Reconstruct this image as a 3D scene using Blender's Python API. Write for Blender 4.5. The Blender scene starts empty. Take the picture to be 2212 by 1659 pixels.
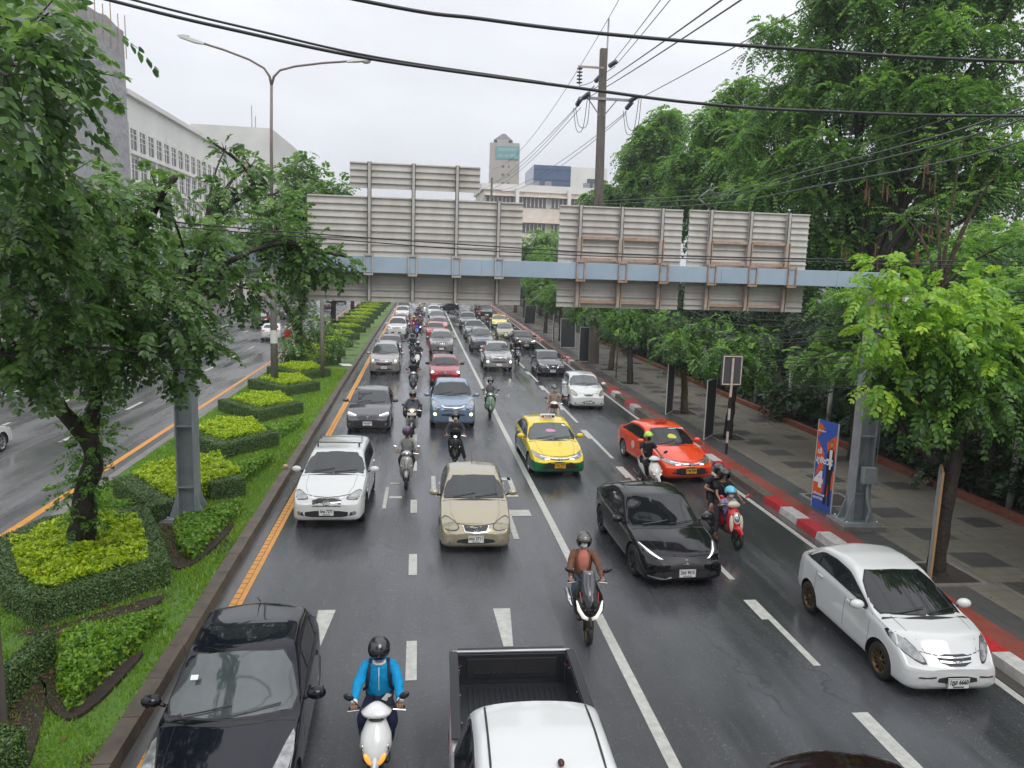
import bpy, bmesh, math, random
import numpy as np
from mathutils import Vector, Matrix, geometry
from mathutils.bvhtree import BVHTree

# ------------------------------------------------------------------ camera, sky, sun, exposure
sc = bpy.context.scene
COL = sc.collection
R = math.radians
CAMZ = 6.5

def make_camera():
    f = 1600.0; cx, cy = 1106.0, 829.5
    d = Vector(((920 - cx) / f, (578 - cy) / f, 1)).normalized()
    p = Vector(((1920 - cx) / f, (578 + 31 - cy) / f, 1)).normalized()
    n = d.cross(p).normalized()
    if n.y < 0: n = -n                       # world down seen in the lens frame
    X = n.cross(d).normalized()
    if X.x < 0: X = -X
    right = Vector((X.x, d.x, -n.x)); down = Vector((X.y, d.y, -n.y)); fwd = Vector((X.z, d.z, -n.z))
    m = Matrix((right, -down, -fwd)).transposed().to_4x4()
    m.translation = Vector((0, 0, CAMZ))
    cd = bpy.data.cameras.new('camera'); co = bpy.data.objects.new('camera', cd); COL.objects.link(co)
    co.matrix_world = m
    cd.sensor_width = 36.0; cd.lens = 36.0 * f / 2212.0
    cd.clip_start = 0.1; cd.clip_end = 4000
    sc.camera = co
make_camera()

SUN_EL, SUN_ROT = R(50), R(160)
world = bpy.data.worlds.new("World"); sc.world = world; world.use_nodes = True
def make_world():
    nt = world.node_tree; N = nt.nodes; L = nt.links; N.clear()
    out = N.new('ShaderNodeOutputWorld'); bg = N.new('ShaderNodeBackground')
    sky = N.new('ShaderNodeTexSky'); sky.sky_type = 'NISHITA'; sky.sun_disc = False
    sky.sun_elevation = SUN_EL; sky.sun_rotation = SUN_ROT
    # cloud layer: an overcast dome, brighter towards the zenith, faint cloud structure
    tc = N.new('ShaderNodeTexCoord'); sep = N.new('ShaderNodeSeparateXYZ'); L.new(tc.outputs['Generated'], sep.inputs[0])
    mr = N.new('ShaderNodeMapRange'); mr.inputs['From Min'].default_value = 0.0; mr.inputs['From Max'].default_value = 1.0
    mr.inputs['To Min'].default_value = SKY_H; mr.inputs['To Max'].default_value = SKY_Z
    L.new(sep.outputs['Z'], mr.inputs['Value'])
    mp = N.new('ShaderNodeMapping'); mp.inputs['Scale'].default_value = (1.6, 1.6, 5.0)
    L.new(tc.outputs['Generated'], mp.inputs[0])
    nz = N.new('ShaderNodeTexNoise'); nz.inputs['Scale'].default_value = 1.7; nz.inputs['Detail'].default_value = 5; nz.inputs['Roughness'].default_value = .5
    L.new(mp.outputs[0], nz.inputs['Vector'])
    cm = N.new('ShaderNodeMapRange'); cm.inputs['From Min'].default_value = .3; cm.inputs['From Max'].default_value = .7
    cm.inputs['To Min'].default_value = .84; cm.inputs['To Max'].default_value = 1.05
    L.new(nz.outputs['Fac'], cm.inputs['Value'])
    mul = N.new('ShaderNodeMath'); mul.operation = 'MULTIPLY'; L.new(mr.outputs[0], mul.inputs[0]); L.new(cm.outputs[0], mul.inputs[1])
    vm = N.new('ShaderNodeVectorMath'); vm.operation = 'SCALE'; vm.inputs[0].default_value = (.955, .97, 1.02); L.new(mul.outputs[0], vm.inputs['Scale'])
    mix = N.new('ShaderNodeMix'); mix.data_type = 'RGBA'; mix.inputs[0].default_value = .94
    L.new(sky.outputs[0], mix.inputs[6]); L.new(vm.outputs[0], mix.inputs[7])
    L.new(mix.outputs[2], bg.inputs['Color']); bg.inputs['Strength'].default_value = 0.1
    L.new(bg.outputs[0], out.inputs[0])
SKY_H, SKY_Z = 6.7, 15.0
make_world()
sl = bpy.data.lights.new('sun', 'SUN'); sl.energy = 1.1; sl.angle = R(30); sl.color = (1, .97, .92)
so = bpy.data.objects.new('sun', sl); COL.objects.link(so)
so.rotation_euler = (R(90) - SUN_EL, 0, R(180) - SUN_ROT)
sc.view_settings.view_transform = 'Standard'; sc.view_settings.look = 'None'
sc.view_settings.exposure = 0.36; sc.view_settings.gamma = 1.0
try:
    sc.cycles.max_bounces = 6; sc.cycles.diffuse_bounces = 3; sc.cycles.glossy_bounces = 3
    sc.cycles.transmission_bounces = 3; sc.cycles.transparent_max_bounces = 6
    sc.cycles.sample_clamp_indirect = 4.0
except Exception: pass

# ------------------------------------------------------------------ materials
MATS = {}
def _lin(c):
    return tuple(c[:3]) + (1.0,)
def mat(name, col=(.5, .5, .5), rough=.5, metal=0.0, spec=.5, coat=0.0, emit=None, estr=0.0, noise=None, bump=None, vary=None, island=None, transl=0.0, scratch=None):
    """procedural surface; noise=(scale, colour2, amount), bump=(scale, strength), island=colour range per loose piece"""
    if name in MATS: return MATS[name]
    m = bpy.data.materials.new(name); m.use_nodes = True; MATS[name] = m
    nt = m.node_tree; N = nt.nodes; L = nt.links
    b = N['Principled BSDF']
    b.inputs['Base Color'].default_value = _lin(col); b.inputs['Roughness'].default_value = rough
    b.inputs['Metallic'].default_value = metal; b.inputs['Specular IOR Level'].default_value = spec
    b.inputs['Coat Weight'].default_value = coat; b.inputs['Coat Roughness'].default_value = .04
    if emit: b.inputs['Emission Color'].default_value = _lin(emit); b.inputs['Emission Strength'].default_value = estr
    tc = None
    def coord():
        nonlocal tc
        if tc is None: tc = N.new('ShaderNodeTexCoord')
        return tc.outputs['Object']
    src = None
    if noise:
        s, c2, amt = noise[:3]
        nz = N.new('ShaderNodeTexNoise'); nz.inputs['Scale'].default_value = s; nz.inputs['Detail'].default_value = 6; nz.inputs['Roughness'].default_value = .65
        if len(noise) > 3:
            mp = N.new('ShaderNodeMapping'); mp.inputs['Scale'].default_value = noise[3]; L.new(coord(), mp.inputs[0]); L.new(mp.outputs[0], nz.inputs['Vector'])
        else: L.new(coord(), nz.inputs['Vector'])
        rp = N.new('ShaderNodeMapRange'); rp.inputs['From Min'].default_value = .5 - .22; rp.inputs['From Max'].default_value = .5 + .22
        rp.inputs['To Max'].default_value = amt; L.new(nz.outputs['Fac'], rp.inputs['Value'])
        mx = N.new('ShaderNodeMix'); mx.data_type = 'RGBA'; mx.inputs[6].default_value = _lin(col); mx.inputs[7].default_value = _lin(c2)
        L.new(rp.outputs[0], mx.inputs[0]); src = mx.outputs[2]
    if island:
        g = N.new('ShaderNodeNewGeometry'); cr = N.new('ShaderNodeValToRGB'); L.new(g.outputs['Random Per Island'], cr.inputs[0])
        e = cr.color_ramp.elements; n = len(island)
        e[0].color = _lin(island[0]); e[0].position = 0; e[1].color = _lin(island[-1]); e[1].position = 1
        for i in range(1, n - 1):
            q = e.new(i / (n - 1)); q.color = _lin(island[i])
        src = cr.outputs[0]
    if src: L.new(src, b.inputs['Base Color'])
    if bump:
        nb = N.new('ShaderNodeTexNoise'); nb.inputs['Scale'].default_value = bump[0]; nb.inputs['Detail'].default_value = 4; L.new(coord(), nb.inputs['Vector'])
        bn = N.new('ShaderNodeBump'); bn.inputs['Strength'].default_value = bump[1]; bn.inputs['Distance'].default_value = bump[2] if len(bump) > 2 else .02
        L.new(nb.outputs['Fac'], bn.inputs['Height']); L.new(bn.outputs[0], b.inputs['Normal'])
    if transl > 0:
        t = N.new('ShaderNodeBsdfTranslucent'); mx2 = N.new('ShaderNodeMixShader'); mx2.inputs[0].default_value = transl
        if src: L.new(src, t.inputs['Color'])
        else: t.inputs['Color'].default_value = _lin(col)
        L.new(b.outputs[0], mx2.inputs[1]); L.new(t.outputs[0], mx2.inputs[2])
        L.new(mx2.outputs[0], N['Material Output'].inputs[0])
    return m

def nodes_of(m):
    return m.node_tree.nodes, m.node_tree.links, m.node_tree.nodes['Principled BSDF']

# ------------------------------------------------------------------ object helpers
def tag(o, label=None, cat=None, group=None, kind=None):
    if label: o['label'] = label
    if cat: o['category'] = cat
    if group: o['group'] = group
    if kind: o['kind'] = kind
    return o
def link(name, me, parent=None):
    o = bpy.data.objects.new(name, me); COL.objects.link(o)
    if parent is not None: o.parent = parent
    return o
def empty(name, loc=(0, 0, 0), rz=0.0, label=None, cat=None, group=None):
    o = bpy.data.objects.new(name, None); o.empty_display_size = .3; COL.objects.link(o)
    o.location = loc; o.rotation_euler = (0, 0, rz)
    return tag(o, label, cat, group)
def kids(o): return [c for c in bpy.data.objects if c.parent is o]
def copy_tree(o, children_of, parent=None):
    c = o.copy(); COL.objects.link(c); c.parent = parent
    for ch in children_of.get(o.name, ()): copy_tree(ch, children_of, c)
    return c
def child_map():
    d = {}
    for o in bpy.data.objects:
        if o.parent is not None: d.setdefault(o.parent.name, []).append(o)
    return d

class MB:
    """collects boxes, tubes, lathes, polygons and builds them as one mesh object"""
    def __init__(s): s.v = []; s.f = []; s.mi = []; s.m = []; s.sm = []; s.cur = 0; s.smooth = False
    def mat(s, m):
        if m not in s.m: s.m.append(m)
        s.cur = s.m.index(m); return s
    def add(s, vs, fs, smooth=None):
        b = len(s.v); s.v += [tuple(v) for v in vs]
        for f in fs:
            s.f.append(tuple(b + i for i in f)); s.mi.append(s.cur); s.sm.append(s.smooth if smooth is None else smooth)
        return s
    def box(s, c, d, M=None):
        x, y, z = d[0] / 2, d[1] / 2, d[2] / 2
        vs = [Vector((sx * x, sy * y, sz * z)) for sx in (-1, 1) for sy in (-1, 1) for sz in (-1, 1)]
        if M is not None: vs = [M @ v for v in vs]
        vs = [v + Vector(c) for v in vs]
        return s.add(vs, [(0, 1, 3, 2), (4, 6, 7, 5), (0, 4, 5, 1), (2, 3, 7, 6), (0, 2, 6, 4), (1, 5, 7, 3)])
    def tube(s, pts, r, n=8, cap=True, sq=False):
        pts = [Vector(p) for p in pts]; rs = r if isinstance(r, (list, tuple)) else [r] * len(pts)
        vs = []; up = None
        for i, p in enumerate(pts):
            a = pts[max(i - 1, 0)]; b = pts[min(i + 1, len(pts) - 1)]; t = (b - a)
            t = t.normalized() if t.length > 1e-9 else Vector((0, 0, 1))
            if up is None:
                up = Vector((0, 0, 1)) if abs(t.z) < .9 else Vector((0, 1, 0))
            u = t.cross(up)
            if u.length < 1e-4: u = t.cross(Vector((1, 0, 0)))
            u.normalize(); w = u.cross(t).normalized(); up = w
            for k in range(n):
                a_ = 2 * math.pi * (k + (.5 if sq else 0)) / n
                vs.append(p + (u * math.cos(a_) + w * math.sin(a_)) * rs[i])
        fs = []
        for i in range(len(pts) - 1):
            for k in range(n):
                k2 = (k + 1) % n; fs.append((i * n + k, i * n + k2, (i + 1) * n + k2, (i + 1) * n + k))
        if cap: fs.append(tuple(range(n - 1, -1, -1))); fs.append(tuple((len(pts) - 1) * n + k for k in range(n)))
        return s.add(vs, fs, smooth=(n > 5))
    def lathe(s, prof, c=(0, 0, 0), n=24, axis='z', M=None):
        """prof: (radius, height) pairs"""
        vs = []
        for r_, h in prof:
            for k in range(n):
                a = 2 * math.pi * k / n
                if axis == 'z': v = Vector((r_ * math.cos(a), r_ * math.sin(a), h))
                elif axis == 'x': v = Vector((h, r_ * math.cos(a), r_ * math.sin(a)))
                else: v = Vector((r_ * math.sin(a), h, r_ * math.cos(a)))
                if M is not None: v = M @ v
                vs.append(v + Vector(c))
        fs = []
        for i in range(len(prof) - 1):
            for k in range(n):
                k2 = (k + 1) % n; fs.append((i * n + k, i * n + k2, (i + 1) * n + k2, (i + 1) * n + k))
        return s.add(vs, fs, smooth=True)
    def prism(s, poly, z0, z1, M=None):
        """poly in (x, y), extruded in z, optional matrix"""
        n = len(poly); vs = [Vector((p[0], p[1], z0)) for p in poly] + [Vector((p[0], p[1], z1)) for p in poly]
        if M is not None: vs = [M @ v for v in vs]
        fs = [tuple(range(n - 1, -1, -1)), tuple(range(n, 2 * n))] + [(i, (i + 1) % n, n + (i + 1) % n, n + i) for i in range(n)]
        return s.add(vs, fs)
    def ellipsoid(s, c, r, n=14, m=9, M=None, a0=-90, a1=90):
        vs = []
        for i in range(m + 1):
            a = R(a0 + (a1 - a0) * i / m)
            for k in range(n):
                b = 2 * math.pi * k / n
                v = Vector((r[0] * math.cos(a) * math.cos(b), r[1] * math.cos(a) * math.sin(b), r[2] * math.sin(a)))
                if M is not None: v = M @ v
                vs.append(v + Vector(c))
        fs = []
        for i in range(m):
            for k in range(n):
                k2 = (k + 1) % n; fs.append((i * n + k, i * n + k2, (i + 1) * n + k2, (i + 1) * n + k))
        return s.add(vs, fs, smooth=True)
    def mesh(s, name='mesh'):
        me = bpy.data.meshes.new(name); me.from_pydata(s.v, [], s.f)
        me.polygons.foreach_set('material_index', s.mi); me.polygons.foreach_set('use_smooth', s.sm)
        for m in s.m: me.materials.append(m)
        me.update(); return me
    def build(s, name, m=None, parent=None, bevel=0):
        if m is not None: s.m = [m] if not s.m else s.m
        me = s.mesh(name)
        if bevel or True:
            bm = bmesh.new(); bm.from_mesh(me)
            if bevel:
                es = [e for e in bm.edges if len(e.link_faces) == 2 and e.calc_face_angle(0) > R(40)]
                bmesh.ops.bevel(bm, geom=es, offset=bevel, segments=2, affect='EDGES', profile=.6)
            bmesh.ops.recalc_face_normals(bm, faces=bm.faces)
            bm.to_mesh(me); bm.free()
        return link(name, me, parent)

def np_mesh(name, V, F, m, smooth=False, n=4, normals=None):
    """V (k,3) F (j,n) numpy arrays -> mesh"""
    me = bpy.data.meshes.new(name)
    me.vertices.add(len(V)); me.vertices.foreach_set('co', np.ascontiguousarray(V, dtype=np.float32).ravel())
    me.loops.add(F.size); me.loops.foreach_set('vertex_index', np.ascontiguousarray(F, dtype=np.int32).ravel())
    me.polygons.add(len(F)); me.polygons.foreach_set('loop_start', np.arange(0, F.size, n, dtype=np.int32))
    try: me.polygons.foreach_set('loop_total', np.full(len(F), n, dtype=np.int32))
    except Exception: pass
    if smooth: me.polygons.foreach_set('use_smooth', np.ones(len(F), dtype=bool))
    for q in (m if isinstance(m, (list, tuple)) else [m]): me.materials.append(q)
    me.update(calc_edges=True); return me
def interp(pts, y):
    return float(np.interp(y, [p[0] for p in pts], [p[1] for p in pts]))
_fonts = {}
def text_mesh(s, size, align='CENTER', bold=.0):
    cu = bpy.data.curves.new('t', 'FONT'); cu.body = s; cu.size = size; cu.align_x = align; cu.align_y = 'CENTER'; cu.resolution_u = 2
    cu.offset = bold; cu.extrude = .0015
    o = bpy.data.objects.new('t', cu); COL.objects.link(o)
    dg = bpy.context.evaluated_depsgraph_get(); me = bpy.data.meshes.new_from_object(o.evaluated_get(dg))
    bpy.data.objects.remove(o); bpy.data.curves.remove(cu)
    return me
def add_text(name, s, size, M, m, parent, width=None, bold=0.0, align='CENTER'):
    me = text_mesh(s, size, align, bold)
    if width and len(me.vertices):
        xs = [v.co.x for v in me.vertices]; w = max(xs) - min(xs)
        if w > 0: me.transform(Matrix.Diagonal((width / w, 1, 1, 1)))
    me.materials.clear(); me.materials.append(m)
    me.transform(M)
    return link(name, me, parent)
# ------------------------------------------------------------------ ground, roads, kerbs, markings
KERB = [(-30, -3.4), (0, -3.72), (10, -3.84), (22, -4.03), (41, -4.33), (67, -4.6), (86, -4.75), (125, -5.12), (200, -5.9), (400, -8.5)]   # road side of the median kerb
YELR = [(-30, -3.3), (0, -3.46), (15, -3.54), (42, -3.75), (67, -4.05), (86, -4.2), (125, -4.6), (200, -5.4), (400, -8.0)]
LANE1 = [(-30, 0.0), (0, -.06), (12, -.16), (20, -.25), (40, -.5), (80, -.65), (125, -.85), (400, -3.5)]
SOLID = [(-30, 3.6), (0, 3.44), (9, 3.39), (17, 3.36), (26, 3.28), (53, 3.14), (75, 3.05), (106, 3.03), (400, 1)]
LANE2 = [(-30, 6.7), (9, 6.65), (30, 6.6), (52, 6.63), (80, 6.9), (120, 7.2), (400, 6)]
EDGER = [(-30, 9.4), (10, 9.49), (16, 9.57), (32, 9.64), (39, 9.76), (50, 10.0), (74, 10.45), (97, 10.9), (120, 11.2), (400, 12)]
LYEL = [(-30, -9.3), (0, -9.5), (18, -9.74), (51, -10.17), (82, -10.84), (103, -11.28), (140, -12.03), (400, -17)]

def strip(a, b, y0, y1, z, step=4.0, za=None, zb=None):
    """sheet between two edge lines given as functions of Y"""
    n = max(2, int((y1 - y0) / step) + 1); ys = [y0 + (y1 - y0) * i / (n - 1) for i in range(n)]
    vs = []
    for y in ys:
        vs.append((a(y), y, z if za is None else za)); vs.append((b(y), y, z if zb is None else zb))
    fs = [(2 * i, 2 * i + 1, 2 * i + 3, 2 * i + 2) for i in range(n - 1)]
    return vs, fs
def line(pts, off=0.0): return lambda y: interp(pts, y) + off
def struct(name, mb, m=None, label=None):
    o = mb.build(name, m); tag(o, label, None, None, 'structure'); return o

def m_asphalt(name, base, wet, scale=1.0):
    m = bpy.data.materials.new(name); m.use_nodes = True
    N, L, b = nodes_of(m)
    tc = N.new('ShaderNodeTexCoord')
    def nz(s, d=5, r=.6, sc_=None):
        n = N.new('ShaderNodeTexNoise'); n.inputs['Scale'].default_value = s; n.inputs['Detail'].default_value = d; n.inputs['Roughness'].default_value = r
        if sc_:
            mp = N.new('ShaderNodeMapping'); mp.inputs['Scale'].default_value = sc_; L.new(tc.outputs['Object'], mp.inputs[0]); L.new(mp.outputs[0], n.inputs['Vector'])
        else: L.new(tc.outputs['Object'], n.inputs['Vector'])
        return n.outputs['Fac']
    def rng(v, a, b_, c, d):
        q = N.new('ShaderNodeMapRange'); q.inputs['From Min'].default_value = a; q.inputs['From Max'].default_value = b_
        q.inputs['To Min'].default_value = c; q.inputs['To Max'].default_value = d; L.new(v, q.inputs['Value']); return q.outputs[0]
    def mixc(f, a, b_):
        q = N.new('ShaderNodeMix'); q.data_type = 'RGBA'
        L.new(f, q.inputs[0])
        for i, c in ((6, a), (7, b_)):
            if isinstance(c, tuple): q.inputs[i].default_value = _lin(c)
            else: L.new(c, q.inputs[i])
        return q.outputs[2]
    agg = nz(55, 3, .7); mid = nz(9, 4); patch = nz(.35, 5, .55, (1.0, .35, 1)); track = nz(.9, 4, .6, (1.6, .10, 1))
    col = mixc(rng(agg, .35, .68, 0, 1), tuple(c * .45 for c in base), tuple(c * 1.5 for c in base))
    vo = N.new('ShaderNodeTexVoronoi'); vo.inputs['Scale'].default_value = 34; L.new(tc.outputs['Object'], vo.inputs['Vector'])
    chip = rng(vo.outputs['Color'], .80, .92, 0, .28)
    col = mixc(chip, col, tuple(c * 4.2 for c in base))
    col = mixc(rng(track, .40, .62, 0, .6), col, tuple(c * .45 for c in base))
    big = nz(.16, 5, .6, (1.0, .5, 1)); col = mixc(rng(big, .48, .62, 0, .55), col, tuple(c * 1.7 for c in base))
    crack = N.new('ShaderNodeTexVoronoi'); crack.feature = 'DISTANCE_TO_EDGE'; crack.inputs['Scale'].default_value = .42; cmp_ = N.new('ShaderNodeMapping'); cmp_.inputs['Scale'].default_value = (1, .55, 1); dn = N.new('ShaderNodeTexNoise'); dn.inputs['Scale'].default_value = 2.2; dn.inputs['Detail'].default_value = 5; L.new(tc.outputs['Object'], dn.inputs['Vector']); va = N.new('ShaderNodeVectorMath'); va.operation = 'MULTIPLY_ADD'; va.inputs[1].default_value = (.9, .9, 0); L.new(dn.outputs['Color'], va.inputs[0]); L.new(tc.outputs['Object'], va.inputs[2]); L.new(va.outputs[0], cmp_.inputs[0]); L.new(cmp_.outputs[0], crack.inputs['Vector'])
    gate = rng(nz(.22, 3), .50, .60, 0, .8); cl = N.new('ShaderNodeMath'); cl.operation = 'MULTIPLY'; L.new(rng(crack.outputs['Distance'], .0, .012, 1, 0), cl.inputs[0]); L.new(gate, cl.inputs[1]); col = mixc(cl.outputs[0], col, tuple(c * .5 for c in base))
    L.new(col, b.inputs['Base Color'])
    w1 = rng(patch, .36, .54, 0, 1); w2 = rng(track, .38, .62, 0, 1)
    ad = N.new('ShaderNodeMath'); ad.operation = 'MULTIPLY_ADD'; L.new(w1, ad.inputs[0]); ad.inputs[1].default_value = .6; 
    ml = N.new('ShaderNodeMath'); ml.operation = 'MULTIPLY'; ml.inputs[1].default_value = .5; L.new(w2, ml.inputs[0]); L.new(ml.outputs[0], ad.inputs[2])
    L.new(rng(ad.outputs[0], .1, .95, wet[1], wet[0]), b.inputs['Roughness'])
    b.inputs['Specular IOR Level'].default_value = .6
    bp = N.new('ShaderNodeBump'); bp.inputs['Distance'].default_value = .012; L.new(agg, bp.inputs['Height'])
    L.new(rng(ad.outputs[0], .1, .95, .55, .10), bp.inputs['Strength'])
    L.new(bp.outputs[0], b.inputs['Normal'])
    return m

def m_paving():
    """pavement slabs: red band, grey band, beige slabs with dark squares; bands run along Y, object space"""
    m = bpy.data.materials.new('wet_paving_slabs'); m.use_nodes = True
    N, L, b = nodes_of(m); tc = N.new('ShaderNodeTexCoord'); sp = N.new('ShaderNodeSeparateXYZ'); L.new(tc.outputs['Object'], sp.inputs[0])
    def mth(op, a, b_=None, c=None):
        q = N.new('ShaderNodeMath'); q.operation = op
        for i, v in enumerate((a, b_, c)):
            if v is None: continue
            if isinstance(v, (int, float)): q.inputs[i].default_value = v
            else: L.new(v, q.inputs[i])
        return q.outputs[0]
    def mixc(f, a, b_):
        q = N.new('ShaderNodeMix'); q.data_type = 'RGBA'
        if isinstance(f, (int, float)): q.inputs[0].default_value = f
        else: L.new(f, q.inputs[0])
        for i, c in ((6, a), (7, b_)):
            if isinstance(c, tuple): q.inputs[i].default_value = _lin(c)
            else: L.new(c, q.inputs[i])
        return q.outputs[2]
    y = sp.outputs['Y']; x = mth('SUBTRACT', sp.outputs['X'], mth('MULTIPLY', mth('MAXIMUM', mth('SUBTRACT', y, 45), 0), .0165))
    nz = N.new('ShaderNodeTexNoise'); nz.inputs['Scale'].default_value = 3; nz.inputs['Detail'].default_value = 6; L.new(tc.outputs['Object'], nz.inputs['Vector'])
    n2 = N.new('ShaderNodeTexNoise'); n2.inputs['Scale'].default_value = .5; n2.inputs['Detail'].default_value = 4; L.new(tc.outputs['Object'], n2.inputs['Vector'])
    beige = mixc(nz.outputs['Fac'], (.13, .12, .10), (.245, .228, .19))
    # slab to slab tone
    wn = N.new('ShaderNodeTexWhiteNoise'); cb = N.new('ShaderNodeCombineXYZ'); wn.noise_dimensions = '3D'
    L.new(mth('FLOOR', mth('DIVIDE', x, .4)), cb.inputs[0]); L.new(mth('FLOOR', mth('DIVIDE', y, .4)), cb.inputs[1]); L.new(cb.outputs[0], wn.inputs[0])
    beige = mixc(mth('MULTIPLY', wn.outputs['Value'], .35), beige, (.15, .145, .125))
    # dark squares 1.2 m, chequered sparse along the walk
    fr = mth('FRACT', mth('DIVIDE', mth('SUBTRACT', y, 14.62), 1.69)); inx = mth('LESS_THAN', mth('ABSOLUTE', mth('SUBTRACT', x, 12.88)), .50)
    dark = mth('MULTIPLY', mth('LESS_THAN', fr, .52), inx)
    fr2 = mth('FRACT', mth('DIVIDE', mth('SUBTRACT', y, 13.8), 3.38)); in2 = mth('LESS_THAN', mth('ABSOLUTE', mth('SUBTRACT', x, 14.9)), .42)
    dark = mth('MAXIMUM', dark, mth('MULTIPLY', mth('LESS_THAN', fr2, .24), in2))
    col = mixc(mth('MULTIPLY', dark, .8), beige, (.045, .048, .052))
    col = mixc(mth('LESS_THAN', x, 11.48), col, (.075, .078, .082))
    red = mixc(nz.outputs['Fac'], (.20, .04, .03), (.36, .08, .06))
    col = mixc(mth('LESS_THAN', x, 10.76), col, red)
    # joints
    def joint(v, s, w): return mth('LESS_THAN', mth('ABSOLUTE', mth('SUBTRACT', mth('FRACT', mth('DIVIDE', v, s)), .5)), w)
    j = mth('MAXIMUM', joint(x, .4, .022), joint(y, .4, .022))
    col = mixc(mth('MULTIPLY', j, .55), col, (.03, .027, .022))
    col = mixc(mth('MULTIPLY', mth('SUBTRACT', n2.outputs['Fac'], .3), .8), col, (.075, .058, .038))
    L.new(col, b.inputs['Base Color'])
    mr = N.new('ShaderNodeMapRange'); mr.inputs['From Min'].default_value = .35; mr.inputs['From Max'].default_value = .65; mr.inputs['To Min'].default_value = .22; mr.inputs['To Max'].default_value = .5
    L.new(n2.outputs['Fac'], mr.inputs['Value']); L.new(mr.outputs[0], b.inputs['Roughness'])
    bp = N.new('ShaderNodeBump'); bp.inputs['Strength'].default_value = .3; bp.inputs['Distance'].default_value = .01; bp.invert = True; L.new(j, bp.inputs['Height']); L.new(bp.outputs[0], b.inputs['Normal'])
    return m

M_ASPH = m_asphalt('wet_asphalt', (.062, .065, .070), (.055, .40))
M_ASPHL = m_asphalt('damp_asphalt', (.12, .12, .122), (.14, .5))
M_SOIL = mat('damp_soil', (.045, .032, .024), .8, noise=(2.5, (.022, .017, .013), 1), bump=(14, .6, .04))
M_GRASSB = mat('turf_base', (.045, .10, .018), .8, noise=(1.1, (.055, .05, .025), 1), bump=(30, .8, .05))
M_WHITEP = mat('road_paint_white', (.55, .55, .50), .4, noise=(7, (.30, .30, .28), .9), bump=(40, .3, .005))
M_YELP = mat('road_paint_yellow', (.70, .30, .035), .4, noise=(6, (.45, .20, .04), .9), bump=(40, .3, .005))
M_KERBC = mat('kerb_concrete', (.13, .105, .08), .6, noise=(2.2, (.055, .045, .035), 1), bump=(20, .5, .02))
M_CONC = mat('grey_concrete', (.21, .20, .185), .7, noise=(4, (.13, .12, .11), 1), bump=(25, .4, .02))
M_REDP = mat('kerb_paint_red', (.55, .025, .035), .35, noise=(6, (.20, .03, .03), .7), bump=(20, .3, .01))
M_WHITEK = mat('kerb_paint_white', (.62, .60, .57), .35, noise=(6, (.32, .30, .28), .8), bump=(20, .3, .01))
M_DRK = mat('forest_floor', (.028, .022, .015), .8, noise=(2, (.02, .03, .012), 1), bump=(8, .8, .1))

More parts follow.
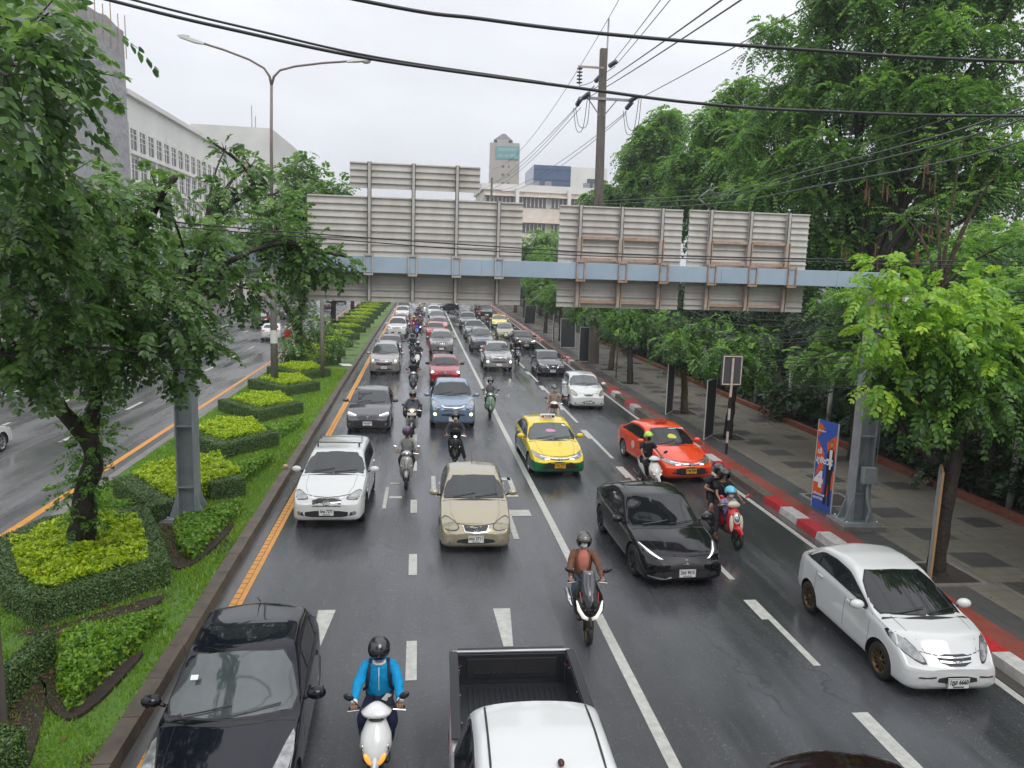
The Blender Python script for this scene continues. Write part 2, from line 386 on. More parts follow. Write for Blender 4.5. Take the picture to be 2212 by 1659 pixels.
def build_ground():
    g = MB(); g.add([(-1500, -200, -.06), (1500, -200, -.06), (1500, 3000, -.06), (-1500, 3000, -.06)], [(0, 1, 2, 3)])
    struct('ground', g, M_GRASSB)
    r = MB(); r.add(*strip(line(KERB, -.05), line(EDGER, .5), -25, 400, 0.0)); struct('road', r, M_ASPH)
    r = MB(); r.add(*strip(lambda y: interp(LYEL, y) - 12.5, line(LYEL, .45), -25, 400, 0.0)); struct('far_road', r, M_ASPHL)
    # far carriageway pavement
    r = MB(); r.add(*strip(lambda y: interp(LYEL, y) - 40, lambda y: interp(LYEL, y) - 12.5, -25, 400, .15)); struct('far_pavement', r, M_CONC)
    # median turf, slightly domed
    n = 110; vs = []; fs = []; m_ = 9
    for i in range(n):
        y = -25 + 425 * (i / (n - 1)) ** 1.5
        a = interp(LYEL, y) + .85; b = interp(KERB, y) - .27
        for k in range(m_):
            t = k / (m_ - 1); vs.append((a + (b - a) * t, y, .16 + .06 * math.sin(math.pi * t) + .012 * math.sin(y * 1.7 + k)))
    for i in range(n - 1):
        for k in range(m_ - 1): fs.append((i * m_ + k, i * m_ + k + 1, (i + 1) * m_ + k + 1, (i + 1) * m_ + k))
    g = MB(); g.add(vs, fs, smooth=True); struct('median_turf', g, M_TURF)
    # kerbs of the median
    k = MB(); y = -20.0; rnd = random.Random(4)
    while y < 300:
        L_ = 1.0 if y < 80 else 6.0
        x0, x1 = interp(KERB, y), interp(KERB, y + L_); j = rnd.uniform(-.008, .008); g_ = .008
        for (xa, xb, za, zb) in ((-.28, 0, -.05, .2),):
            k.add([(x0 + xa + j, y + g_, za), (x0 + xb + j, y + g_, za), (x1 + xa + j, y + L_ - g_, za), (x1 + xb + j, y + L_ - g_, za),
                   (x0 + xa + j, y + g_, zb), (x0 + xb - .03 + j, y + g_, zb), (x1 + xa + j, y + L_ - g_, zb), (x1 + xb - .03 + j, y + L_ - g_, zb)],
                  [(0, 1, 5, 4), (3, 2, 6, 7), (1, 3, 7, 5), (2, 0, 4, 6), (4, 5, 7, 6)])
        y += L_
    struct('median_kerb', k, M_KERBC)
    k = MB(); k.add(*strip(line(LYEL, .38), line(LYEL, .62), -25, 300, .006)); k.add(*strip(line(LYEL, .62), line(LYEL, .62), -25, 300, 0, za=.006, zb=.14)); k.add(*strip(line(LYEL, .62), line(LYEL, .86), -25, 300, 0, za=.14, zb=.17))
    struct('far_median_kerb', k, M_CONC)
    # gutter strip beside the median
    gk = MB(); gk.add(*strip(line(KERB, .0), line(KERB, .26), -25, 200, .004)); struct('gutter', gk, mat('gutter_concrete', (.115, .112, .105), .25, noise=(3, (.05, .05, .048), 1, (1, .2, 1))))
    # markings
    w = MB()
    w.add(*strip(line(SOLID, -.09), line(SOLID, .09), -10, 300, .006))
    w.add(*strip(line(EDGER, -.07), line(EDGER, .07), -10, 300, .006))
    for (a, b) in [(11.02, 12.29), (15.13, 16.32), (19.23, 20.36)]: w.add(*strip(line(LANE1, -.09), line(LANE1, .09), a, b, .006, 1))
    y = 23.4
    while y < 150:
        w.add(*strip(line(LANE1, -.09), line(LANE1, .09), y, y + 1.2, .006, 1)); y += 4.1
    w.add(*strip(line(LANE1, -.09), line(LANE1, .09), 5, 6.5, .006, 1))
    # lane 2 dashes: thick head and thin tail
    for (ys, ym, ye) in [(13.6, 12.75, 11.05), (9.7, 8.9, 8.0), (6.2, 5.4, 4.0), (17.6, 16.9, 14.6), (23.9, 22.55, 19.9), (29.7, 28.1, 25.0), (35.6, 34.1, 31.2), (41.5, 40, 37), (47.4, 46, 43), (53.3, 52, 49)]:
        if ys < 10.5 and ys > 7: w.add(*strip(line(LANE2, -.13), line(LANE2, .13), 7.2, ys, .006, 1)); continue
        w.add(*strip(line(LANE2, -.13), line(LANE2, .13), ym, ys, .006, 1)); w.add(*strip(line(LANE2, -.0), line(LANE2, .13), ye, ym, .006, 1))
    for i in range(14):
        y = 59 + 6 * i; w.add(*strip(line(LANE2, -.09), line(LANE2, .09), y, y + 2.6, .006, 1))
    # remains of painted road writing and arrows (lane B)
    w.add([(1.43, 12.0, .006), (1.60, 12.0, .006), (1.71, 13.47, .006), (1.38, 13.47, .006)], [(0, 1, 2, 3)])
    w.add([(-1.85, 12.2, .006), (-1.72, 12.2, .006), (-1.62, 13.57, .006), (-1.95, 13.57, .006)], [(0, 1, 2, 3)])
    def rect(x0, x1, y0, y1): w.add([(x0, y0, .006), (x1, y0, .006), (x1, y1, .006), (x0, y1, .006)], [(0, 1, 2, 3)])
    rect(2.22, 2.36, 17.2, 22.6); rect(2.36, 2.72, 22.3, 22.6); rect(2.62, 2.76, 20.8, 22.6); rect(2.36, 2.76, 20.6, 20.85); rect(2.36, 2.9, 18.9, 19.4)
    rect(.25, .38, 20.9, 22.8); rect(.38, .60, 20.6, 20.9); w.add([(.38, 20.9, .006), (.68, 21.8, .006), (.74, 21.6, .006), (.42, 20.6, .006)], [(0, 1, 2, 3)])
    rect(-.95, -.60, 20.5, 20.7); rect(-1.1, -1.0, 19.6, 21.6); rect(-1.0, -.7, 21.9, 22.05); rect(.9, 1.0, 21, 23)
    # far road dashes
    y = -3.3
    while y < 150:
        w.add(*strip(line(LYEL, -2.98), line(LYEL, -2.82), y, y + 1.9, .006, 1)); y += 6.1
    y = -2.0
    while y < 150:
        w.add(*strip(line(LYEL, -6.28), line(LYEL, -6.12), y, y + 2, .006, 1)); y += 6.1
    w.add(*strip(lambda y: interp(LYEL, y) - 9.6, lambda y: interp(LYEL, y) - 9.45, -10, 200, .006))
    struct('white_road_markings', w, M_WHITEP)
    yl = MB(); y = -6.0
    while y < 160:
        st = .24 if y < 30 else 2.0; gp = .02 if y < 30 else 0
        yl.add(*strip(line(YELR, -.12), line(YELR, .0), y, y + st - gp, .006, .3)); y += st
    yl.add(*strip(line(YELR, .012), line(YELR, .11), -6, 160, .006))
    yl.add(*strip(line(LYEL, -.10), line(LYEL, .10), -6, 220, .006)); struct('yellow_road_markings', yl, M_YELP)
    # right kerb: painted blocks
    base = MB(); red = MB(); wh = MB(); cc = MB(); y = -8.0; i = 0; rnd = random.Random(2)
    while y < 140:
        L_ = 1.0; xa, xb = interp(EDGER, y) + .34, interp(EDGER, y + L_) + .34
        xa2, xb2 = xa + .38, xb + .38
        sect = (y < 13) or (15.3 < y < 20.0) or (22 < y < 29.5) or (33 < y < 35.5) or (37.5 < y < 40) or (44 < y < 46) or (51 < y < 56) or y > 66
        t = (red if i % 2 else wh) if sect else cc
        g_ = .004
        t.add([(xa, y + g_, 0), (xa2, y + g_, 0), (xb, y + L_ - g_, 0), (xb2, y + L_ - g_, 0), (xa + .03, y + g_, .18), (xa2, y + g_, .18), (xb + .03, y + L_ - g_, .18), (xb2, y + L_ - g_, .18)],
              [(0, 1, 5, 4), (3, 2, 6, 7), (2, 0, 4, 6), (4, 5, 7, 6), (1, 3, 7, 5)])
        y += L_; i += 1
    kb = MB()
    for t, m_ in ((red, M_REDP), (wh, M_WHITEK), (cc, M_KERBC)):
        kb.mat(m_); kb.add(t.v, t.f)
    struct('pavement_kerb', kb)
    gt = MB(); gt.add(*strip(line(EDGER, .10), line(EDGER, .34), -10, 200, .005)); struct('roadside_gutter', gt, mat('gutter_wet', (.045, .042, .036), .18, noise=(3, (.09, .085, .075), 1, (1, .25, 1))))
    pv = MB(); pv.add(*strip(line(EDGER, .72), lambda y: max(15.9, interp(EDGER, y) + 5.6), -10, 60, .176)); pv.add(*strip(line(EDGER, .72), lambda y: max(15.9, interp(EDGER, y) + 5.6), 60, 200, .176))
    struct('pavement', pv, m_paving())
    bk = MB(); bk.add(*strip(lambda y: interp(EDGER, y) + 6.4, lambda y: interp(EDGER, y) + 6.7, -10, 160, .0, za=.40, zb=.40))
    fl = MB(); fl.add(*strip(lambda y: 16.5, lambda y: 140, -40, 400, .12, 20)); struct('planting_soil', fl, M_DRK)
build_ground_later = build_ground

# turf with worn soil patches in it
def m_turf():
    m = bpy.data.materials.new('turf_and_soil'); m.use_nodes = True
    N, L, b = nodes_of(m); tc = N.new('ShaderNodeTexCoord')
    n1 = N.new('ShaderNodeTexNoise'); n1.inputs['Scale'].default_value = .8; n1.inputs['Detail'].default_value = 5; L.new(tc.outputs['Object'], n1.inputs['Vector'])
    n2 = N.new('ShaderNodeTexNoise'); n2.inputs['Scale'].default_value = 22; n2.inputs['Detail'].default_value = 4; L.new(tc.outputs['Object'], n2.inputs['Vector'])
    a = N.new('ShaderNodeMix'); a.data_type = 'RGBA'; a.inputs[6].default_value = (.05, .12, .016, 1); a.inputs[7].default_value = (.12, .23, .03, 1); L.new(n2.outputs['Fac'], a.inputs[0])
    r = N.new('ShaderNodeMapRange'); r.inputs['From Min'].default_value = .56; r.inputs['From Max'].default_value = .63; L.new(n1.outputs['Fac'], r.inputs['Value'])
    s = N.new('ShaderNodeMix'); s.data_type = 'RGBA'; s.inputs[7].default_value = (.035, .026, .02, 1); L.new(a.outputs[2], s.inputs[6]); L.new(r.outputs[0], s.inputs[0])
    L.new(s.outputs[2], b.inputs['Base Color']); b.inputs['Roughness'].default_value = .75
    bp = N.new('ShaderNodeBump'); bp.inputs['Strength'].default_value = .8; bp.inputs['Distance'].default_value = .04; L.new(n2.outputs['Fac'], bp.inputs['Height']); L.new(bp.outputs[0], b.inputs['Normal'])
    return m
M_TURF = m_turf()
build_ground()
# ------------------------------------------------------------------ cars
def paint(name, col, metal=0.0, split=None, rough=.22):
    """car paint; split = (second colour, z0, slope along the car): second colour below that line"""
    if name in MATS: return MATS[name]
    m = mat(name, col, rough, metal, .25, 1.0); N, L, b = nodes_of(m)
    tc = N.new('ShaderNodeTexCoord')
    if split:
        sp = N.new('ShaderNodeSeparateXYZ'); L.new(tc.outputs['Object'], sp.inputs[0])
        q = N.new('ShaderNodeMath'); q.operation = 'MULTIPLY_ADD'; L.new(sp.outputs['Y'], q.inputs[0]); q.inputs[1].default_value = split[2]; q.inputs[2].default_value = split[1]
        mn = N.new('ShaderNodeMath'); mn.operation = 'MINIMUM'; mn.inputs[1].default_value = split[3] if len(split) > 3 else .9; L.new(q.outputs[0], mn.inputs[0])
        lt = N.new('ShaderNodeMath'); lt.operation = 'LESS_THAN'; L.new(sp.outputs['Z'], lt.inputs[0]); L.new(mn.outputs[0], lt.inputs[1])
        mx = N.new('ShaderNodeMix'); mx.data_type = 'RGBA'; mx.inputs[6].default_value = _lin(col); mx.inputs[7].default_value = _lin(split[0])
        L.new(lt.outputs[0], mx.inputs[0]); L.new(mx.outputs[2], b.inputs['Base Color'])
    nz = N.new('ShaderNodeTexNoise'); nz.inputs['Scale'].default_value = 60; nz.inputs['Detail'].default_value = 3; L.new(tc.outputs['Object'], nz.inputs['Vector'])
    n2 = N.new('ShaderNodeTexNoise'); n2.inputs['Scale'].default_value = 2.2; n2.inputs['Detail'].default_value = 4; L.new(tc.outputs['Object'], n2.inputs['Vector'])
    mr = N.new('ShaderNodeMapRange'); mr.inputs['To Min'].default_value = .015; mr.inputs['To Max'].default_value = .06; mr.inputs['From Min'].default_value = .35; mr.inputs['From Max'].default_value = .7
    L.new(n2.outputs['Fac'], mr.inputs['Value']); L.new(mr.outputs[0], b.inputs['Coat Roughness'])
    bp = N.new('ShaderNodeBump'); bp.inputs['Strength'].default_value = .025; bp.inputs['Distance'].default_value = .004; L.new(nz.outputs['Fac'], bp.inputs['Height']); L.new(bp.outputs[0], b.inputs['Coat Normal'])
    if max(col[:3]) < .02: b.inputs['Specular IOR Level'].default_value = .05; b.inputs['Coat IOR'].default_value = 1.42
    return m
M_GLASS = mat('tinted_glass', (.012, .015, .017), .04, 0, .75, 0, noise=(1.3, (.022, .026, .028), 1))
M_GLASSC = mat('clear_windscreen', (.035, .045, .047), .04, 0, 1.0, 0, noise=(1.7, (.07, .085, .085), 1))
M_TRIM = mat('black_trim', (.012, .012, .013), .35)
M_PLAST = mat('black_plastic', (.022, .022, .024), .5, bump=(60, .2, .004))
M_TYRE = mat('tyre_rubber', (.018, .018, .018), .65, bump=(40, .3, .006))
M_RIM = mat('alloy_rim', (.42, .43, .44), .28, .9)
M_RIMD = mat('dark_rim', (.05, .05, .055), .3, .8)
M_RIMB = mat('bronze_rim', (.16, .11, .05), .35, .8)
M_CHROME = mat('chrome', (.68, .69, .70), .12, 1.0)
M_LAMP = mat('headlamp_lens', (.42, .43, .42), .10, .35, .8, 1.0, noise=(9, (.10, .10, .11), 1))
M_LAMPY = mat('aged_headlamp_lens', (.36, .33, .22), .18, .2, .8, 1.0, noise=(8, (.20, .19, .14), 1))
M_LAMPIN = mat('lamp_reflector', (.7, .7, .7), .1, 1.0)
M_LIT = mat('lit_lamp', (1, 1, .9), .3, emit=(1, .93, .72), estr=5)
M_LITW = mat('lit_led', (1, 1, 1), .3, emit=(.95, .93, 1), estr=1.1)
M_LITY = mat('lit_yellow_lamp', (1, .8, .3), .3, emit=(1, .78, .25), estr=3)
M_AMBER = mat('amber_lens', (.75, .30, .04), .2, 0, .6, 1, emit=(1, .45, .06), estr=.5)
M_TAIL = mat('red_lens', (.45, .012, .015), .15, 0, .6, 1)
M_PLATE = mat('number_plate', (.70, .70, .68), .3)
M_PLATEY = mat('yellow_number_plate', (.78, .42, .02), .3)
M_INK = mat('black_ink', (.012, .012, .014), .5)
M_WHITE = mat('white_plastic', (.72, .72, .70), .3)

def smooth_prof(pts, y0, y1, sig):
    ys = np.arange(y0, y1 + .005, .01); v = np.interp(ys, [p[0] for p in pts], [p[1] for p in pts])
    k = int(3 * sig / .01)
    if k > 0:
        ker = np.exp(-.5 * (np.arange(-k, k + 1) * .01 / sig) ** 2); ker /= ker.sum()
        e = np.concatenate([2 * v[0] - v[k:0:-1], v, 2 * v[-1] - v[-2:-k - 2:-1]]); v = np.convolve(e, ker, 'valid')
    return ys, v

def car_spec(fo=.85, wb=2.55, ro=.9, W=.85, H=1.46, nz=.70, cz=.98, cy=.38, ry0=1.1, ry1=2.5, gy=3.02, dz=1.06, tz=1.0, belt0=.90, belt1=.97, tumble=.36, gc=.19, rw=.30, curve=.22, nose=.5, crown=.05, bed=None, pil=None, **kw):
    T = wb + ro
    s = dict(fo=fo, wb=wb, ro=ro, W=W, H=H, cy=cy, ry0=ry0, ry1=ry1, gy=gy, T=T, tumble=tumble, rw=rw, curve=curve, crown=crown, bed=bed, cz=cz, dz=dz, nz=nz, belt0=belt0, belt1=belt1)
    s['top'] = [(-fo, nz - .16), (-fo + .05, nz - .05), (-fo + .16, nz + .01), (cy - .55, cz - .085), (cy, cz), (ry0, H - .045), ((ry0 + ry1) / 2, H), (ry1, H - .04), (gy, dz), (T - .06, tz), (T, tz - .16)]
    s['bel'] = [(-fo, nz - .20), (-fo + .15, nz - .09), (-.2, (nz + belt0) / 2 - .02), (cy, belt0), (wb - .3, belt1), (T - .3, belt1), (T, belt1 - .2)]
    s['bot'] = [(-fo, gc + .10), (-fo + .05, gc + .01), (-fo + .2, gc - .03), (.5, gc), (wb, gc), (T - .15, gc + .06), (T, .42)]
    s['wid'] = [(-fo, W * (nose + .10)), (-fo + .05, W * (nose + .30)), (-fo + .16, W * .91), (-fo + .45, W * .975), (.1, W), (wb, W), (T - .5, W * .96), (T - .15, W * .86), (T - .04, W * .74), (T, W * .6)]
    s['pil'] = pil or (cy + .95 + .12, wb - .30 + .05)
    s.update(kw); return s

def car_shell(s, ny=72, nv=34):
    y0, y1 = -s['fo'], s['T']
    ys, top = smooth_prof(s['top'], y0, y1, s.get('sig', .055)); _, bel = smooth_prof(s['bel'], y0, y1, .08)
    _, bot = smooth_prof(s['bot'], y0, y1, .05); _, wid = smooth_prof(s['wid'], y0, y1, .05)
    F = lambda a: (lambda y: float(np.interp(y, ys, a)))
    ft, fb, f0, fw = F(top), F(bel), F(bot), F(wid)
    s['ft'], s['fb'], s['fw'] = ft, fb, fw
    t = np.linspace(-1, 1, ny); t = np.sign(t) * (1 - (1 - np.abs(t)) ** 1.5); st = y0 + (y1 - y0) * (t + 1) / 2
    mid = (s['ry0'] + s['ry1']) / 2; tb = s['tumble']
    # cubic B-spline basis over control points
    def bspline(P, m):
        P = np.vstack([2 * P[0] - P[1], P, 2 * P[-1] - P[-2]]); out = []
        n = len(P) - 3; u = np.linspace(0, n - 1e-6, m)
        for q in u:
            i = int(q); f = q - i
            b = np.array([(1 - f) ** 3, 3 * f ** 3 - 6 * f ** 2 + 4, -3 * f ** 3 + 3 * f ** 2 + 3 * f + 1, f ** 3]) / 6
            out.append(b @ P[i:i + 4])
        return np.array(out)
    rings = []
    for y in st:
        w = fw(y); zb = fb(y); z0 = f0(y)
        sgn = 1 if y < mid else -1
        k = s['curve'] * sgn * min(1, abs(y - mid) / .8)
        cr = s['crown']
        def Rz(x): return max(ft(min(max(y - k * (x / s['W']) ** 2, y0), y1)), z0 + .1) - cr * (x / s['W']) ** 2
        zb = min(zb, Rz(w * .9) - .005)
        win = w - .045
        xe = win
        for _ in range(12): xe = .5 * xe + .5 * (win - tb * max(Rz(xe) - zb, 0))
        ze = Rz(xe); h = max(ze - zb, 0)
        zm = z0 + (zb - z0) * .45
        P = [(0, z0), (.5 * w, z0), (.9 * w, z0 + .0), (w * .985, z0 + .07), (w, z0 + .2 * (zb - z0)), (w + .004, zm), (w - .006, z0 + .72 * (zb - z0)), (w - .012, zb - .10), (w - .022, zb - .03), (win - .005, zb + .004 + .02 * h)]
        for f in (.3, .65, .92): P.append((win + (xe - win) * f, zb + h * f))
        for f in (.96, .85, .62, .32, 0): P.append((xe * f, Rz(xe * f) - (.012 if f > .9 else 0)))
        rings.append([(p[0], y, p[1]) for p in bspline(np.array(P), nv)])
    vs = []; n2 = 2 * nv - 2
    for r_ in rings:
        r_[0] = (0, r_[0][1], r_[0][2]); r_[-1] = (0, r_[-1][1], r_[-1][2])
        vs += r_ + [(-p[0], p[1], p[2]) for p in r_[-2:0:-1]]
    fs = []
    for i in range(len(rings) - 1):
        for k in range(n2):
            k2 = (k + 1) % n2; fs.append((i * n2 + k, (i + 1) * n2 + k, (i + 1) * n2 + k2, i * n2 + k2))
    fs.append(tuple(range(n2))); fs.append(tuple((len(rings) - 1) * n2 + k for k in range(n2 - 1, -1, -1)))
    return vs, fs

def chaikin(p, n=2, closed=True):
    for _ in range(n):
        q = []
        m = len(p) if closed else len(p) - 1
        if not closed: q.append(p[0])
        for i in range(m):
            a = p[i]; b = p[(i + 1) % len(p)]
            q.append((a[0] * .75 + b[0] * .25, a[1] * .75 + b[1] * .25)); q.append((a[0] * .25 + b[0] * .75, a[1] * .25 + b[1] * .75))
        if not closed: q.append(p[-1])
        p = q
    return p
def inside(p, poly):
    x, y = p; c = False; n = len(poly); j = n - 1
    for i in range(n):
        xi, yi = poly[i]; xj, yj = poly[j]
        if (yi > y) != (yj > y) and x < (xj - xi) * (y - yi) / (yj - yi) + xi: c = not c
        j = i
    return c
def conform(bvh, poly, mode, off=.006, res=.09, thick=.012, rnd=2, inflate=0.0):
    """a panel cut to the outline poly and laid over the body surface, standing off it; returns (verts, faces)"""
    if rnd: poly = chaikin(poly, rnd)
    pts = []
    n = len(poly)
    for i in range(n):
        a, b = poly[i], poly[(i + 1) % n]; L_ = math.hypot(b[0] - a[0], b[1] - a[1]); m = max(1, int(L_ / res))
        for j in range(m): pts.append((a[0] + (b[0] - a[0]) * j / m, a[1] + (b[1] - a[1]) * j / m))
    nb = len(pts)
    x0, x1 = min(p[0] for p in pts), max(p[0] for p in pts); y0, y1 = min(p[1] for p in pts), max(p[1] for p in pts)
    bd = list(pts); ix = int((x1 - x0) / res); iy = int((y1 - y0) / res)
    for i in range(1, ix + 1):
        for j in range(1, iy + 1):
            p = (x0 + (x1 - x0) * i / (ix + 1), y0 + (y1 - y0) * j / (iy + 1))
            if inside(p, bd) and min((p[0] - q[0]) ** 2 + (p[1] - q[1]) ** 2 for q in bd) > (res * .4) ** 2: pts.append(p)
    res_ = geometry.delaunay_2d_cdt([Vector(p) for p in pts], [(i, (i + 1) % nb) for i in range(nb)], [], 1, 1e-5)
    V2, F2 = res_[0], res_[2]
    V = []; ok = []
    for p in V2:
        if mode == 'front': o, d = Vector((p.x, -9, p.y)), Vector((0, 1, 0))
        elif mode == 'rear': o, d = Vector((p.x, 15, p.y)), Vector((0, -1, 0))
        elif mode == 'left': o, d = Vector((-5, p.x, p.y)), Vector((1, 0, 0))
        elif mode == 'right': o, d = Vector((5, p.x, p.y)), Vector((-1, 0, 0))
        else: o, d = Vector((p.x, p.y, 5)), Vector((0, 0, -1))
        h = bvh.ray_cast(o, d)
        if h[0] is None: V.append(None); ok.append(False); continue
        nn = h[1]
        if nn.dot(d) > 0: nn = -nn
        V.append((h[0], nn)); ok.append(True)
    F2 = [f for f in F2 if all(ok[i] for i in f)]
    if not F2: return [], []
    edge = {}
    for f in F2:
        for i in range(len(f)):
            e = (f[i], f[(i + 1) % len(f)]); edge[e] = 1
    bnd = [e for e in edge if (e[1], e[0]) not in edge]
    bset = set(i for e in bnd for i in e)
    vs = []; idx = {}; lo = {}
    for i in set(i for f in F2 for i in f):
        c, nn = V[i]; idx[i] = len(vs); vs.append(c + nn * (off + (inflate if i not in bset else 0)))
    for i in bset:
        c, nn = V[i]; lo[i] = len(vs); vs.append(c + nn * (off - thick))
    fs = [tuple(idx[i] for i in f) for f in F2] + [(idx[a], lo[a], lo[b], idx[b]) for a, b in bnd]
    return vs, fs
def mirror(poly): return [(-x, z) for x, z in reversed(poly)]

RIMS = {}
def wheel_mesh(r, w, style):
    k = (round(r, 2), style)
    if k in RIMS: return RIMS[k]
    t = MB(); rr = r * .66
    t.lathe([(rr - .01, -w / 2 + .012), (rr + .02, -w / 2), (r * .92, -w / 2 + .003), (r - .008, -w / 2 + .03), (r, -w / 2 + .06), (r, w / 2 - .06), (r - .008, w / 2 - .03), (r * .92, w / 2 - .003), (rr + .02, w / 2), (rr - .01, w / 2 - .012)], axis='x', n=28)
    b = MB(); sp = {'five': 5, 'multi': 9, 'six': 6, 'steel': 12, 'mesh': 10}[style]
    m_ = {'multi': M_RIMD, 'mesh': M_RIMB}.get(style, M_RIM)
    b.mat(m_); b.lathe([(rr + .008, w / 2 - .004), (rr - .012, w / 2 - .008), (rr - .03, w / 2 - .05), (rr - .03, -w / 2 + .02)], axis='x', n=28)
    b.lathe([(.0, w / 2 - .02), (.045, w / 2 - .022), (.06, w / 2 - .05)], axis='x', n=14)
    for i in range(sp):
        a = 2 * math.pi * i / sp; M = Matrix.Rotation(a, 4, 'X')
        wd = .05 if sp < 7 else .022
        vs = [Vector((w / 2 - .03, -wd * .5, .03)), Vector((w / 2 - .03, wd * .5, .03)), Vector((w / 2 - .012, wd * .75, rr - .02)), Vector((w / 2 - .012, -wd * .75, rr - .02)),
              Vector((w / 2 - .075, -wd * .5, .03)), Vector((w / 2 - .075, wd * .5, .03)), Vector((w / 2 - .06, wd * .75, rr - .02)), Vector((w / 2 - .06, -wd * .75, rr - .02))]
        b.add([M @ v for v in vs], [(0, 1, 2, 3), (7, 6, 5, 4), (0, 4, 5, 1), (1, 5, 6, 2), (3, 2, 6, 7), (0, 3, 7, 4)])
    b.mat(M_TRIM); b.lathe([(0, w / 2 - .085), (rr - .02, w / 2 - .085)], axis='x', n=24)
    t.mat(M_TYRE); tm = t.mesh('tyre'); tm.materials.clear(); tm.materials.append(M_TYRE); RIMS[k] = (tm, b.mesh('rim')); return RIMS[k]
def add_wheel(root, x, y, r, w, style, steer=0):
    tm, rm = wheel_mesh(r, w, style)
    wh = empty('wheel', (x, y, r)); wh.parent = root
    wh.rotation_euler = (random.uniform(0, 1), 0, (0 if x > 0 else math.pi) + steer)
    link('tyre', tm, wh); link('rim', rm, wh); return wh

def boolean_cut(o, cutters):
    for c in cutters:
        c.data.materials.clear(); c.data.materials.append(o.data.materials[0]); c.data.materials.append(M_PLAST)
        for p in c.data.polygons: p.material_index = 1
        for sol in ('EXACT', 'FAST'):
            md = o.modifiers.new('b', 'BOOLEAN'); md.object = c; md.operation = 'DIFFERENCE'; md.solver = sol
            dg = bpy.context.evaluated_depsgraph_get(); me = bpy.data.meshes.new_from_object(o.evaluated_get(dg))
            o.modifiers.clear()
            if len(me.polygons) > 300: o.data = me; break
    for c in cutters: bpy.data.objects.remove(c)

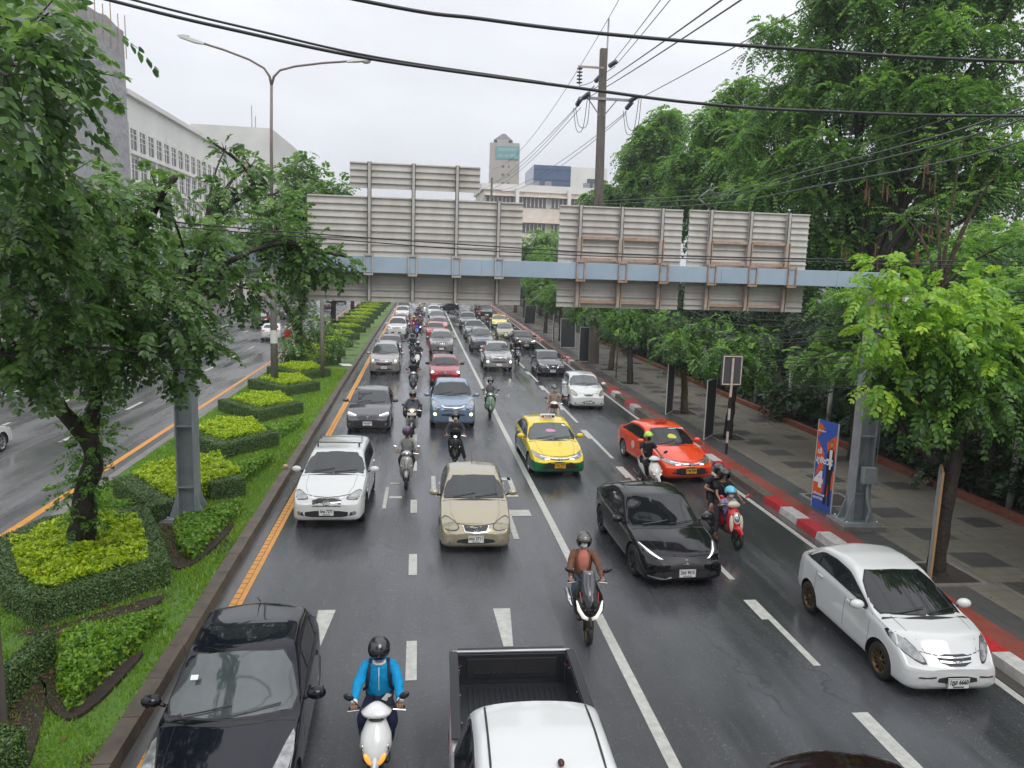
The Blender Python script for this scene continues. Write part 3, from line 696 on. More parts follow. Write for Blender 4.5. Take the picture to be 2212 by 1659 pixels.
def build_car(s, name, label, cat, loc, rz, pm, group=None, lod=0, glass=None, text=None, plate='white', opts=()):
    """s: spec; loc: front axle centre on the road; rz: heading (0 = towards -Y)"""
    root = empty(name, (loc[0], loc[1], .005), rz, label, cat, group)
    vs, fs = car_shell(s, 72 if lod == 0 else 46, 34 if lod == 0 else 26)
    me = bpy.data.meshes.new('body'); me.from_pydata([tuple(v) for v in vs], [], fs); me.materials.append(pm); me.materials.append(M_PLAST)
    me.polygons.foreach_set('use_smooth', [True] * len(me.polygons)); me.update()
    bvh = BVHTree.FromPolygons([Vector(v) for v in vs], fs)
    bm0 = bmesh.new(); bm0.from_mesh(me); bmesh.ops.remove_doubles(bm0, verts=bm0.verts, dist=1e-5); bmesh.ops.recalc_face_normals(bm0, faces=bm0.faces); bm0.to_mesh(me); bm0.free()
    body = link('body', me, None)
    rw, W = s['rw'], s['W']
    cb = MB()
    for y in (0, s['wb']):
        for sx in (-1, 1):
            cb.lathe([(0, sx * .35), (rw + .055, sx * .35), (rw + .055, sx * 1.4), (0, sx * 1.4)], c=(0, y, rw + .005), axis='x', n=28)
    cm = bpy.data.meshes.new('c'); bmx = bmesh.new()
    tmp = cb.mesh('c'); bmx.from_mesh(tmp); bmesh.ops.remove_doubles(bmx, verts=bmx.verts, dist=1e-5); bmesh.ops.recalc_face_normals(bmx, faces=bmx.faces); bmx.to_mesh(cm); bmx.free()
    cm.materials.append(M_PLAST); co = link('c', cm); cut = [co]
    if s['bed']:
        y0, y1, zf, zr = s['bed']
        q = MB(); q.box((0, (y0 + y1) / 2, (zf + 2.2) / 2), ((W - .13) * 2, y1 - y0, 2.2 - zf)); q.m = [M_PLAST]; cut.insert(0, q.build('c2'))
    boolean_cut(body, cut)
    for p in body.data.polygons: p.use_smooth = True
    try: body.data.set_sharp_from_angle(angle=R(38))
    except Exception: pass
    body.parent = root
    def panel(nm, poly, mode, m, off=.006, res=.09, thick=.012, rnd=2, parent=None, inflate=0.0):
        v, f = conform(bvh, poly, mode, off, res, thick, rnd, inflate)
        if not f: return None
        b = MB(); b.mat(m); b.add(v, f, smooth=True); o = b.build(nm, None, parent or root)
        try: o.data.set_sharp_from_angle(angle=R(50))
        except Exception: pass
        return o
    gl = glass or M_GLASS
    fw, ft, fb = s['fw'], s['ft'], s['fb']
    # windscreen (seen from above: x, y)
    cy, ry0, ry1, gy = s['cy'], s['ry0'], s['ry1'], s['gy']
    k = s['curve']; wb_ = fw(cy + .2) - .05; wt = W - .045 - s['tumble'] * (s['H'] - s['belt0']) - .035
    wt = max(wt, W * .60)
    def ws(e, y0_, y1_, wa, wb2, kk):
        return [(-wa - e, y0_ - e + kk), (-wa * .5, y0_ - e + kk * .28), (0, y0_ - e), (wa * .5, y0_ - e + kk * .28), (wa + e, y0_ - e + kk), (wb2 + e, y1_ + e + kk * .4), (wb2 * .5, y1_ + e + kk * .1), (-wb2 * .5, y1_ + e + kk * .1), (-wb2 - e, y1_ + e + kk * .4)]
    panel('windshield_seal', ws(.025, cy + .02, ry0 - .06, wb_, wt, k * .8), 'top', M_TRIM, .003, .12, .008, 1)
    wsh = panel('windshield', ws(0, cy + .02, ry0 - .06, wb_, wt, k * .8), 'top', gl, .007, .10, .004, 1)
    if lod < 2 or 'rearview' in opts:
        if not s['bed']: panel('rear_window', ws(0, gy - .04, ry1 + .10, W * .74, W * .60, -k * .7) if gy - ry1 > .25 else ws(0, gy - .02, ry1 + .05, W * .74, W * .62, -.02), 'top', M_GLASS, .006, .12, .006, 1)
    # side windows
    ya0, yb0 = s.get('dlo', (cy + .42, gy - .10)); n = 22
    for side, sx in (('left', -1), ('right', 1)):
        def up(y): return ft(y - (k if y < (ry0 + ry1) / 2 else -k) * .55) - s['crown'] * .6 - s.get('roofside', .085)
        lo_ = [(y, fb(y) + .035) for y in np.linspace(ya0, yb0, 9)]
        hi = [(y, max(min(up(y), s['H'] - s.get('roofside', .085) - .03), fb(y) + .05)) for y in np.linspace(ya0 + .06, yb0, n)]
        pl = [(float(a), float(b)) for a, b in lo_ + hi[::-1]]
        panel('window_trim', pl, side, M_TRIM, .004, .13, .010, 1)
        cuts = [ya0 + .06] + list(s['pil']) + [yb0 - .04]
        for a, b in zip(cuts[:-1], cuts[1:]):
            if b - a < .12: continue
            yy = np.linspace(a + .03, b - .03, 8)
            q = [(float(y), fb(y) + .06) for y in yy] + [(float(y), max(min(up(y), s['H'] - s.get('roofside', .085) - .03) - .03, fb(y) + .075)) for y in yy[::-1]]
            panel('side_window', q, side, M_GLASS, .009, .12, .006, 1)
        # door gaps, handles, sill
        if lod < 2:
            ln = MB(); ln.mat(M_TRIM)
            for a in [cy + .28] + list(s['pil']):
                v, f = conform(bvh, [(a - .004, fb(a) + .02), (a + .004, fb(a) + .02), (a + .010, s.get('gcz', .3)), (a + .002, s.get('gcz', .3))], side, .0015, .1, .003, 0); ln.add(v, f)
            v, f = conform(bvh, [(.42, .27), (s['wb'] - .42, .27), (s['wb'] - .42, .262), (.42, .262)], side, .0015, .2, .003, 0); ln.add(v, f)
            ln.build('door_gap', None, root)
            for a in s['pil']:
                panel('door_handle', [(a - .24, fb(a) - .10), (a - .06, fb(a) - .095), (a - .06, fb(a) - .125), (a - .24, fb(a) - .13)], side, M_CHROME if 'chromehandle' in opts else pm, .028, .08, .03, 1)
        # wing mirror
        mz = fb(cy + .45) + .10; mx = fw(cy + .45) - .02
        b = MB(); b.mat(M_TRIM).tube([(sx * (mx - .02), cy + .46, mz - .07), (sx * (mx + .10), cy + .47, mz - .03)], .022, 6)
        mm = s.get('mirror', pm)
        b.mat(mm).ellipsoid((sx * (mx + .15), cy + .46, mz), (.125, .085, .082), 14, 8)
        b.mat(M_CHROME).box((sx * (mx + .16), cy + .525, mz), (.16, .02, .10))
        b.build('wing_mirror', None, root)
    # bonnet gap lines, wipers
    if lod < 2:
        hw = W * .70
        for sx in (-1, 1):
            ln = MB(); ln.mat(M_TRIM)
            pts = [(sx * (hw - .16), -s['fo'] + .22), (sx * (hw - .03), -.25), (sx * hw, cy + .1)]
            pl = [(p[0] - .004, p[1]) for p in pts] + [(p[0] + .004, p[1]) for p in pts[::-1]]
            v, f = conform(bvh, pl, 'top', .0015, .12, .003, 0); ln.add(v, f)
            ln.build('bonnet_gap', None, root)
        zf = s['nz'] - .005; b_ = [(-W * .60, zf + .015), (-W * .3, zf - .004), (0, zf - .012), (W * .3, zf - .004), (W * .60, zf + .015)]
        v, f = conform(bvh, b_ + [(x, z_ - .012) for x, z_ in b_[::-1]], 'front', .0015, .12, .003, 0)
        if f: ln = MB(); ln.mat(M_TRIM); ln.add(v, f); ln.build('bonnet_gap', None, root)
        for (xa, xb) in ((-.52 * W / .85, .02), (.02, .58 * W / .85)):
            b = MB(); b.mat(M_TRIM)
            ptw = []
            for t in np.linspace(0, 1, 7):
                x = xa + (xb - xa) * t; yv = cy + .05 + k * .7 * (x / W) ** 2 + (.11 * t if xa < 0 else .09 * t)
                h = bvh.ray_cast(Vector((x, yv, 4)), Vector((0, 0, -1)))
                if h[0] is not None: ptw.append(h[0] + Vector((0, 0, .035)))
            if len(ptw) > 2: b.tube(ptw, .009, 5); b.build('wiper', None, root)
        panel('scuttle', ws(-.01, cy - .10, cy - .005, wb_ - .06, wb_ - .02, k * .7), 'top', M_PLAST, .004, .12, .006, 0)
        for sy in (s['ry0'] + .05,):
            pass
    # lamps and grille, front view (x, z)
    F_ = s.get('front', {})
    for key, mode, m_, nm in (('head', 'front', s.get('headm', M_LAMP), 'headlight'), ('fogp', 'front', M_TRIM, 'fog_lamp_surround')):
        if key in F_:
            for pl in (F_[key], mirror(F_[key])):
                o = panel(nm, pl, mode, M_TRIM if key == 'head' else m_, .004, .07, .012, 1)
                if key == 'head' and o is not None:
                    c = (sum(p[0] for p in pl) / len(pl), sum(p[1] for p in pl) / len(pl))
                    panel('lens', [(c[0] + (p[0] - c[0]) * .90, c[1] + (p[1] - c[1]) * .86) for p in pl], mode, m_, .008, .06, .006, 1, o)
    for nm, key, m_ in (('grille', 'grille', M_PLAST), ('lower_intake', 'lower', M_PLAST)):
        if key in F_: panel(nm, F_[key], 'front', m_, .004, .08, .012, 1)
    if 'drl' in F_:
        for pl in (F_['drl'], mirror(F_['drl'])): panel('daytime_lamp', pl, 'front', s.get('drlm', M_LITW), .012, .06, .008, 0)
    for b_ in F_.get('bars', []):
        panel('chrome_bar', b_, 'front', M_CHROME, .012, .07, .012, 0)
    for b_ in F_.get('slats', []):
        panel('grille_slot', b_, 'front', M_INK, .012, .08, .01, 0)
    if 'fog' in F_ and lod < 2:
        fx, fz, fr = F_['fog']
        for sx in (-1, 1):
            pl = [(sx * fx + fr * math.cos(a), fz + fr * math.sin(a)) for a in np.linspace(0, 2 * math.pi, 11)[:-1]]
            panel('fog_lamp', pl, 'front', s.get('fogm', M_LAMP), .010, .05, .01, 0)
    if 'spot' in F_:      # lit bulbs
        fx, fz, fr, m_ = F_['spot']
        for sx in (-1, 1):
            h = bvh.ray_cast(Vector((sx * fx, -9, fz)), Vector((0, 1, 0)))
            if h[0] is not None:
                b = MB(); b.ellipsoid(h[0] + Vector((0, -.01, 0)), (fr, .03, fr), 12, 6); b.build('lamp_bulb', m_, root)
    # emblem: an oval ring with an inner ring
    if F_.get('emblem') and lod < 2:
        ez, er, kind = F_['emblem']; h = bvh.ray_cast(Vector((0, -9, ez)), Vector((0, 1, 0)))
        if h[0] is not None:
            M = Matrix.Translation(h[0] + Vector((0, -.028, 0))) @ Matrix.Rotation(R(90), 4, 'X')
            b = MB()
            def ring(a, c, ox=0, oy=0, r_=.008):
                b.tube([M @ Vector((ox + a * math.cos(t), oy + c * math.sin(t), 0)) for t in np.linspace(0, 2 * math.pi, 21)], r_, 5, cap=False)
            if kind == 'ovals': ring(er, er * .66); ring(er * .34, er * .60); ring(er * .62, er * .24, 0, er * .32)
            elif kind == 'stars': ring(er, er * .6); [b.ellipsoid(M @ Vector((dx * er, dy * er, 0)), (.011,) * 3, 6, 4) for dx, dy in ((-.45, .1), (-.1, .18), (.2, .15), (.0, -.2), (.4, -.12))]
            elif kind == 'h':
                b.tube([M @ Vector((-.3 * er, -er * .6, 0)), M @ Vector((-.5 * er, er * .6, 0))], .008, 5); b.tube([M @ Vector((.3 * er, -er * .6, 0)), M @ Vector((.5 * er, er * .6, 0))], .008, 5); b.tube([M @ Vector((-.38 * er, 0, 0)), M @ Vector((.38 * er, 0, 0))], .008, 5)
                b.tube([M @ Vector((er * x_, er * y_, 0)) for x_, y_ in ((-.7, -.75), (-.9, .8), (.9, .8), (.7, -.75), (-.7, -.75))], .007, 5)
            else: ring(er, er); b.tube([M @ Vector((-er * 1.1, 0, 0)), M @ Vector((er * 1.1, 0, 0))], .010, 5)
            b.build('emblem', M_CHROME, root)
    # number plate
    pz = F_.get('plate', .42)
    def put_plate(sgn, pz, txt, small=True):
        h = bvh.ray_cast(Vector((F_.get('platex', 0), sgn * -9 + (0 if sgn > 0 else 6), pz)), Vector((0, sgn, 0)))
        if h[0] is None: return
        yv = h[0].y - sgn * .03
        pr = empty('number_plate', (F_.get('platex', 0), yv, pz), 0 if sgn > 0 else math.pi); pr.parent = root
        b = MB(); b.box((0, 0, 0), (.36, .014, .17)); b.build('plate', {'white': M_PLATE, 'yellow': M_PLATEY, 'red': M_TAIL}[plate], pr, bevel=.003)
        fr = MB(); 
        for (cx_, cz_, w_, h_) in ((0, .081, .352, .005), (0, -.081, .352, .005), (.174, 0, .005, .16), (-.174, 0, .005, .16)): fr.box((cx_, -.0085, cz_), (w_, .003, h_))
        fr.build('border', M_INK, pr)
        if txt and lod < 2:
            M = Matrix.Translation((0, -.0088, .018)) @ Matrix.Rotation(R(90), 4, 'X')
            add_text('number', txt, .105, M, M_INK, pr, width=.30, bold=.0035)
            M = Matrix.Translation((0, -.0088, -.056)) @ Matrix.Rotation(R(90), 4, 'X')
            add_text('province', 'กรุงเทพมหานคร', .035, M, M_INK, pr, width=.18, bold=.001)
    if pz: put_plate(1, pz, text)
    # rear
    if 'rearview' in opts or (lod == 0 and not s['bed']):
        T = s['T']; tzv = s.get('tailz', .86)
        for sx in (-1, 1):
            pl = [(sx * (W * .52), tzv - .07), (sx * (W * .80), tzv - .10), (sx * (W * .90), tzv + .04), (sx * (W * .80), tzv + .09), (sx * (W * .5), tzv + .05)]
            panel('tail_light', pl, 'rear', M_TAIL, .008, .08, .012, 1)
        if 'rearview' in opts: put_plate(-1, s.get('rplatez', .70), text)
    # wheels
    st = s.get('rim', 'five'); tw = .20
    for y in (0, s['wb']):
        for sx in (-1, 1): add_wheel(root, sx * (W - tw / 2 - .025), y, rw, tw, st)
    if 'rails' in opts:
        for sx in (-1, 1):
            b = MB(); xr = wt - .02; pts = []
            for y in np.linspace(ry0 + .2, ry1 - .05, 8):
                h = bvh.ray_cast(Vector((sx * xr, y, 4)), Vector((0, 0, -1)))
                if h[0]: pts.append(h[0] + Vector((0, 0, .045 if ry0 + .25 < y < ry1 - .1 else 0)))
            b.tube(pts, .018, 6); b.build('roof_rail', M_CHROME, root)
    if 'crossbars' in opts:
        for y in (ry0 + .35, ry0 + 1.05):
            b = MB(); b.box((0, y, s['H'] + .09), (W * 1.42, .055, .025)); 
            for sx in (-1, 1): b.box((sx * W * .62, y, s['H'] + .03), (.05, .09, .12))
            b.build('roof_bar', M_CHROME, root)
    if 'antenna' in opts:
        b = MB(); h = bvh.ray_cast(Vector((0, ry1 - .1, 4)), Vector((0, 0, -1))); p = h[0]; b.tube([p, p + Vector((0, .12, .26))], [.006, .002], 5); b.ellipsoid(p, (.02, .035, .012), 8, 5); b.build('antenna', M_TRIM, root)
    if 'antennaf' in opts:
        b = MB(); h = bvh.ray_cast(Vector((0, ry0 + .12, 4)), Vector((0, 0, -1))); p = h[0]; b.tube([p, p + Vector((0, .10, .22))], [.006, .002], 5); b.build('antenna', M_TRIM, root)
    s['_bvh'] = bvh; s['_panel'] = panel; s['_ws'] = ws; s['_wt'] = wt
    return root

# front faces, (x, z) outlines on the +x side
def front(kind, W, nz):
    z = nz
    if kind == 'vios': return dict(head=[(W * .43, z - .08), (W * .58, z - .15), (W * .90, z - .13), (W * .95, z + .02), (W * .82, z + .09), (W * .50, z + .01)],
        grille=[(-.32, z - .02), (-.26, z - .14), (.26, z - .14), (.32, z - .02), (0, z - .01)], lower=[(-0.46, 0.31), (-0.40, 0.43), (0.40, 0.43), (0.46, 0.31)],
        bars=[[(-.31, z - .02), (-.255, z - .145), (0, z - .16), (.255, z - .145), (.31, z - .02), (.29, z - .02), (.24, z - .128), (0, z - .142), (-.24, z - .128), (-.29, z - .02)]],
        emblem=(z - .075, .075, 'ovals'), plate=.42, fog=(W * .72, .36, .035))
    if kind == 'subaru': return dict(head=[(W * .50, z - .09), (W * .92, z - .12), (W * .95, z + .02), (W * .80, z + .06), (W * .55, z - .01)],
        grille=[(-.36, z - .05), (-.33, z - .21), (.33, z - .21), (.36, z - .05)], lower=[(-0.68, 0.37), (-0.58, 0.53), (0.58, 0.53), (0.68, 0.37)],
        bars=[[(-.34, z - .125), (-.34, z - .14), (.34, z - .14), (.34, z - .125)], [(-.38, z - .04), (-.38, z - .06), (.38, z - .06), (.38, z - .04)], [(-.35, z - .20), (-.34, z - .22), (.34, z - .22), (.35, z - .20)], [(-.66, .30), (-.64, .27), (.64, .27), (.66, .30)]], emblem=(z - .13, .085, 'stars'), plate=.50, fog=(W * .74, .46, .05))
    if kind == 'city': return dict(head=[(W * .46, z - .08), (W * .93, z - .06), (W * .95, z + .04), (W * .80, z + .04), (W * .48, z - .01)], drl=[(W * .50, z - .01), (W * .80, z + .035), (W * .90, z + .035), (W * .90, z + .015), (W * .52, z - .03)],
        grille=[(-.42, z - .03), (-.36, z - .17), (.36, z - .17), (.42, z - .03)], lower=[(-0.56, 0.35), (-0.50, 0.52), (0.50, 0.52), (0.56, 0.35)], emblem=(z - .085, .07, 'h'), plate=.44, fog=(W * .8, .40, .04))
    if kind == 'corolla': return dict(head=[(W * .34, z - .09), (W * .60, z - .13), (W * .94, z - .03), (W * .96, z + .07), (W * .80, z + .04), (W * .36, z - .05)],
        grille=[(-.32, z - .06), (-.28, z - .12), (.28, z - .12), (.32, z - .06)], lower=[(-0.68, 0.31), (-0.46, 0.56), (0.46, 0.56), (0.68, 0.31)],
        bars=[[(-.60, z - .015), (-.60, z - .04), (-.2, z - .09), (.2, z - .09), (.60, z - .04), (.60, z - .015), (.2, z - .065), (-.2, z - .065)]], drl=[(W * .36, z - .10), (W * .52, z - .125), (W * .54, z - .10), (W * .37, z - .08)],
        emblem=(z - .085, .075, 'ovals'), plate=.44)
    if kind == 'mg': return dict(head=[(W * .50, z - .11), (W * .66, z - .10), (W * .95, z + .04), (W * .93, z + .09), (W * .78, z + .03)], drl=[(W * .52, z - .100), (W * .60, z - .098), (W * .76, z - .030), (W * .90, z + .060), (W * .76, z - .005), (W * .60, z - .075)],
        grille=[(-.60, z - .06), (-.56, z - .16), (-.30, z - .30), (.30, z - .30), (.56, z - .16), (.60, z - .06), (.3, z - .04), (-.3, z - .04)], lower=[(-0.70, 0.29), (-0.62, 0.44), (0.62, 0.44), (0.70, 0.29)],
        bars=[[(-.80, .33), (-.80, .30), (-.45, .25), (-.32, .30), (-.34, .33), (-.47, .285)], [(.80, .33), (.34, .33), (.32, .30), (.45, .25), (.80, .30)]][:1], emblem=None, plate=.40)
    if kind == 'brio': return dict(head=[(W * .50, z - .13), (W * .64, z - .15), (W * .90, z - .02), (W * .96, z + .12), (W * .90, z + .20), (W * .70, z + .11)],
        grille=[(-.30, z + .01), (-.24, z - .13), (.24, z - .13), (.30, z + .01)], lower=[(-0.34, 0.34), (-0.30, 0.46), (0.30, 0.46), (0.34, 0.34)],
        bars=[[(-.28, z - .02), (-.28, z - .035), (.28, z - .035), (.28, z - .02)], [(-.26, z - .07), (-.25, z - .09), (.25, z - .09), (.26, z - .07)]], emblem=(z - .055, .085, 'h'), plate=.36, slats=[[(-.62, .42), (-.60, .44), (-.36, .46), (-.36, .44)], [(.62, .42), (.36, .44), (.36, .46), (.60, .44)]])
    if kind == 'yaris': return dict(head=[(W * .58, z - .10), (W * .72, z - .14), (W * .93, z - .06), (W * .95, z + .10), (W * .84, z + .12), (W * .66, z + .02)],
        grille=[(-.26, z - .03), (-.14, z - .13), (.14, z - .13), (.26, z - .03), (.1, z - .06), (-.1, z - .06)], lower=[(-0.30, 0.32), (-0.28, 0.42), (0.28, 0.42), (0.30, 0.32)], emblem=(z - .05, .08, 'ovals'), plate=.43, fog=(W * .74, .33, .045))
    if kind == 'swift': return dict(head=[(W * .62, z - .16), (W * .92, z - .13), (W * .95, z + .04), (W * .82, z + .03), (W * .64, z - .05)],
        grille=[(-.44, z - .12), (-.38, z - .32), (.38, z - .32), (.44, z - .12), (.25, z - .08), (-.25, z - .08)], lower=[(-0.50, 0.27), (-0.45, 0.34), (0.45, 0.34), (0.50, 0.27)], emblem=(z - .10, .06, 'round'), plate=.36, fog=(W * .8, .36, .05))
    if kind == 'nissan': return dict(head=[(W * .52, z - .10), (W * .94, z - .07), (W * .95, z + .05), (W * .78, z + .02), (W * .54, z - .04)],
        grille=[(-.42, z - .05), (-.20, z - .28), (.20, z - .28), (.42, z - .05), (.3, z - .03), (-.3, z - .03)], bars=[[(-.44, z - .03), (-.22, z - .29), (-.18, z - .29), (-.40, z - .03)], [(.44, z - .03), (.40, z - .03), (.18, z - .29), (.22, z - .29)]],
        lower=[(-0.60, 0.29), (-0.55, 0.38), (0.55, 0.38), (0.60, 0.29)], emblem=(z - .10, .06, 'round'), plate=.40)
    if kind == 'innova': return dict(head=[(W * .54, z - .10), (W * .92, z - .12), (W * .95, z + .04), (W * .80, z + .04), (W * .56, z - .02)],
        grille=[(-.44, z - .04), (-.50, z - .14), (-.42, z - .34), (.42, z - .34), (.50, z - .14), (.44, z - .04)], bars=[[(-.46, z - .02), (-.48, z - .05), (.48, z - .05), (.46, z - .02)], [(-.48, z - .09), (-.49, z - .11), (.49, z - .11), (.48, z - .09)]],
        lower=[(-0.50, 0.33), (-0.44, 0.45), (0.44, 0.45), (0.50, 0.33)], emblem=(z - .06, .085, 'ovals'), plate=.50, fog=(W * .80, .42, .05))
    if kind == 'dmax': return dict(head=[(W * .52, z - .16), (W * .64, z - .19), (W * .92, z - .10), (W * .94, z + .07), (W * .84, z + .09), (W * .56, z - .04)],
        grille=[(-.42, z - .05), (-.36, z - .17), (.36, z - .17), (.42, z - .05)], bars=[[(-.46, z - .01), (-.46, z - .05), (-.36, z - .11), (.36, z - .11), (.46, z - .05), (.46, z - .01), (.34, z - .075), (-.34, z - .075)], [(-.38, z - .18), (-.36, z - .215), (.36, z - .215), (.38, z - .18)]],
        lower=[(-.52, z - .43), (-.44, z - .33), (.44, z - .33), (.52, z - .43)], emblem=None, plate=.48, fog=(W * .78, z - .36, .065))
    if kind == 'jeep': return dict(head=[(W * .60, z - .18), (W * .90, z - .16), (W * .92, z - .02), (W * .62, z - .01)],
        grille=[(-.50, z - .19), (-.50, z - .02), (.50, z - .02), (.50, z - .19)], slats=[], bars=[[(x - .012, z - .18), (x - .012, z - .03), (x + .012, z - .03), (x + .012, z - .18)] for x in np.linspace(-.48, .48, 8)],
        lower=[(-0.36, 0.47), (-0.36, 0.64), (0.36, 0.64), (0.36, 0.47)], plate=.50, fog=(W * .76, .50, .06))
    if kind == 'hino' or kind == 'suv': return dict(head=[(W * .56, z - .14), (W * .90, z - .12), (W * .93, z + .03), (W * .6, z + .0)],
        grille=[(-.40, z - .15), (-.42, z - .03), (.42, z - .03), (.40, z - .15)], bars=[[(-.40, z - .08), (-.40, z - .10), (.40, z - .10), (.40, z - .08)]], lower=[(-0.50, 0.41), (-0.46, 0.56), (0.46, 0.56), (0.50, 0.41)], emblem=(z - .09, .07, 'ovals'), plate=.46, fog=(W * .78, .44, .05))
    return {}
# ------------------------------------------------------------------ the vehicles on the road
P_WHITE = paint('pearl_white_paint', (.60, .61, .60)); P_BLACK = paint('black_car_paint', (.006, .006, .008)); P_NAVY = paint('blue_black_paint', (.006, .007, .013), .2)
P_GOLD = paint('champagne_paint', (.37, .33, .225), .4); P_GREY = paint('dark_grey_paint', (.060, .058, .068), .45); P_BLUE = paint('pale_blue_paint', (.17, .255, .36), .35)
P_SILVER = paint('silver_paint', (.40, .395, .385), .45); P_RED = paint('red_paint_black_roof', (.32, .014, .020), .15, split=((.32, .014, .020), 0, 0))
P_ORANGE = paint('orange_red_paint', (.78, .062, .012)); P_TAXI = paint('yellow_over_green_paint', (.80, .60, .006), 0, split=((.006, .14, .065), .62, .115, .88))
P_BROWNSIL = paint('bronze_silver_paint', (.30, .28, .27), .45); P_RED2 = paint('bright_red_paint', (.42, .02, .03)); P_ROSE = paint('rose_paint', (.45, .20, .17), .2)
P_TEAL = paint('grey_green_paint', (.24, .27, .26), .45); P_STEEL = paint('steel_grey_paint', (.17, .18, .20), .5); P_MAROON = paint('dark_maroon_paint', (.012, .004, .006), .1); P_BEIGE = paint('beige_gold_paint', (.34, .31, .21), .4)

def SP(kind, **kw):
    base = {
        'vios': dict(fo=.84, wb=2.50, ro=.86, W=.848, H=1.46, nz=.71, cz=.99, cy=.36, ry0=1.10, ry1=2.35, gy=2.86, dz=1.07, tz=1.02, rw=.30, headm=M_LAMPY),
        'subaru': dict(fo=.90, wb=2.635, ro=.92, W=.89, H=1.60, nz=.86, cz=1.12, cy=.35, ry0=1.12, ry1=3.05, gy=3.45, dz=1.12, tz=1.02, belt0=1.0, belt1=1.10, rw=.345, gc=.25),
        'city': dict(fo=.95, wb=2.60, ro=1.0, W=.874, H=1.47, nz=.74, cz=1.0, cy=.32, ry0=1.15, ry1=2.4, gy=3.05, dz=1.12, tz=1.07, belt0=.93, belt1=1.02, rw=.31),
        'corolla': dict(fo=.95, wb=2.70, ro=.98, W=.888, H=1.47, nz=.72, cz=.98, cy=.30, ry0=1.12, ry1=2.5, gy=3.18, dz=1.10, tz=1.06, belt0=.91, belt1=1.0, rw=.315, curve=.28),
        'mg': dict(fo=.95, wb=2.68, ro=1.02, W=.92, H=1.475, nz=.74, cz=.98, cy=.22, ry0=1.20, ry1=2.3, gy=3.42, dz=1.10, tz=1.06, belt0=.90, belt1=1.02, rw=.335, curve=.34, nose=.45, rim='multi', drlm=M_LITW),
        'brio': dict(fo=.80, wb=2.40, ro=.80, W=.84, H=1.485, nz=.74, cz=1.04, cy=.04, ry0=1.10, ry1=2.35, gy=2.85, dz=1.14, tz=1.10, belt0=.93, belt1=1.04, rw=.305, rim='mesh', curve=.30),
        'yaris': dict(fo=.78, wb=2.46, ro=.55, W=.848, H=1.52, nz=.79, cz=1.06, cy=.22, ry0=1.0, ry1=2.6, gy=2.93, dz=1.02, tz=.98, belt0=.97, belt1=1.02, rw=.30, curve=.3),
        'swift': dict(fo=.82, wb=2.45, ro=.58, W=.868, H=1.50, nz=.86, cz=1.04, cy=.30, ry0=.98, ry1=2.6, gy=2.95, dz=1.04, tz=1.0, belt0=.98, belt1=1.05, rw=.31),
        'nissan': dict(fo=.90, wb=2.62, ro=.97, W=.87, H=1.46, nz=.78, cz=1.02, cy=.34, ry0=1.16, ry1=2.4, gy=3.1, dz=1.10, tz=1.06, belt0=.94, belt1=1.02, rw=.31),
        'innova': dict(fo=.95, wb=2.75, ro=1.03, W=.915, H=1.79, nz=.95, cz=1.20, cy=.20, ry0=1.0, ry1=3.3, gy=3.62, dz=1.15, tz=1.0, belt0=1.07, belt1=1.14, rw=.345, gc=.22),
        'suv': dict(fo=.90, wb=2.70, ro=.95, W=.90, H=1.78, nz=1.0, cz=1.20, cy=.38, ry0=1.0, ry1=3.1, gy=3.45, dz=1.15, tz=1.05, belt0=1.08, belt1=1.14, rw=.37, gc=.26),
        'jeep': dict(fo=.86, wb=2.78, ro=1.0, W=.93, H=1.74, nz=1.02, cz=1.18, cy=.42, ry0=1.02, ry1=3.2, gy=3.6, dz=1.12, tz=1.0, belt0=1.08, belt1=1.12, rw=.38, gc=.28, nose=.6),
        'dmax': dict(fo=.90, wb=3.095, ro=1.2, W=.93, H=1.79, nz=1.03, cz=1.22, cy=.42, ry0=1.06, ry1=2.25, gy=2.46, dz=1.07, tz=1.06, belt0=1.08, belt1=1.10, rw=.385, gc=.28, rim='six', bed=(2.62, 4.10, .62, 0), pil=(1.45,), dlo=(.84, 2.32)),
    }[kind.split('+')[0]]
    b = dict(base); b.update(kw); s = car_spec(**b)
    k = kind.split('+')[0]; s['front'] = front(k if k in ('vios', 'subaru', 'city', 'corolla', 'mg', 'brio', 'yaris', 'swift', 'nissan', 'innova', 'dmax', 'jeep') else 'suv', s['W'], s['nz'])
    return s

def roof_sign(root, y, z, col, txt, m_txt=None, flat=False):
    r = empty('taxi_sign', (0, y, z)); r.parent = root
    b = MB()
    if flat:
        b.box((0, 0, .03), (.42, .16, .05)); b.build('sign_board', col, r, bevel=.015); return
    b.box((0, 0, .09), (.52, .13, .14)); b.box((0, 0, .01), (.30, .10, .03)); b.build('sign_board', col, r, bevel=.02)
    M = Matrix.Translation((0, -.068, .09)) @ Matrix.Rotation(R(90), 4, 'X'); add_text('lettering', txt, .12, M, m_txt, r, width=.24, bold=.003)
    for sx in (-1, 1):
        d = MB(); d.lathe([(0, -.069), (.045, -.069), (.045, -.066)], c=(sx * .18, 0, .09), axis='y', n=14); d.build('roundel', M_TAIL if sx < 0 else P_NAVY, r)

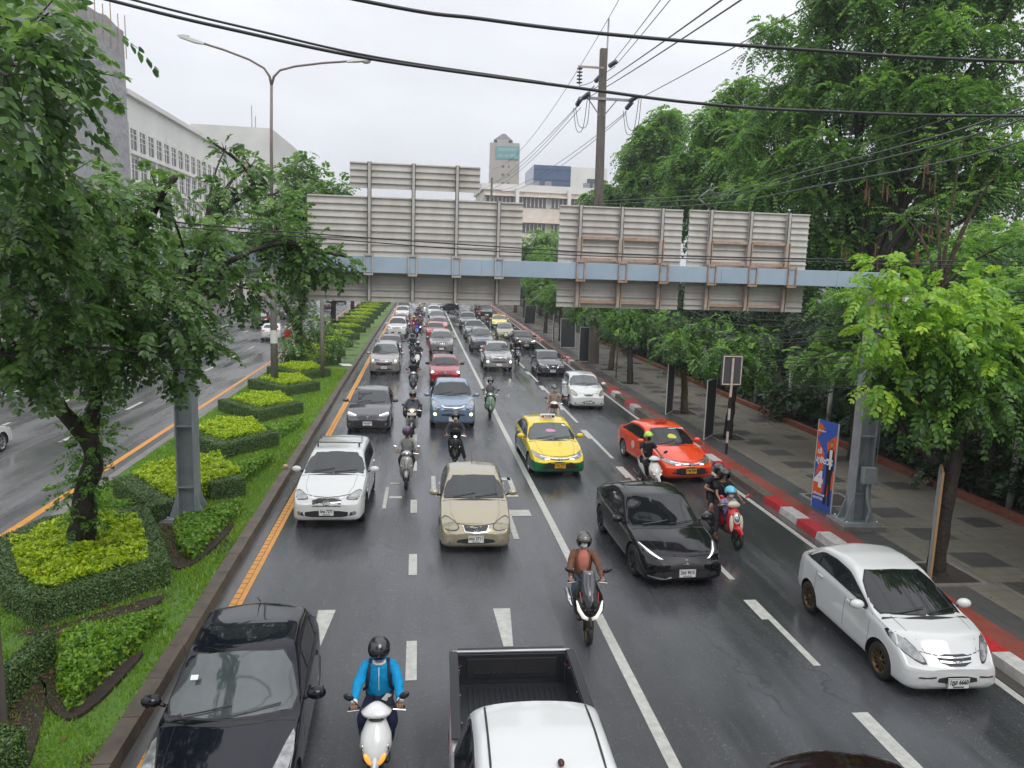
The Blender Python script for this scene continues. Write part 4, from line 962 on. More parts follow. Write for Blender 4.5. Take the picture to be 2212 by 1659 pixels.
def traffic():
    G1 = 'cars and pickups queuing towards the footbridge'; G2 = 'taxis in the queue'
    # lane beside the median
    s = SP('suv', fo=.84, wb=2.62, ro=.78, W=.872, H=1.54, nz=.80, cz=1.00, cy=.40, ry0=1.26, ry1=2.62, gy=3.2, dz=1.12, tz=1.04, belt0=.93, belt1=1.0, rw=.31, gc=.19, curve=.34, roofside=.10, tumble=.30)
    s['front']['head'] = [(.40, .66), (.60, .60), (.82, .70), (.85, .90), (.78, .93), (.58, .80)]
    c = build_car(s, 'estate_car', 'glossy black estate car beside the kerb in the bottom left corner', 'car', (-2.30, 8.14), R(2), P_NAVY, None, 0, M_GLASSC, None, opts=())
    # sunroof line, spoiler, vents
    pn = s['_panel']
    pn('glass_roof', [(-.50, 1.48), (.50, 1.48), (.50, 2.4), (-.50, 2.4)], 'top', M_GLASS, .004, .12, .006, 1, c)
    b = MB(); b.mat(P_NAVY).tube([(0, 2.65, 1.50), (0, 2.42, 1.66)], [.012, .003], 5); b.build('antenna', None, c)
    b = MB(); b.mat(M_PLATE).box((-.50, .93, 1.30), (.09, .07, .004), Matrix.Rotation(R(27), 4, 'X')); b.build('tax_sticker', None, c)
    s = SP('subaru', rim='multi'); c = build_car(s, 'crossover_car', 'white crossover with silver roof bars in the lane beside the median', 'car', (-2.33, 18.75), R(-1), P_WHITE, G1, 0, text='3กษ 7277', opts=('crossbars',))
    s = SP('city', mirror=P_GREY); build_car(s, 'saloon_car', 'dark grey saloon behind the white crossover, one lamp strip lit', 'car', (-2.18, 29.6), 0, P_GREY, G1, 0, text='1ขช 6317')
    s = SP('innova', headm=M_LAMP); s['front']['spot'] = (.66, .88, .06, M_LITY); build_car(s, 'people_carrier', 'bronze silver people carrier with amber headlamps lit', 'car', (-2.42, 45.6), 0, P_BROWNSIL, G1, 1, M_GLASSC, text='7กธ 1234', opts=('rails',))
    build_car(SP('city'), 'saloon_car', 'dark grey car mostly hidden behind the bronze silver people carrier', 'car', (-2.55, 54.5), 0, P_GREY, G1, 2)
    build_car(SP('suv', H=1.8), 'sport_utility_car', 'white high-riding car behind the hidden dark grey car in the median lane', 'car', (-2.6, 70.0), R(-3), P_WHITE, G1, 2)
    build_car(SP('nissan'), 'saloon_car', 'rose coloured saloon following the white high-riding car', 'car', (-2.65, 80.5), R(-5), P_ROSE, G1, 2)
    build_car(SP('nissan', H=1.55), 'saloon_car', 'white saloon with lit lamps under the left end of the sign boards', 'car', (-2.9, 95.5), R(-2), P_WHITE, G1, 2)
    build_car(SP('suv'), 'sport_utility_car', 'dark high car just showing above the far white saloon in the median lane', 'car', (-3.0, 104), 0, P_STEEL, G1, 2)
    # second lane
    c = pickup_bottom()
    s = SP('vios'); build_car(s, 'saloon_car', 'champagne gold saloon with an oval ring badge in the second lane', 'car', (1.23, 16.95), R(-1.2), P_GOLD, G1, 0, M_GLASS, text='ศฒ 2711', opts=('antenna',))
    s = SP('dmax', mirror=P_BLUE, fogm=M_LITY); build_car(s, 'pickup_truck', 'pale blue pickup behind the rider on the black scooter', 'pickup', (1.17, 30.3), 0, P_BLUE, G1, 0, text='', opts=('antennaf',))
    s = SP('swift', mirror=M_TRIM, fogm=M_LAMP); s['front']['spot'] = (.72, .76, .07, M_LIT); c = build_car(s, 'hatchback_car', 'red hatchback with a black roof behind the pale blue pickup', 'car', (1.15, 41.6), 0, P_RED, G1, 1)
    s['_panel']('black_roof', [(-.56, 1.10), (.56, 1.10), (.58, 2.55), (-.58, 2.55)], 'top', P_BLACK, .003, .12, .006, 1, c)
    build_car(SP('jeep', headm=M_LAMPY), 'sport_utility_car', 'beige silver off-roader with a seven-slot grille behind the red hatchback', 'car', (1.25, 56.6), 0, P_BROWNSIL, G1, 1, M_GLASSC, opts=('rails',))
    build_car(SP('swift'), 'hatchback_car', 'bright red hatchback right behind the off-roader with slotted grille', 'car', (.95, 68.6), 0, P_RED2, G1, 2)
    build_car(SP('nissan'), 'saloon_car', 'rose silver saloon behind the bright red hatchback', 'car', (1.45, 76.5), 0, P_ROSE, G1, 2)
    build_car(SP('suv', H=1.75), 'sport_utility_car', 'grey green high car fourth from last in the second lane', 'car', (1.35, 83.5), 0, P_TEAL, G1, 2, M_GLASSC)
    build_car(SP('nissan', H=1.5), 'saloon_car', 'white saloon at the far end of the second lane with one lamp lit', 'car', (1.2, 100), 0, P_WHITE, G1, 2)
    # third lane
    s = SP('mg'); build_car(s, 'fastback_car', 'black fastback saloon with slim white lamps and a white number plate', 'car', (5.44, 15.02), R(1.5), P_BLACK, G1, 0, text='2ขส 9015', glass=M_GLASSD)
    s = SP('corolla'); c = build_car(s, 'taxi', 'yellow and green taxi with a lit roof sign in the third lane', 'taxi', (4.27, 23.35), R(1.5), P_TAXI, G2, 0, M_GLASSC, text='1ทฮ 7371', plate='yellow')
    roof_sign(c, 1.42, 1.475, M_WHITE, 'TAXI', M_TAIL)
    s['_panel']('dashboard_cloth', [(-.20, .66), (.16, .66), (.14, .77), (-.16, .80)], 'top', mat('pink_cloth', (.65, .25, .42), .6), .012, .1, .004, 1, c)
    s['_panel']('windscreen_sticker', [(.42, 1.0), (.56, 1.0), (.54, 1.08), (.41, 1.08)], 'top', M_PLATE, .012, .1, .004, 1, c)
    s = SP('dmax', fogm=M_LIT, mirror=P_SILVER); s['front']['spot'] = (.73, .67, .07, M_LIT); build_car(s, 'pickup_truck', 'silver pickup with bright fog lamps leading the third lane middle group', 'pickup', (4.75, 47.8), 0, P_SILVER, G1, 1, M_GLASSC, text='', opts=('antennaf',))
    build_car(SP('suv', headm=M_LAMP), 'sport_utility_car', 'dark off-roader with chrome front behind the silver pickup', 'car', (4.55, 59.4), 0, P_STEEL, G1, 1, M_GLASSC, opts=('rails',))
    build_car(SP('dmax'), 'pickup_truck', 'steel grey pickup behind the dark off-roader with chrome front', 'pickup', (4.6, 68.8), 0, P_TEAL, G1, 2)
    build_car(SP('suv', W=.93), 'sport_utility_car', 'slate grey high car last in the third lane group', 'car', (4.7, 81.5), 0, P_STEEL, G1, 2)
    build_car(SP('nissan'), 'saloon_car', 'far white car turning across the lanes under the sign boards', 'car', (4.2, 119), R(-8), P_WHITE, G1, 2)
    build_car(SP('nissan'), 'saloon_car', 'far black car turned sideways between the second and third lanes', 'car', (2.0, 112), R(-50), P_BLACK, G1, 2)
    build_car(SP('suv'), 'sport_utility_car', 'far dark green-grey car in the kerb lane beyond the far taxi', 'car', (8.2, 101), 0, paint('bottle_green_paint', (.04, .055, .05), .3), G1, 2)
    # kerb lane
    s = SP('brio'); s['front']['bars'] = s['front']['bars']; build_car(s, 'saloon_car', 'white small saloon with bronze wheels at the right edge by the kerb', 'car', (8.33, 10.62), R(-1.5), P_WHITE, G1, 0, M_GLASSD, text='1ฎส 6660', opts=())
    s = SP('corolla'); c = build_car(s, 'taxi', 'orange red taxi with yellow writing-free bonnet beside the kerb', 'taxi', (8.25, 22.7), R(6), P_ORANGE, G2, 0, M_GLASSD, text='1ทพ 3200', plate='yellow')
    c['label'] = 'orange red taxi with a flat red roof light in the kerb lane'
    roof_sign(c, 1.55, 1.475, M_TAIL, '', flat=True)
    h = s['_bvh'].ray_cast(Vector((.2, 1.03, 4)), Vector((0, 0, -1)))[0]
    M = Matrix.Translation(h + Vector((.12, -.02, .02))) @ Matrix.Rotation(R(27), 4, 'X'); add_text('windscreen_lettering', 'SMART TAXI', .09, M, mat('pale_blue_ink', (.5, .75, .85), .4), c, width=.52, bold=.002)
    s['_panel']('soft_toy', [(-.12, .60), (.18, .58), (.2, .72), (.05, .8), (-.1, .74)], 'top', mat('yellow_toy', (.55, .55, .06), .6), .012, .08, .004, 1, c)
    s['_panel']('door_roundel', [(1.75 + .14 * math.cos(a), .68 + .14 * math.sin(a)) for a in np.linspace(0, 6.28, 14)[:-1]], 'left', mat('white_transfer', (.75, .5, .45), .4), .004, .1, .003, 0, c)
    s = SP('yaris', headm=M_LAMPY); build_car(s, 'hatchback_car', 'white hatchback with a dark slot grille in the kerb lane', 'car', (7.81, 34.85), R(-2), P_WHITE, G1, 0, M_GLASSC, text='ฎธ 4040', opts=())
    s = SP('nissan'); build_car(s, 'saloon_car', 'dark grey saloon with a V-shaped grille behind the white hatchback', 'car', (7.9, 45.8), 0, P_GREY, G1, 1, M_GLASS, text='1กก 385', plate='white')
    s = SP('city', drlm=M_LITY); s['front']['spot'] = (.70, .74, .05, M_LIT); build_car(s, 'saloon_car', 'black saloon with one bright lamp behind the grey saloon in the kerb lane', 'car', (8.25, 61.0), R(2), P_BLACK, G1, 1, text='5กฮ 101')
    build_car(SP('vios', H=1.48), 'saloon_car', 'beige gold saloon behind the black saloon in the kerb lane', 'car', (7.6, 70.2), R(-2), P_BEIGE, G1, 1, M_GLASSC)
    c = build_car(SP('corolla'), 'taxi', 'far yellow and green taxi in the kerb lane', 'taxi', (8.3, 83.0), R(-3), P_TAXI, G2, 2, M_GLASSC)
    c2 = roof_sign(c, 1.42, 1.475, M_PLATEY, 'TAXI', M_TAIL)
    # bottom edge: only the roof shows
    build_car(SP('city', H=1.5), 'saloon_car', 'dark maroon car whose roof alone shows at the bottom edge', 'car', (4.60, 3.94), R(-1.5), P_MAROON, G1, 1, M_GLASS)
    # far carriageway, driving away
    G3 = 'cars driving away on the far carriageway'
    build_car(SP('nissan'), 'saloon_car', 'white car cut by the left edge of the picture', 'car', (-14.75, 25.8), R(180), P_WHITE, G3, 0, opts=('rearview',))
    build_car(SP('vios', tailz=.92), 'saloon_car', 'silver white saloon with red tail lamps behind the street lamp pole', 'car', (-13.0, 66.6), R(184), P_WHITE, G3, 1, opts=('rearview',))
    build_car(SP('suv', tailz=1.0), 'sport_utility_car', 'black high car ahead of the silver white saloon on the far carriageway', 'car', (-16.4, 79), R(183), P_BLACK, G3, 2, opts=('rearview',))
    build_car(SP('city', tailz=.92), 'saloon_car', 'grey saloon seen between the fork of the median tree', 'car', (-16.2, 92), R(183), P_STEEL, G3, 2, opts=('rearview',))
    build_car(SP('nissan', tailz=.9), 'saloon_car', 'white saloon farthest left beyond the median tree', 'car', (-18.6, 112), R(183), P_WHITE, G3, 2, opts=('rearview',))
    build_car(SP('nissan', H=1.46), 'saloon_car', 'dark saloon with a red plate driving away close to the yellow line', 'car', (-13.9, 110), R(183), P_GREY, G3, 1, text='', plate='red', opts=('rearview',))
    build_car(SP('city'), 'saloon_car', 'black car almost hidden by the lower edge of the sign boards on the far carriageway', 'car', (-14.5, 132), R(183), P_BLACK, G3, 2, opts=('rearview',))

M_GLASSD = mat('dark_windscreen', (.008, .010, .011), .03, 0, .6, 0)
M_LINER = mat('bed_liner', (.018, .020, .024), .32, bump=(50, .2, .004))
def pickup_bottom():
    s = SP('dmax', wb=3.1, cy=.42, ry0=1.06, ry1=2.42, gy=2.62, dz=1.04, tz=1.02, belt0=1.06, belt1=1.08, H=1.80, tumble=.30, bed=(2.72, 4.66, .58, 0), pil=(1.52,), dlo=(.84, 2.5), crown=.04, ro=1.64)
    c = build_car(s, 'pickup_truck', 'white pickup with an open black cargo bed at the bottom edge', 'pickup', (1.22, 5.20), R(-1), P_WHITE, None, 0, M_GLASSC, None)
    b = MB(); b.mat(M_LINER)
    W = .80; y0, y1 = 2.725, 4.655
    b.box((0, (y0 + y1) / 2, .595), (2 * W - .02, y1 - y0, .02))
    for i in range(17): b.box(((i - 8) * .078, (y0 + y1) / 2 - .05, .613), (.038, y1 - y0 - .18, .018))
    for sx in (-1, 1):
        b.box((sx * (W - .012), (y0 + y1) / 2, .83), (.022, y1 - y0, .45)); b.box((sx * (W - .16), 3.10 + .35, .70), (.26, .72, .20)) if False else None
        b.box((sx * (W + .045), (y0 + y1) / 2, 1.072), (.115, y1 - y0 + .06, .03))
    b.box((0, y1 - .012, .83), (2 * W - .05, .022, .45)); b.box((0, y0 + .012, .83), (2 * W - .05, .022, .45))
    b.build('bed_liner', None, c, bevel=.008)
    t = MB(); t.box((0, y1 - .03, .85), (1.30, .016, .30)); t.build('tailgate_panel', M_PLAST, c, bevel=.01)
    for i in range(13): t = MB(); t.box(((i - 6) * .085, y1 - .05, .78), (.05, .03, .018)); t.build('tailgate_rib', M_LINER, c)
    t = MB(); t.box((0, y1 + .04, 1.06), (1.70, .05, .05)); t.build('tailgate_spoiler', M_CHROME, c, bevel=.01)
    t = MB(); t.box((0, y1 + .12, 1.045), (1.56, .10, .03)); t.build('tailgate_cap', M_PLAST, c, bevel=.01)
    for sx in (-1, 1):
        for y in (3.1, 3.7, 4.3):
            t = MB(); t.box((sx * (W - .03), y, .98), (.02, .035, .07)); t.build('tie_down_hook', M_CHROME, c)
        r = MB(); pts = []
        for y in np.linspace(1.15, 2.42, 8):
            h = s['_bvh'].ray_cast(Vector((sx * .56, y, 4)), Vector((0, 0, -1))); pts.append(h[0] + Vector((0, 0, .004)))
        r.tube(pts, .013, 5); r.build('roof_drip_channel', M_TRIM, c)
        s['_panel']('orange_stripe', [(2.65, .90), (4.5, .92), (4.5, .97), (2.65, .99)], 'left' if sx < 0 else 'right', mat('orange_tape', (.55, .10, .03), .4), .004, .12, .003, 0, c)
    a = MB(); a.ellipsoid((0.12, 1.22, 1.80), (.035, .05, .03), 10, 6); a.build('antenna_base', mat('maroon_plastic', (.06, .012, .014), .3), c)
    return c
traffic()
# ------------------------------------------------------------------ scooters and their riders
def loft(b, secs, n=18, p=2.4):
    """secs: (x, y, z, half width, half depth) rounded rectangles lying across the z axis (or y axis when axis='y')"""
    vs = []
    for s in secs:
        for k in range(n):
            a = 2 * math.pi * k / n; c, q = math.cos(a), math.sin(a)
            vs.append((s[0] + s[3] * math.copysign(abs(c) ** (2 / p), c), s[1] + s[4] * math.copysign(abs(q) ** (2 / p), q) + (s[5] * abs(c) ** 2 if len(s) > 5 else 0), s[2]))
    fs = []
    for i in range(len(secs) - 1):
        for k in range(n): k2 = (k + 1) % n; fs.append((i * n + k, i * n + k2, (i + 1) * n + k2, (i + 1) * n + k))
    fs.append(tuple(range(n - 1, -1, -1))); fs.append(tuple((len(secs) - 1) * n + k for k in range(n)))
    return b.add(vs, fs, smooth=True)
def lofty(b, secs, n=18, p=2.4):
    """same with rounded rectangles across the y axis: (x, y, z, half width, half height)"""
    vs = []
    for s in secs:
        for k in range(n):
            a = 2 * math.pi * k / n; c, q = math.cos(a), math.sin(a)
            vs.append((s[0] + s[3] * math.copysign(abs(c) ** (2 / p), c), s[1], s[2] + s[4] * math.copysign(abs(q) ** (2 / p), q)))
    fs = []
    for i in range(len(secs) - 1):
        for k in range(n): k2 = (k + 1) % n; fs.append((i * n + k, i * n + k2, (i + 1) * n + k2, (i + 1) * n + k))
    fs.append(tuple(range(n - 1, -1, -1))); fs.append(tuple((len(secs) - 1) * n + k for k in range(n)))
    return b.add(vs, fs, smooth=True)

MW = {}
def bike_wheel(root, y, r, w, rim):
    k = (r, w, rim.name)
    if k not in MW:
        t = MB(); t.mat(M_TYRE); t.lathe([(r - .065, -w * .35), (r - .04, -w / 2), (r - .012, -w * .38), (r, 0), (r - .012, w * .38), (r - .04, w / 2), (r - .065, w * .35)], axis='x', n=26)
        q = MB(); q.mat(rim); q.lathe([(r - .06, -w * .3), (r - .075, 0), (r - .06, w * .3)], axis='x', n=26); q.lathe([(0, -.04), (.04, -.035), (.04, .035), (0, .04)], axis='x', n=10)
        for i in range(5):
            M = Matrix.Rotation(2 * math.pi * i / 5, 4, 'X'); q.box(M @ Vector((0, 0, (r - .03) / 2)), (.022, .03, r - .09), M.to_3x3().to_4x4())
        q.lathe([(.085, .04), (.075, .045), (.05, .045)], axis='x', n=18)
        MW[k] = (t.mesh('tyre'), q.mesh('rim'))
    e = empty('wheel', (0, y, r)); e.parent = root; link('tyre', MW[k][0], e); link('rim', MW[k][1], e)

def scooter(kind, label, loc, rz, c1, c2=None, group=None, lean=0, name='scooter', lit=None, rim=None, mirrors=True, plate=False, cat='scooter', mirm=None):
    c2 = c2 or c1; rim = rim or M_RIMD
    root = empty(name, (loc[0], loc[1], .006), rz, label, cat, group)
    r = .27 if kind in ('sport', 'cub') else .255; wb = 1.27
    bike_wheel(root, 0, r, .10, rim); bike_wheel(root, wb, r, .11, rim)
    b = MB(); b.mat(M_PLAST)
    for sx in (-1, 1): b.tube([(sx * .075, 0, r), (sx * .075, .07, r + .22), (sx * .03, .16, .66)], .022, 8)
    b.build('fork', None, root)
    # front mudguard: a saddle over the wheel
    b = MB(); b.mat(c1 if kind != 'maxi' else M_PLAST); vs = []; n = 9; wd = .062 if kind in ('sport', 'cub', 'maxi') else .095
    for i in range(12):
        a = R(-52 + 118 * i / 11); tap = 1 - .55 * abs(i - 6) / 6 * (1 if i < 6 else .35)
        for k in range(n):
            t = -1 + 2 * k / (n - 1); rr = r + .035 + .035 * (1 - t * t); x = wd * tap * t
            vs.append((x, math.sin(a) * rr, r + math.cos(a) * rr - (.05 * t * t)))
    b.add(vs, [(i * n + k, (i + 1) * n + k, (i + 1) * n + k + 1, i * n + k + 1) for i in range(11) for k in range(n - 1)], smooth=True); b.build('front_mudguard', None, root)
    W_ = {'vespa': [(.27, .16, .09, .04), (.34, .165, .17, .055), (.48, .175, .205, .075), (.62, .195, .205, .085), (.76, .225, .19, .085), (.88, .25, .155, .075), (.95, .27, .10, .055), (.97, .28, .05, .03)],
          'scoopy': [(.30, .18, .10, .05), (.40, .17, .18, .07), (.54, .16, .20, .10), (.68, .18, .19, .11), (.80, .21, .165, .10), (.90, .25, .12, .07), (.95, .28, .06, .04)],
          'sport': [(.40, .06, .035, .04), (.47, .06, .10, .09), (.56, .09, .165, .13), (.66, .12, .20, .14), (.77, .17, .185, .12), (.88, .23, .13, .085), (.96, .28, .07, .05)],
          'maxi': [(.40, .10, .09, .07), (.48, .07, .20, .12), (.58, .06, .265, .17), (.70, .10, .285, .18), (.82, .15, .26, .16), (.94, .20, .20, .12), (1.04, .25, .15, .07), (1.08, .27, .10, .04)],
          'cub': [(.36, .26, .05, .05), (.50, .24, .085, .07), (.66, .24, .10, .08), (.80, .26, .09, .07), (.92, .29, .05, .05)]}[kind]
    b = MB(); b.mat(c1); loft(b, [(0, y, z, hw, hd, .06) for z, y, hw, hd in W_], 22, 2.3); b.build('front_shield', None, root)
    def yf(z):
        zs = [q[0] for q in W_]; return float(np.interp(z, zs, [q[1] - q[3] for q in W_]))
    if kind in ('cub',):
        b = MB(); b.mat(c2)
        for sx in (-1, 1): b.ellipsoid((sx * .17, .34, .55), (.075, .05, .26), 12, 8)
        b.build('leg_shield', None, root)
    # handlebar, cowl, grips, levers, mirrors
    b = MB(); b.mat(M_PLAST); b.tube([(-.34, .38, 1.01), (-.16, .33, 1.03), (.16, .33, 1.03), (.34, .38, 1.01)], .013, 6); b.build('handlebar', None, root)
    for sx in (-1, 1):
        b = MB(); b.mat(M_PLAST); b.tube([(sx * .22, .345, 1.022), (sx * .345, .382, 1.008)], .019, 8); b.build('grip', None, root)
        b = MB(); b.mat(M_CHROME); b.tube([(sx * .20, .30, 1.03), (sx * .36, .32, 1.0)], .007, 5); b.build('brake_lever', None, root)
        if mirrors:
            b = MB(); b.mat(M_TRIM); mz = 1.22 if kind != 'maxi' else 1.25; b.tube([(sx * .20, .34, 1.03), (sx * .25, .30, 1.12), (sx * .31, .27, mz)], .007, 5)
            Mr = Matrix.Rotation(R(-15), 4, 'X') @ Matrix.Rotation(R(sx * -22), 4, 'Y')
            b.mat(mirm or M_TRIM); b.ellipsoid((sx * .34, .27, mz + .01), (.068 if kind != 'maxi' else .095, .018, .044), 12, 6, M=Mr); b.build('mirror', None, root)
    b = MB(); b.mat(c2 if kind != 'maxi' else M_TRIM)
    if kind in ('vespa', 'scoopy'): loft(b, [(0, .33, .93, .08, .07), (0, .31, .98, .17, .09), (0, .30, 1.03, .16, .10), (0, .31, 1.08, .10, .08), (0, .33, 1.11, .04, .04)], 18)
    elif kind == 'maxi': loft(b, [(0, .33, .98, .10, .07), (0, .33, 1.05, .14, .07), (0, .36, 1.08, .08, .04)], 18)
    else: loft(b, [(0, .33, .95, .07, .07), (0, .28, .99, .17, .11), (0, .28, 1.03, .19, .10), (0, .33, 1.08, .09, .06), (0, .35, 1.10, .04, .03)], 18)
    b.build('handlebar_cowl', None, root)
    # lamps
    def disc(nm, c, rx, rz_, m_, tilt=-18, d=.03, par=root):
        q = MB(); q.ellipsoid(c, (rx, d, rz_), 16, 8, M=Matrix.Rotation(R(tilt), 4, 'X')); return q.build(nm, m_, par)
    if kind == 'vespa':
        disc('headlight', (0, .215, 1.025), .062, .062, lit or M_LAMPIN)
        o = disc('horn_cover', (0, yf(.47) + .0, .46), .085, .095, c2, 0, .05)
        b = MB(); b.mat(M_TRIM); b.tube([(.10 * math.cos(t), yf(.47) + .005, .46 + .11 * math.sin(t)) for t in np.linspace(0, 2 * math.pi, 20)], .012, 5, cap=False); b.build('trim_ring', None, root)
        for sx in (-1, 1):
            disc('indicator', (sx * .145, yf(.66) + .045, .66), .022, .04, M_LAMPIN, -10, .025)
            b = MB(); b.mat(M_TRIM); b.tube([(sx * .09, yf(.86) + .02, .86), (sx * .05, yf(.74) - .002, .74), (sx * .022, yf(.60) - .004, .58)], .006, 5); b.build('crease_line', None, root)
    elif kind == 'scoopy':
        disc('headlight', (0, yf(.74) + .005, .74), .075, .12, M_LAMPIN, -14, .04); b = MB(); b.mat(M_WHITE); b.tube([(.082 * math.cos(t), yf(.74) + .0 + .03 * math.sin(t), .74 + .128 * math.sin(t)) for t in np.linspace(0, 2 * math.pi, 20)], .010, 5, cap=False); b.build('lamp_rim', None, root)
        for sx in (-1, 1): disc('panel', (sx * .125, yf(.62) + .05, .60), .055, .20, c2, -8, .045)
    elif kind == 'sport':
        for sx in (-1, 1):
            q = MB(); M = Matrix.Translation((sx * .085, yf(.56) + .035, .565)) @ Matrix.Rotation(R(-8), 4, 'X') @ Matrix.Rotation(R(sx * 32), 4, 'Y') @ Matrix.Rotation(R(sx * 18), 4, 'Z')
            q.ellipsoid((0, 0, 0), (.036, .035, .085), 14, 8, M=M.to_3x3().to_4x4()); q.v = [tuple(Vector(v) + M.translation) for v in q.v]; q.build('headlight', lit or M_LAMPIN, root)
            q = MB(); q.mat(M_LAMPIN); q.ellipsoid((sx * .155, yf(.68) + .06, .68), (.018, .03, .05), 8, 6); q.build('indicator', None, root)
        q = MB(); q.mat(M_TRIM); q.ellipsoid((0, .205, .955), (.10, .03, .02), 10, 6); q.build('cowl_gap', None, root)
    elif kind == 'cub':
        disc('headlight', (0, .185, 1.01), .075, .055, lit or M_LAMPIN)
        b = MB(); b.mat(M_PLAST); b.box((0, .10, .86), (.30, .22, .02)); b.box((0, .0, .92), (.30, .012, .14)); b.box((0, .20, .92), (.30, .012, .14))
        for sx in (-1, 1): b.box((sx * .15, .10, .92), (.012, .20, .14))
        b.build('basket', None, root)
    else:
        for sx in (-1, 1):
            q = MB(); q.mat(lit or M_LAMPIN)
            q.tube([(sx * .035, yf(.52) + .005, .51), (sx * .11, yf(.55) + .015, .55), (sx * .19, yf(.64) + .06, .66), (sx * .23, yf(.74) + .09, .80)], [.038, .044, .036, .012], 8); q.build('headlight', None, root)
            q = MB(); q.mat(mat('red_pinstripe', (.45, .04, .03), .4)); q.tube([(sx * .08, yf(.70) + .0, .66), (sx * .15, yf(.82) + .03, .80), (sx * .165, yf(.92) + .05, .92)], .007, 5); q.build('pinstripe', None, root)
        b = MB(); b.mat(mat('smoked_screen', (.09, .09, .10), .12, coat=1.0)); vs = []
        for z, y, w_ in ((.74, yf(.74) - .014, .055), (.90, yf(.90) - .01, .10), (1.06, .14, .125), (1.20, .19, .115), (1.27, .22, .09)):
            for t in np.linspace(-1, 1, 7): vs.append((w_ * t, y + .05 * t * t, z))
        b.add(vs, [(i * 7 + k, i * 7 + k + 1, (i + 1) * 7 + k + 1, (i + 1) * 7 + k) for i in range(4) for k in range(6)], smooth=True)
        o = b.build('windscreen', None, root); md = o.modifiers.new('s', 'SOLIDIFY'); md.thickness = .006
    # floor, rear body, seat, engine, exhaust
    b = MB(); b.mat(M_PLAST); b.box((0, .50, .315), (.30, .42, .045)) if kind != 'cub' else b.tube([(0, .30, .70), (0, .55, .45), (0, .85, .50)], .05, 8)
    b.box((0, .95, .34), (.16, .50, .16)); b.tube([(0, 1.0, .34), (.08, wb, r)], .05, 8); b.build('underbody', None, root, bevel=.015)
    b = MB(); b.mat(c1); lofty(b, [(0, .66, .46, .09, .14), (0, .74, .53, .135, .19), (0, .95, .58, .155, .17), (0, 1.20, .66, .14, .12), (0, 1.42, .73, .09, .07), (0, 1.52, .76, .04, .03)], 20); b.build('rear_body', None, root)
    b = MB(); b.mat(M_TRIM); lofty(b, [(0, .68, .735, .08, .03), (0, .76, .75, .115, .045), (0, .95, .755, .14, .045), (0, 1.10, .775, .14, .05), (0, 1.30, .80, .125, .045), (0, 1.44, .81, .07, .025)], 18); b.build('seat', None, root)
    b = MB(); b.mat(M_CHROME if kind in ('cub', 'maxi') else M_PLAST); b.tube([(-.14, .95, .26), (-.17, 1.10, .28), (-.19, 1.48, .36)], [.028, .055, .05], 10); b.build('exhaust', None, root)
    b = MB(); b.mat(M_TAIL); b.ellipsoid((0, 1.53, .74), (.07, .03, .04), 10, 6); b.build('tail_light', None, root)
    return root

def crumple(me, a=.007):
    """cloth folds: push the surface in and out with crossing waves"""
    from mathutils import noise
    ns = [v.normal.copy() for v in me.vertices]
    for v, n in zip(me.vertices, ns): c = v.co; v.co = c + n * a * (noise.noise(Vector((c.x * 11, c.y * 11, c.z * 17))) * 1.6 + .6 * math.sin(c.z * 46 + 5 * math.sin(c.x * 13)))
    return me
def skin_mesh(verts, edges, radii, roots, sub=1):
    me = bpy.data.meshes.new('s'); me.from_pydata([tuple(v) for v in verts], edges, []); o = bpy.data.objects.new('s', me); COL.objects.link(o)
    md = o.modifiers.new('k', 'SKIN'); md.use_smooth_shade = True
    sv = me.skin_vertices[0].data
    for i, r_ in enumerate(radii): sv[i].radius = r_ if isinstance(r_, tuple) else (r_, r_); sv[i].use_root = i in roots
    ms = o.modifiers.new('u', 'SUBSURF'); ms.levels = sub; ms.render_levels = sub
    dg = bpy.context.evaluated_depsgraph_get(); out = bpy.data.meshes.new_from_object(o.evaluated_get(dg)); bpy.data.objects.remove(o)
    for p in out.polygons: p.use_smooth = True
    return out

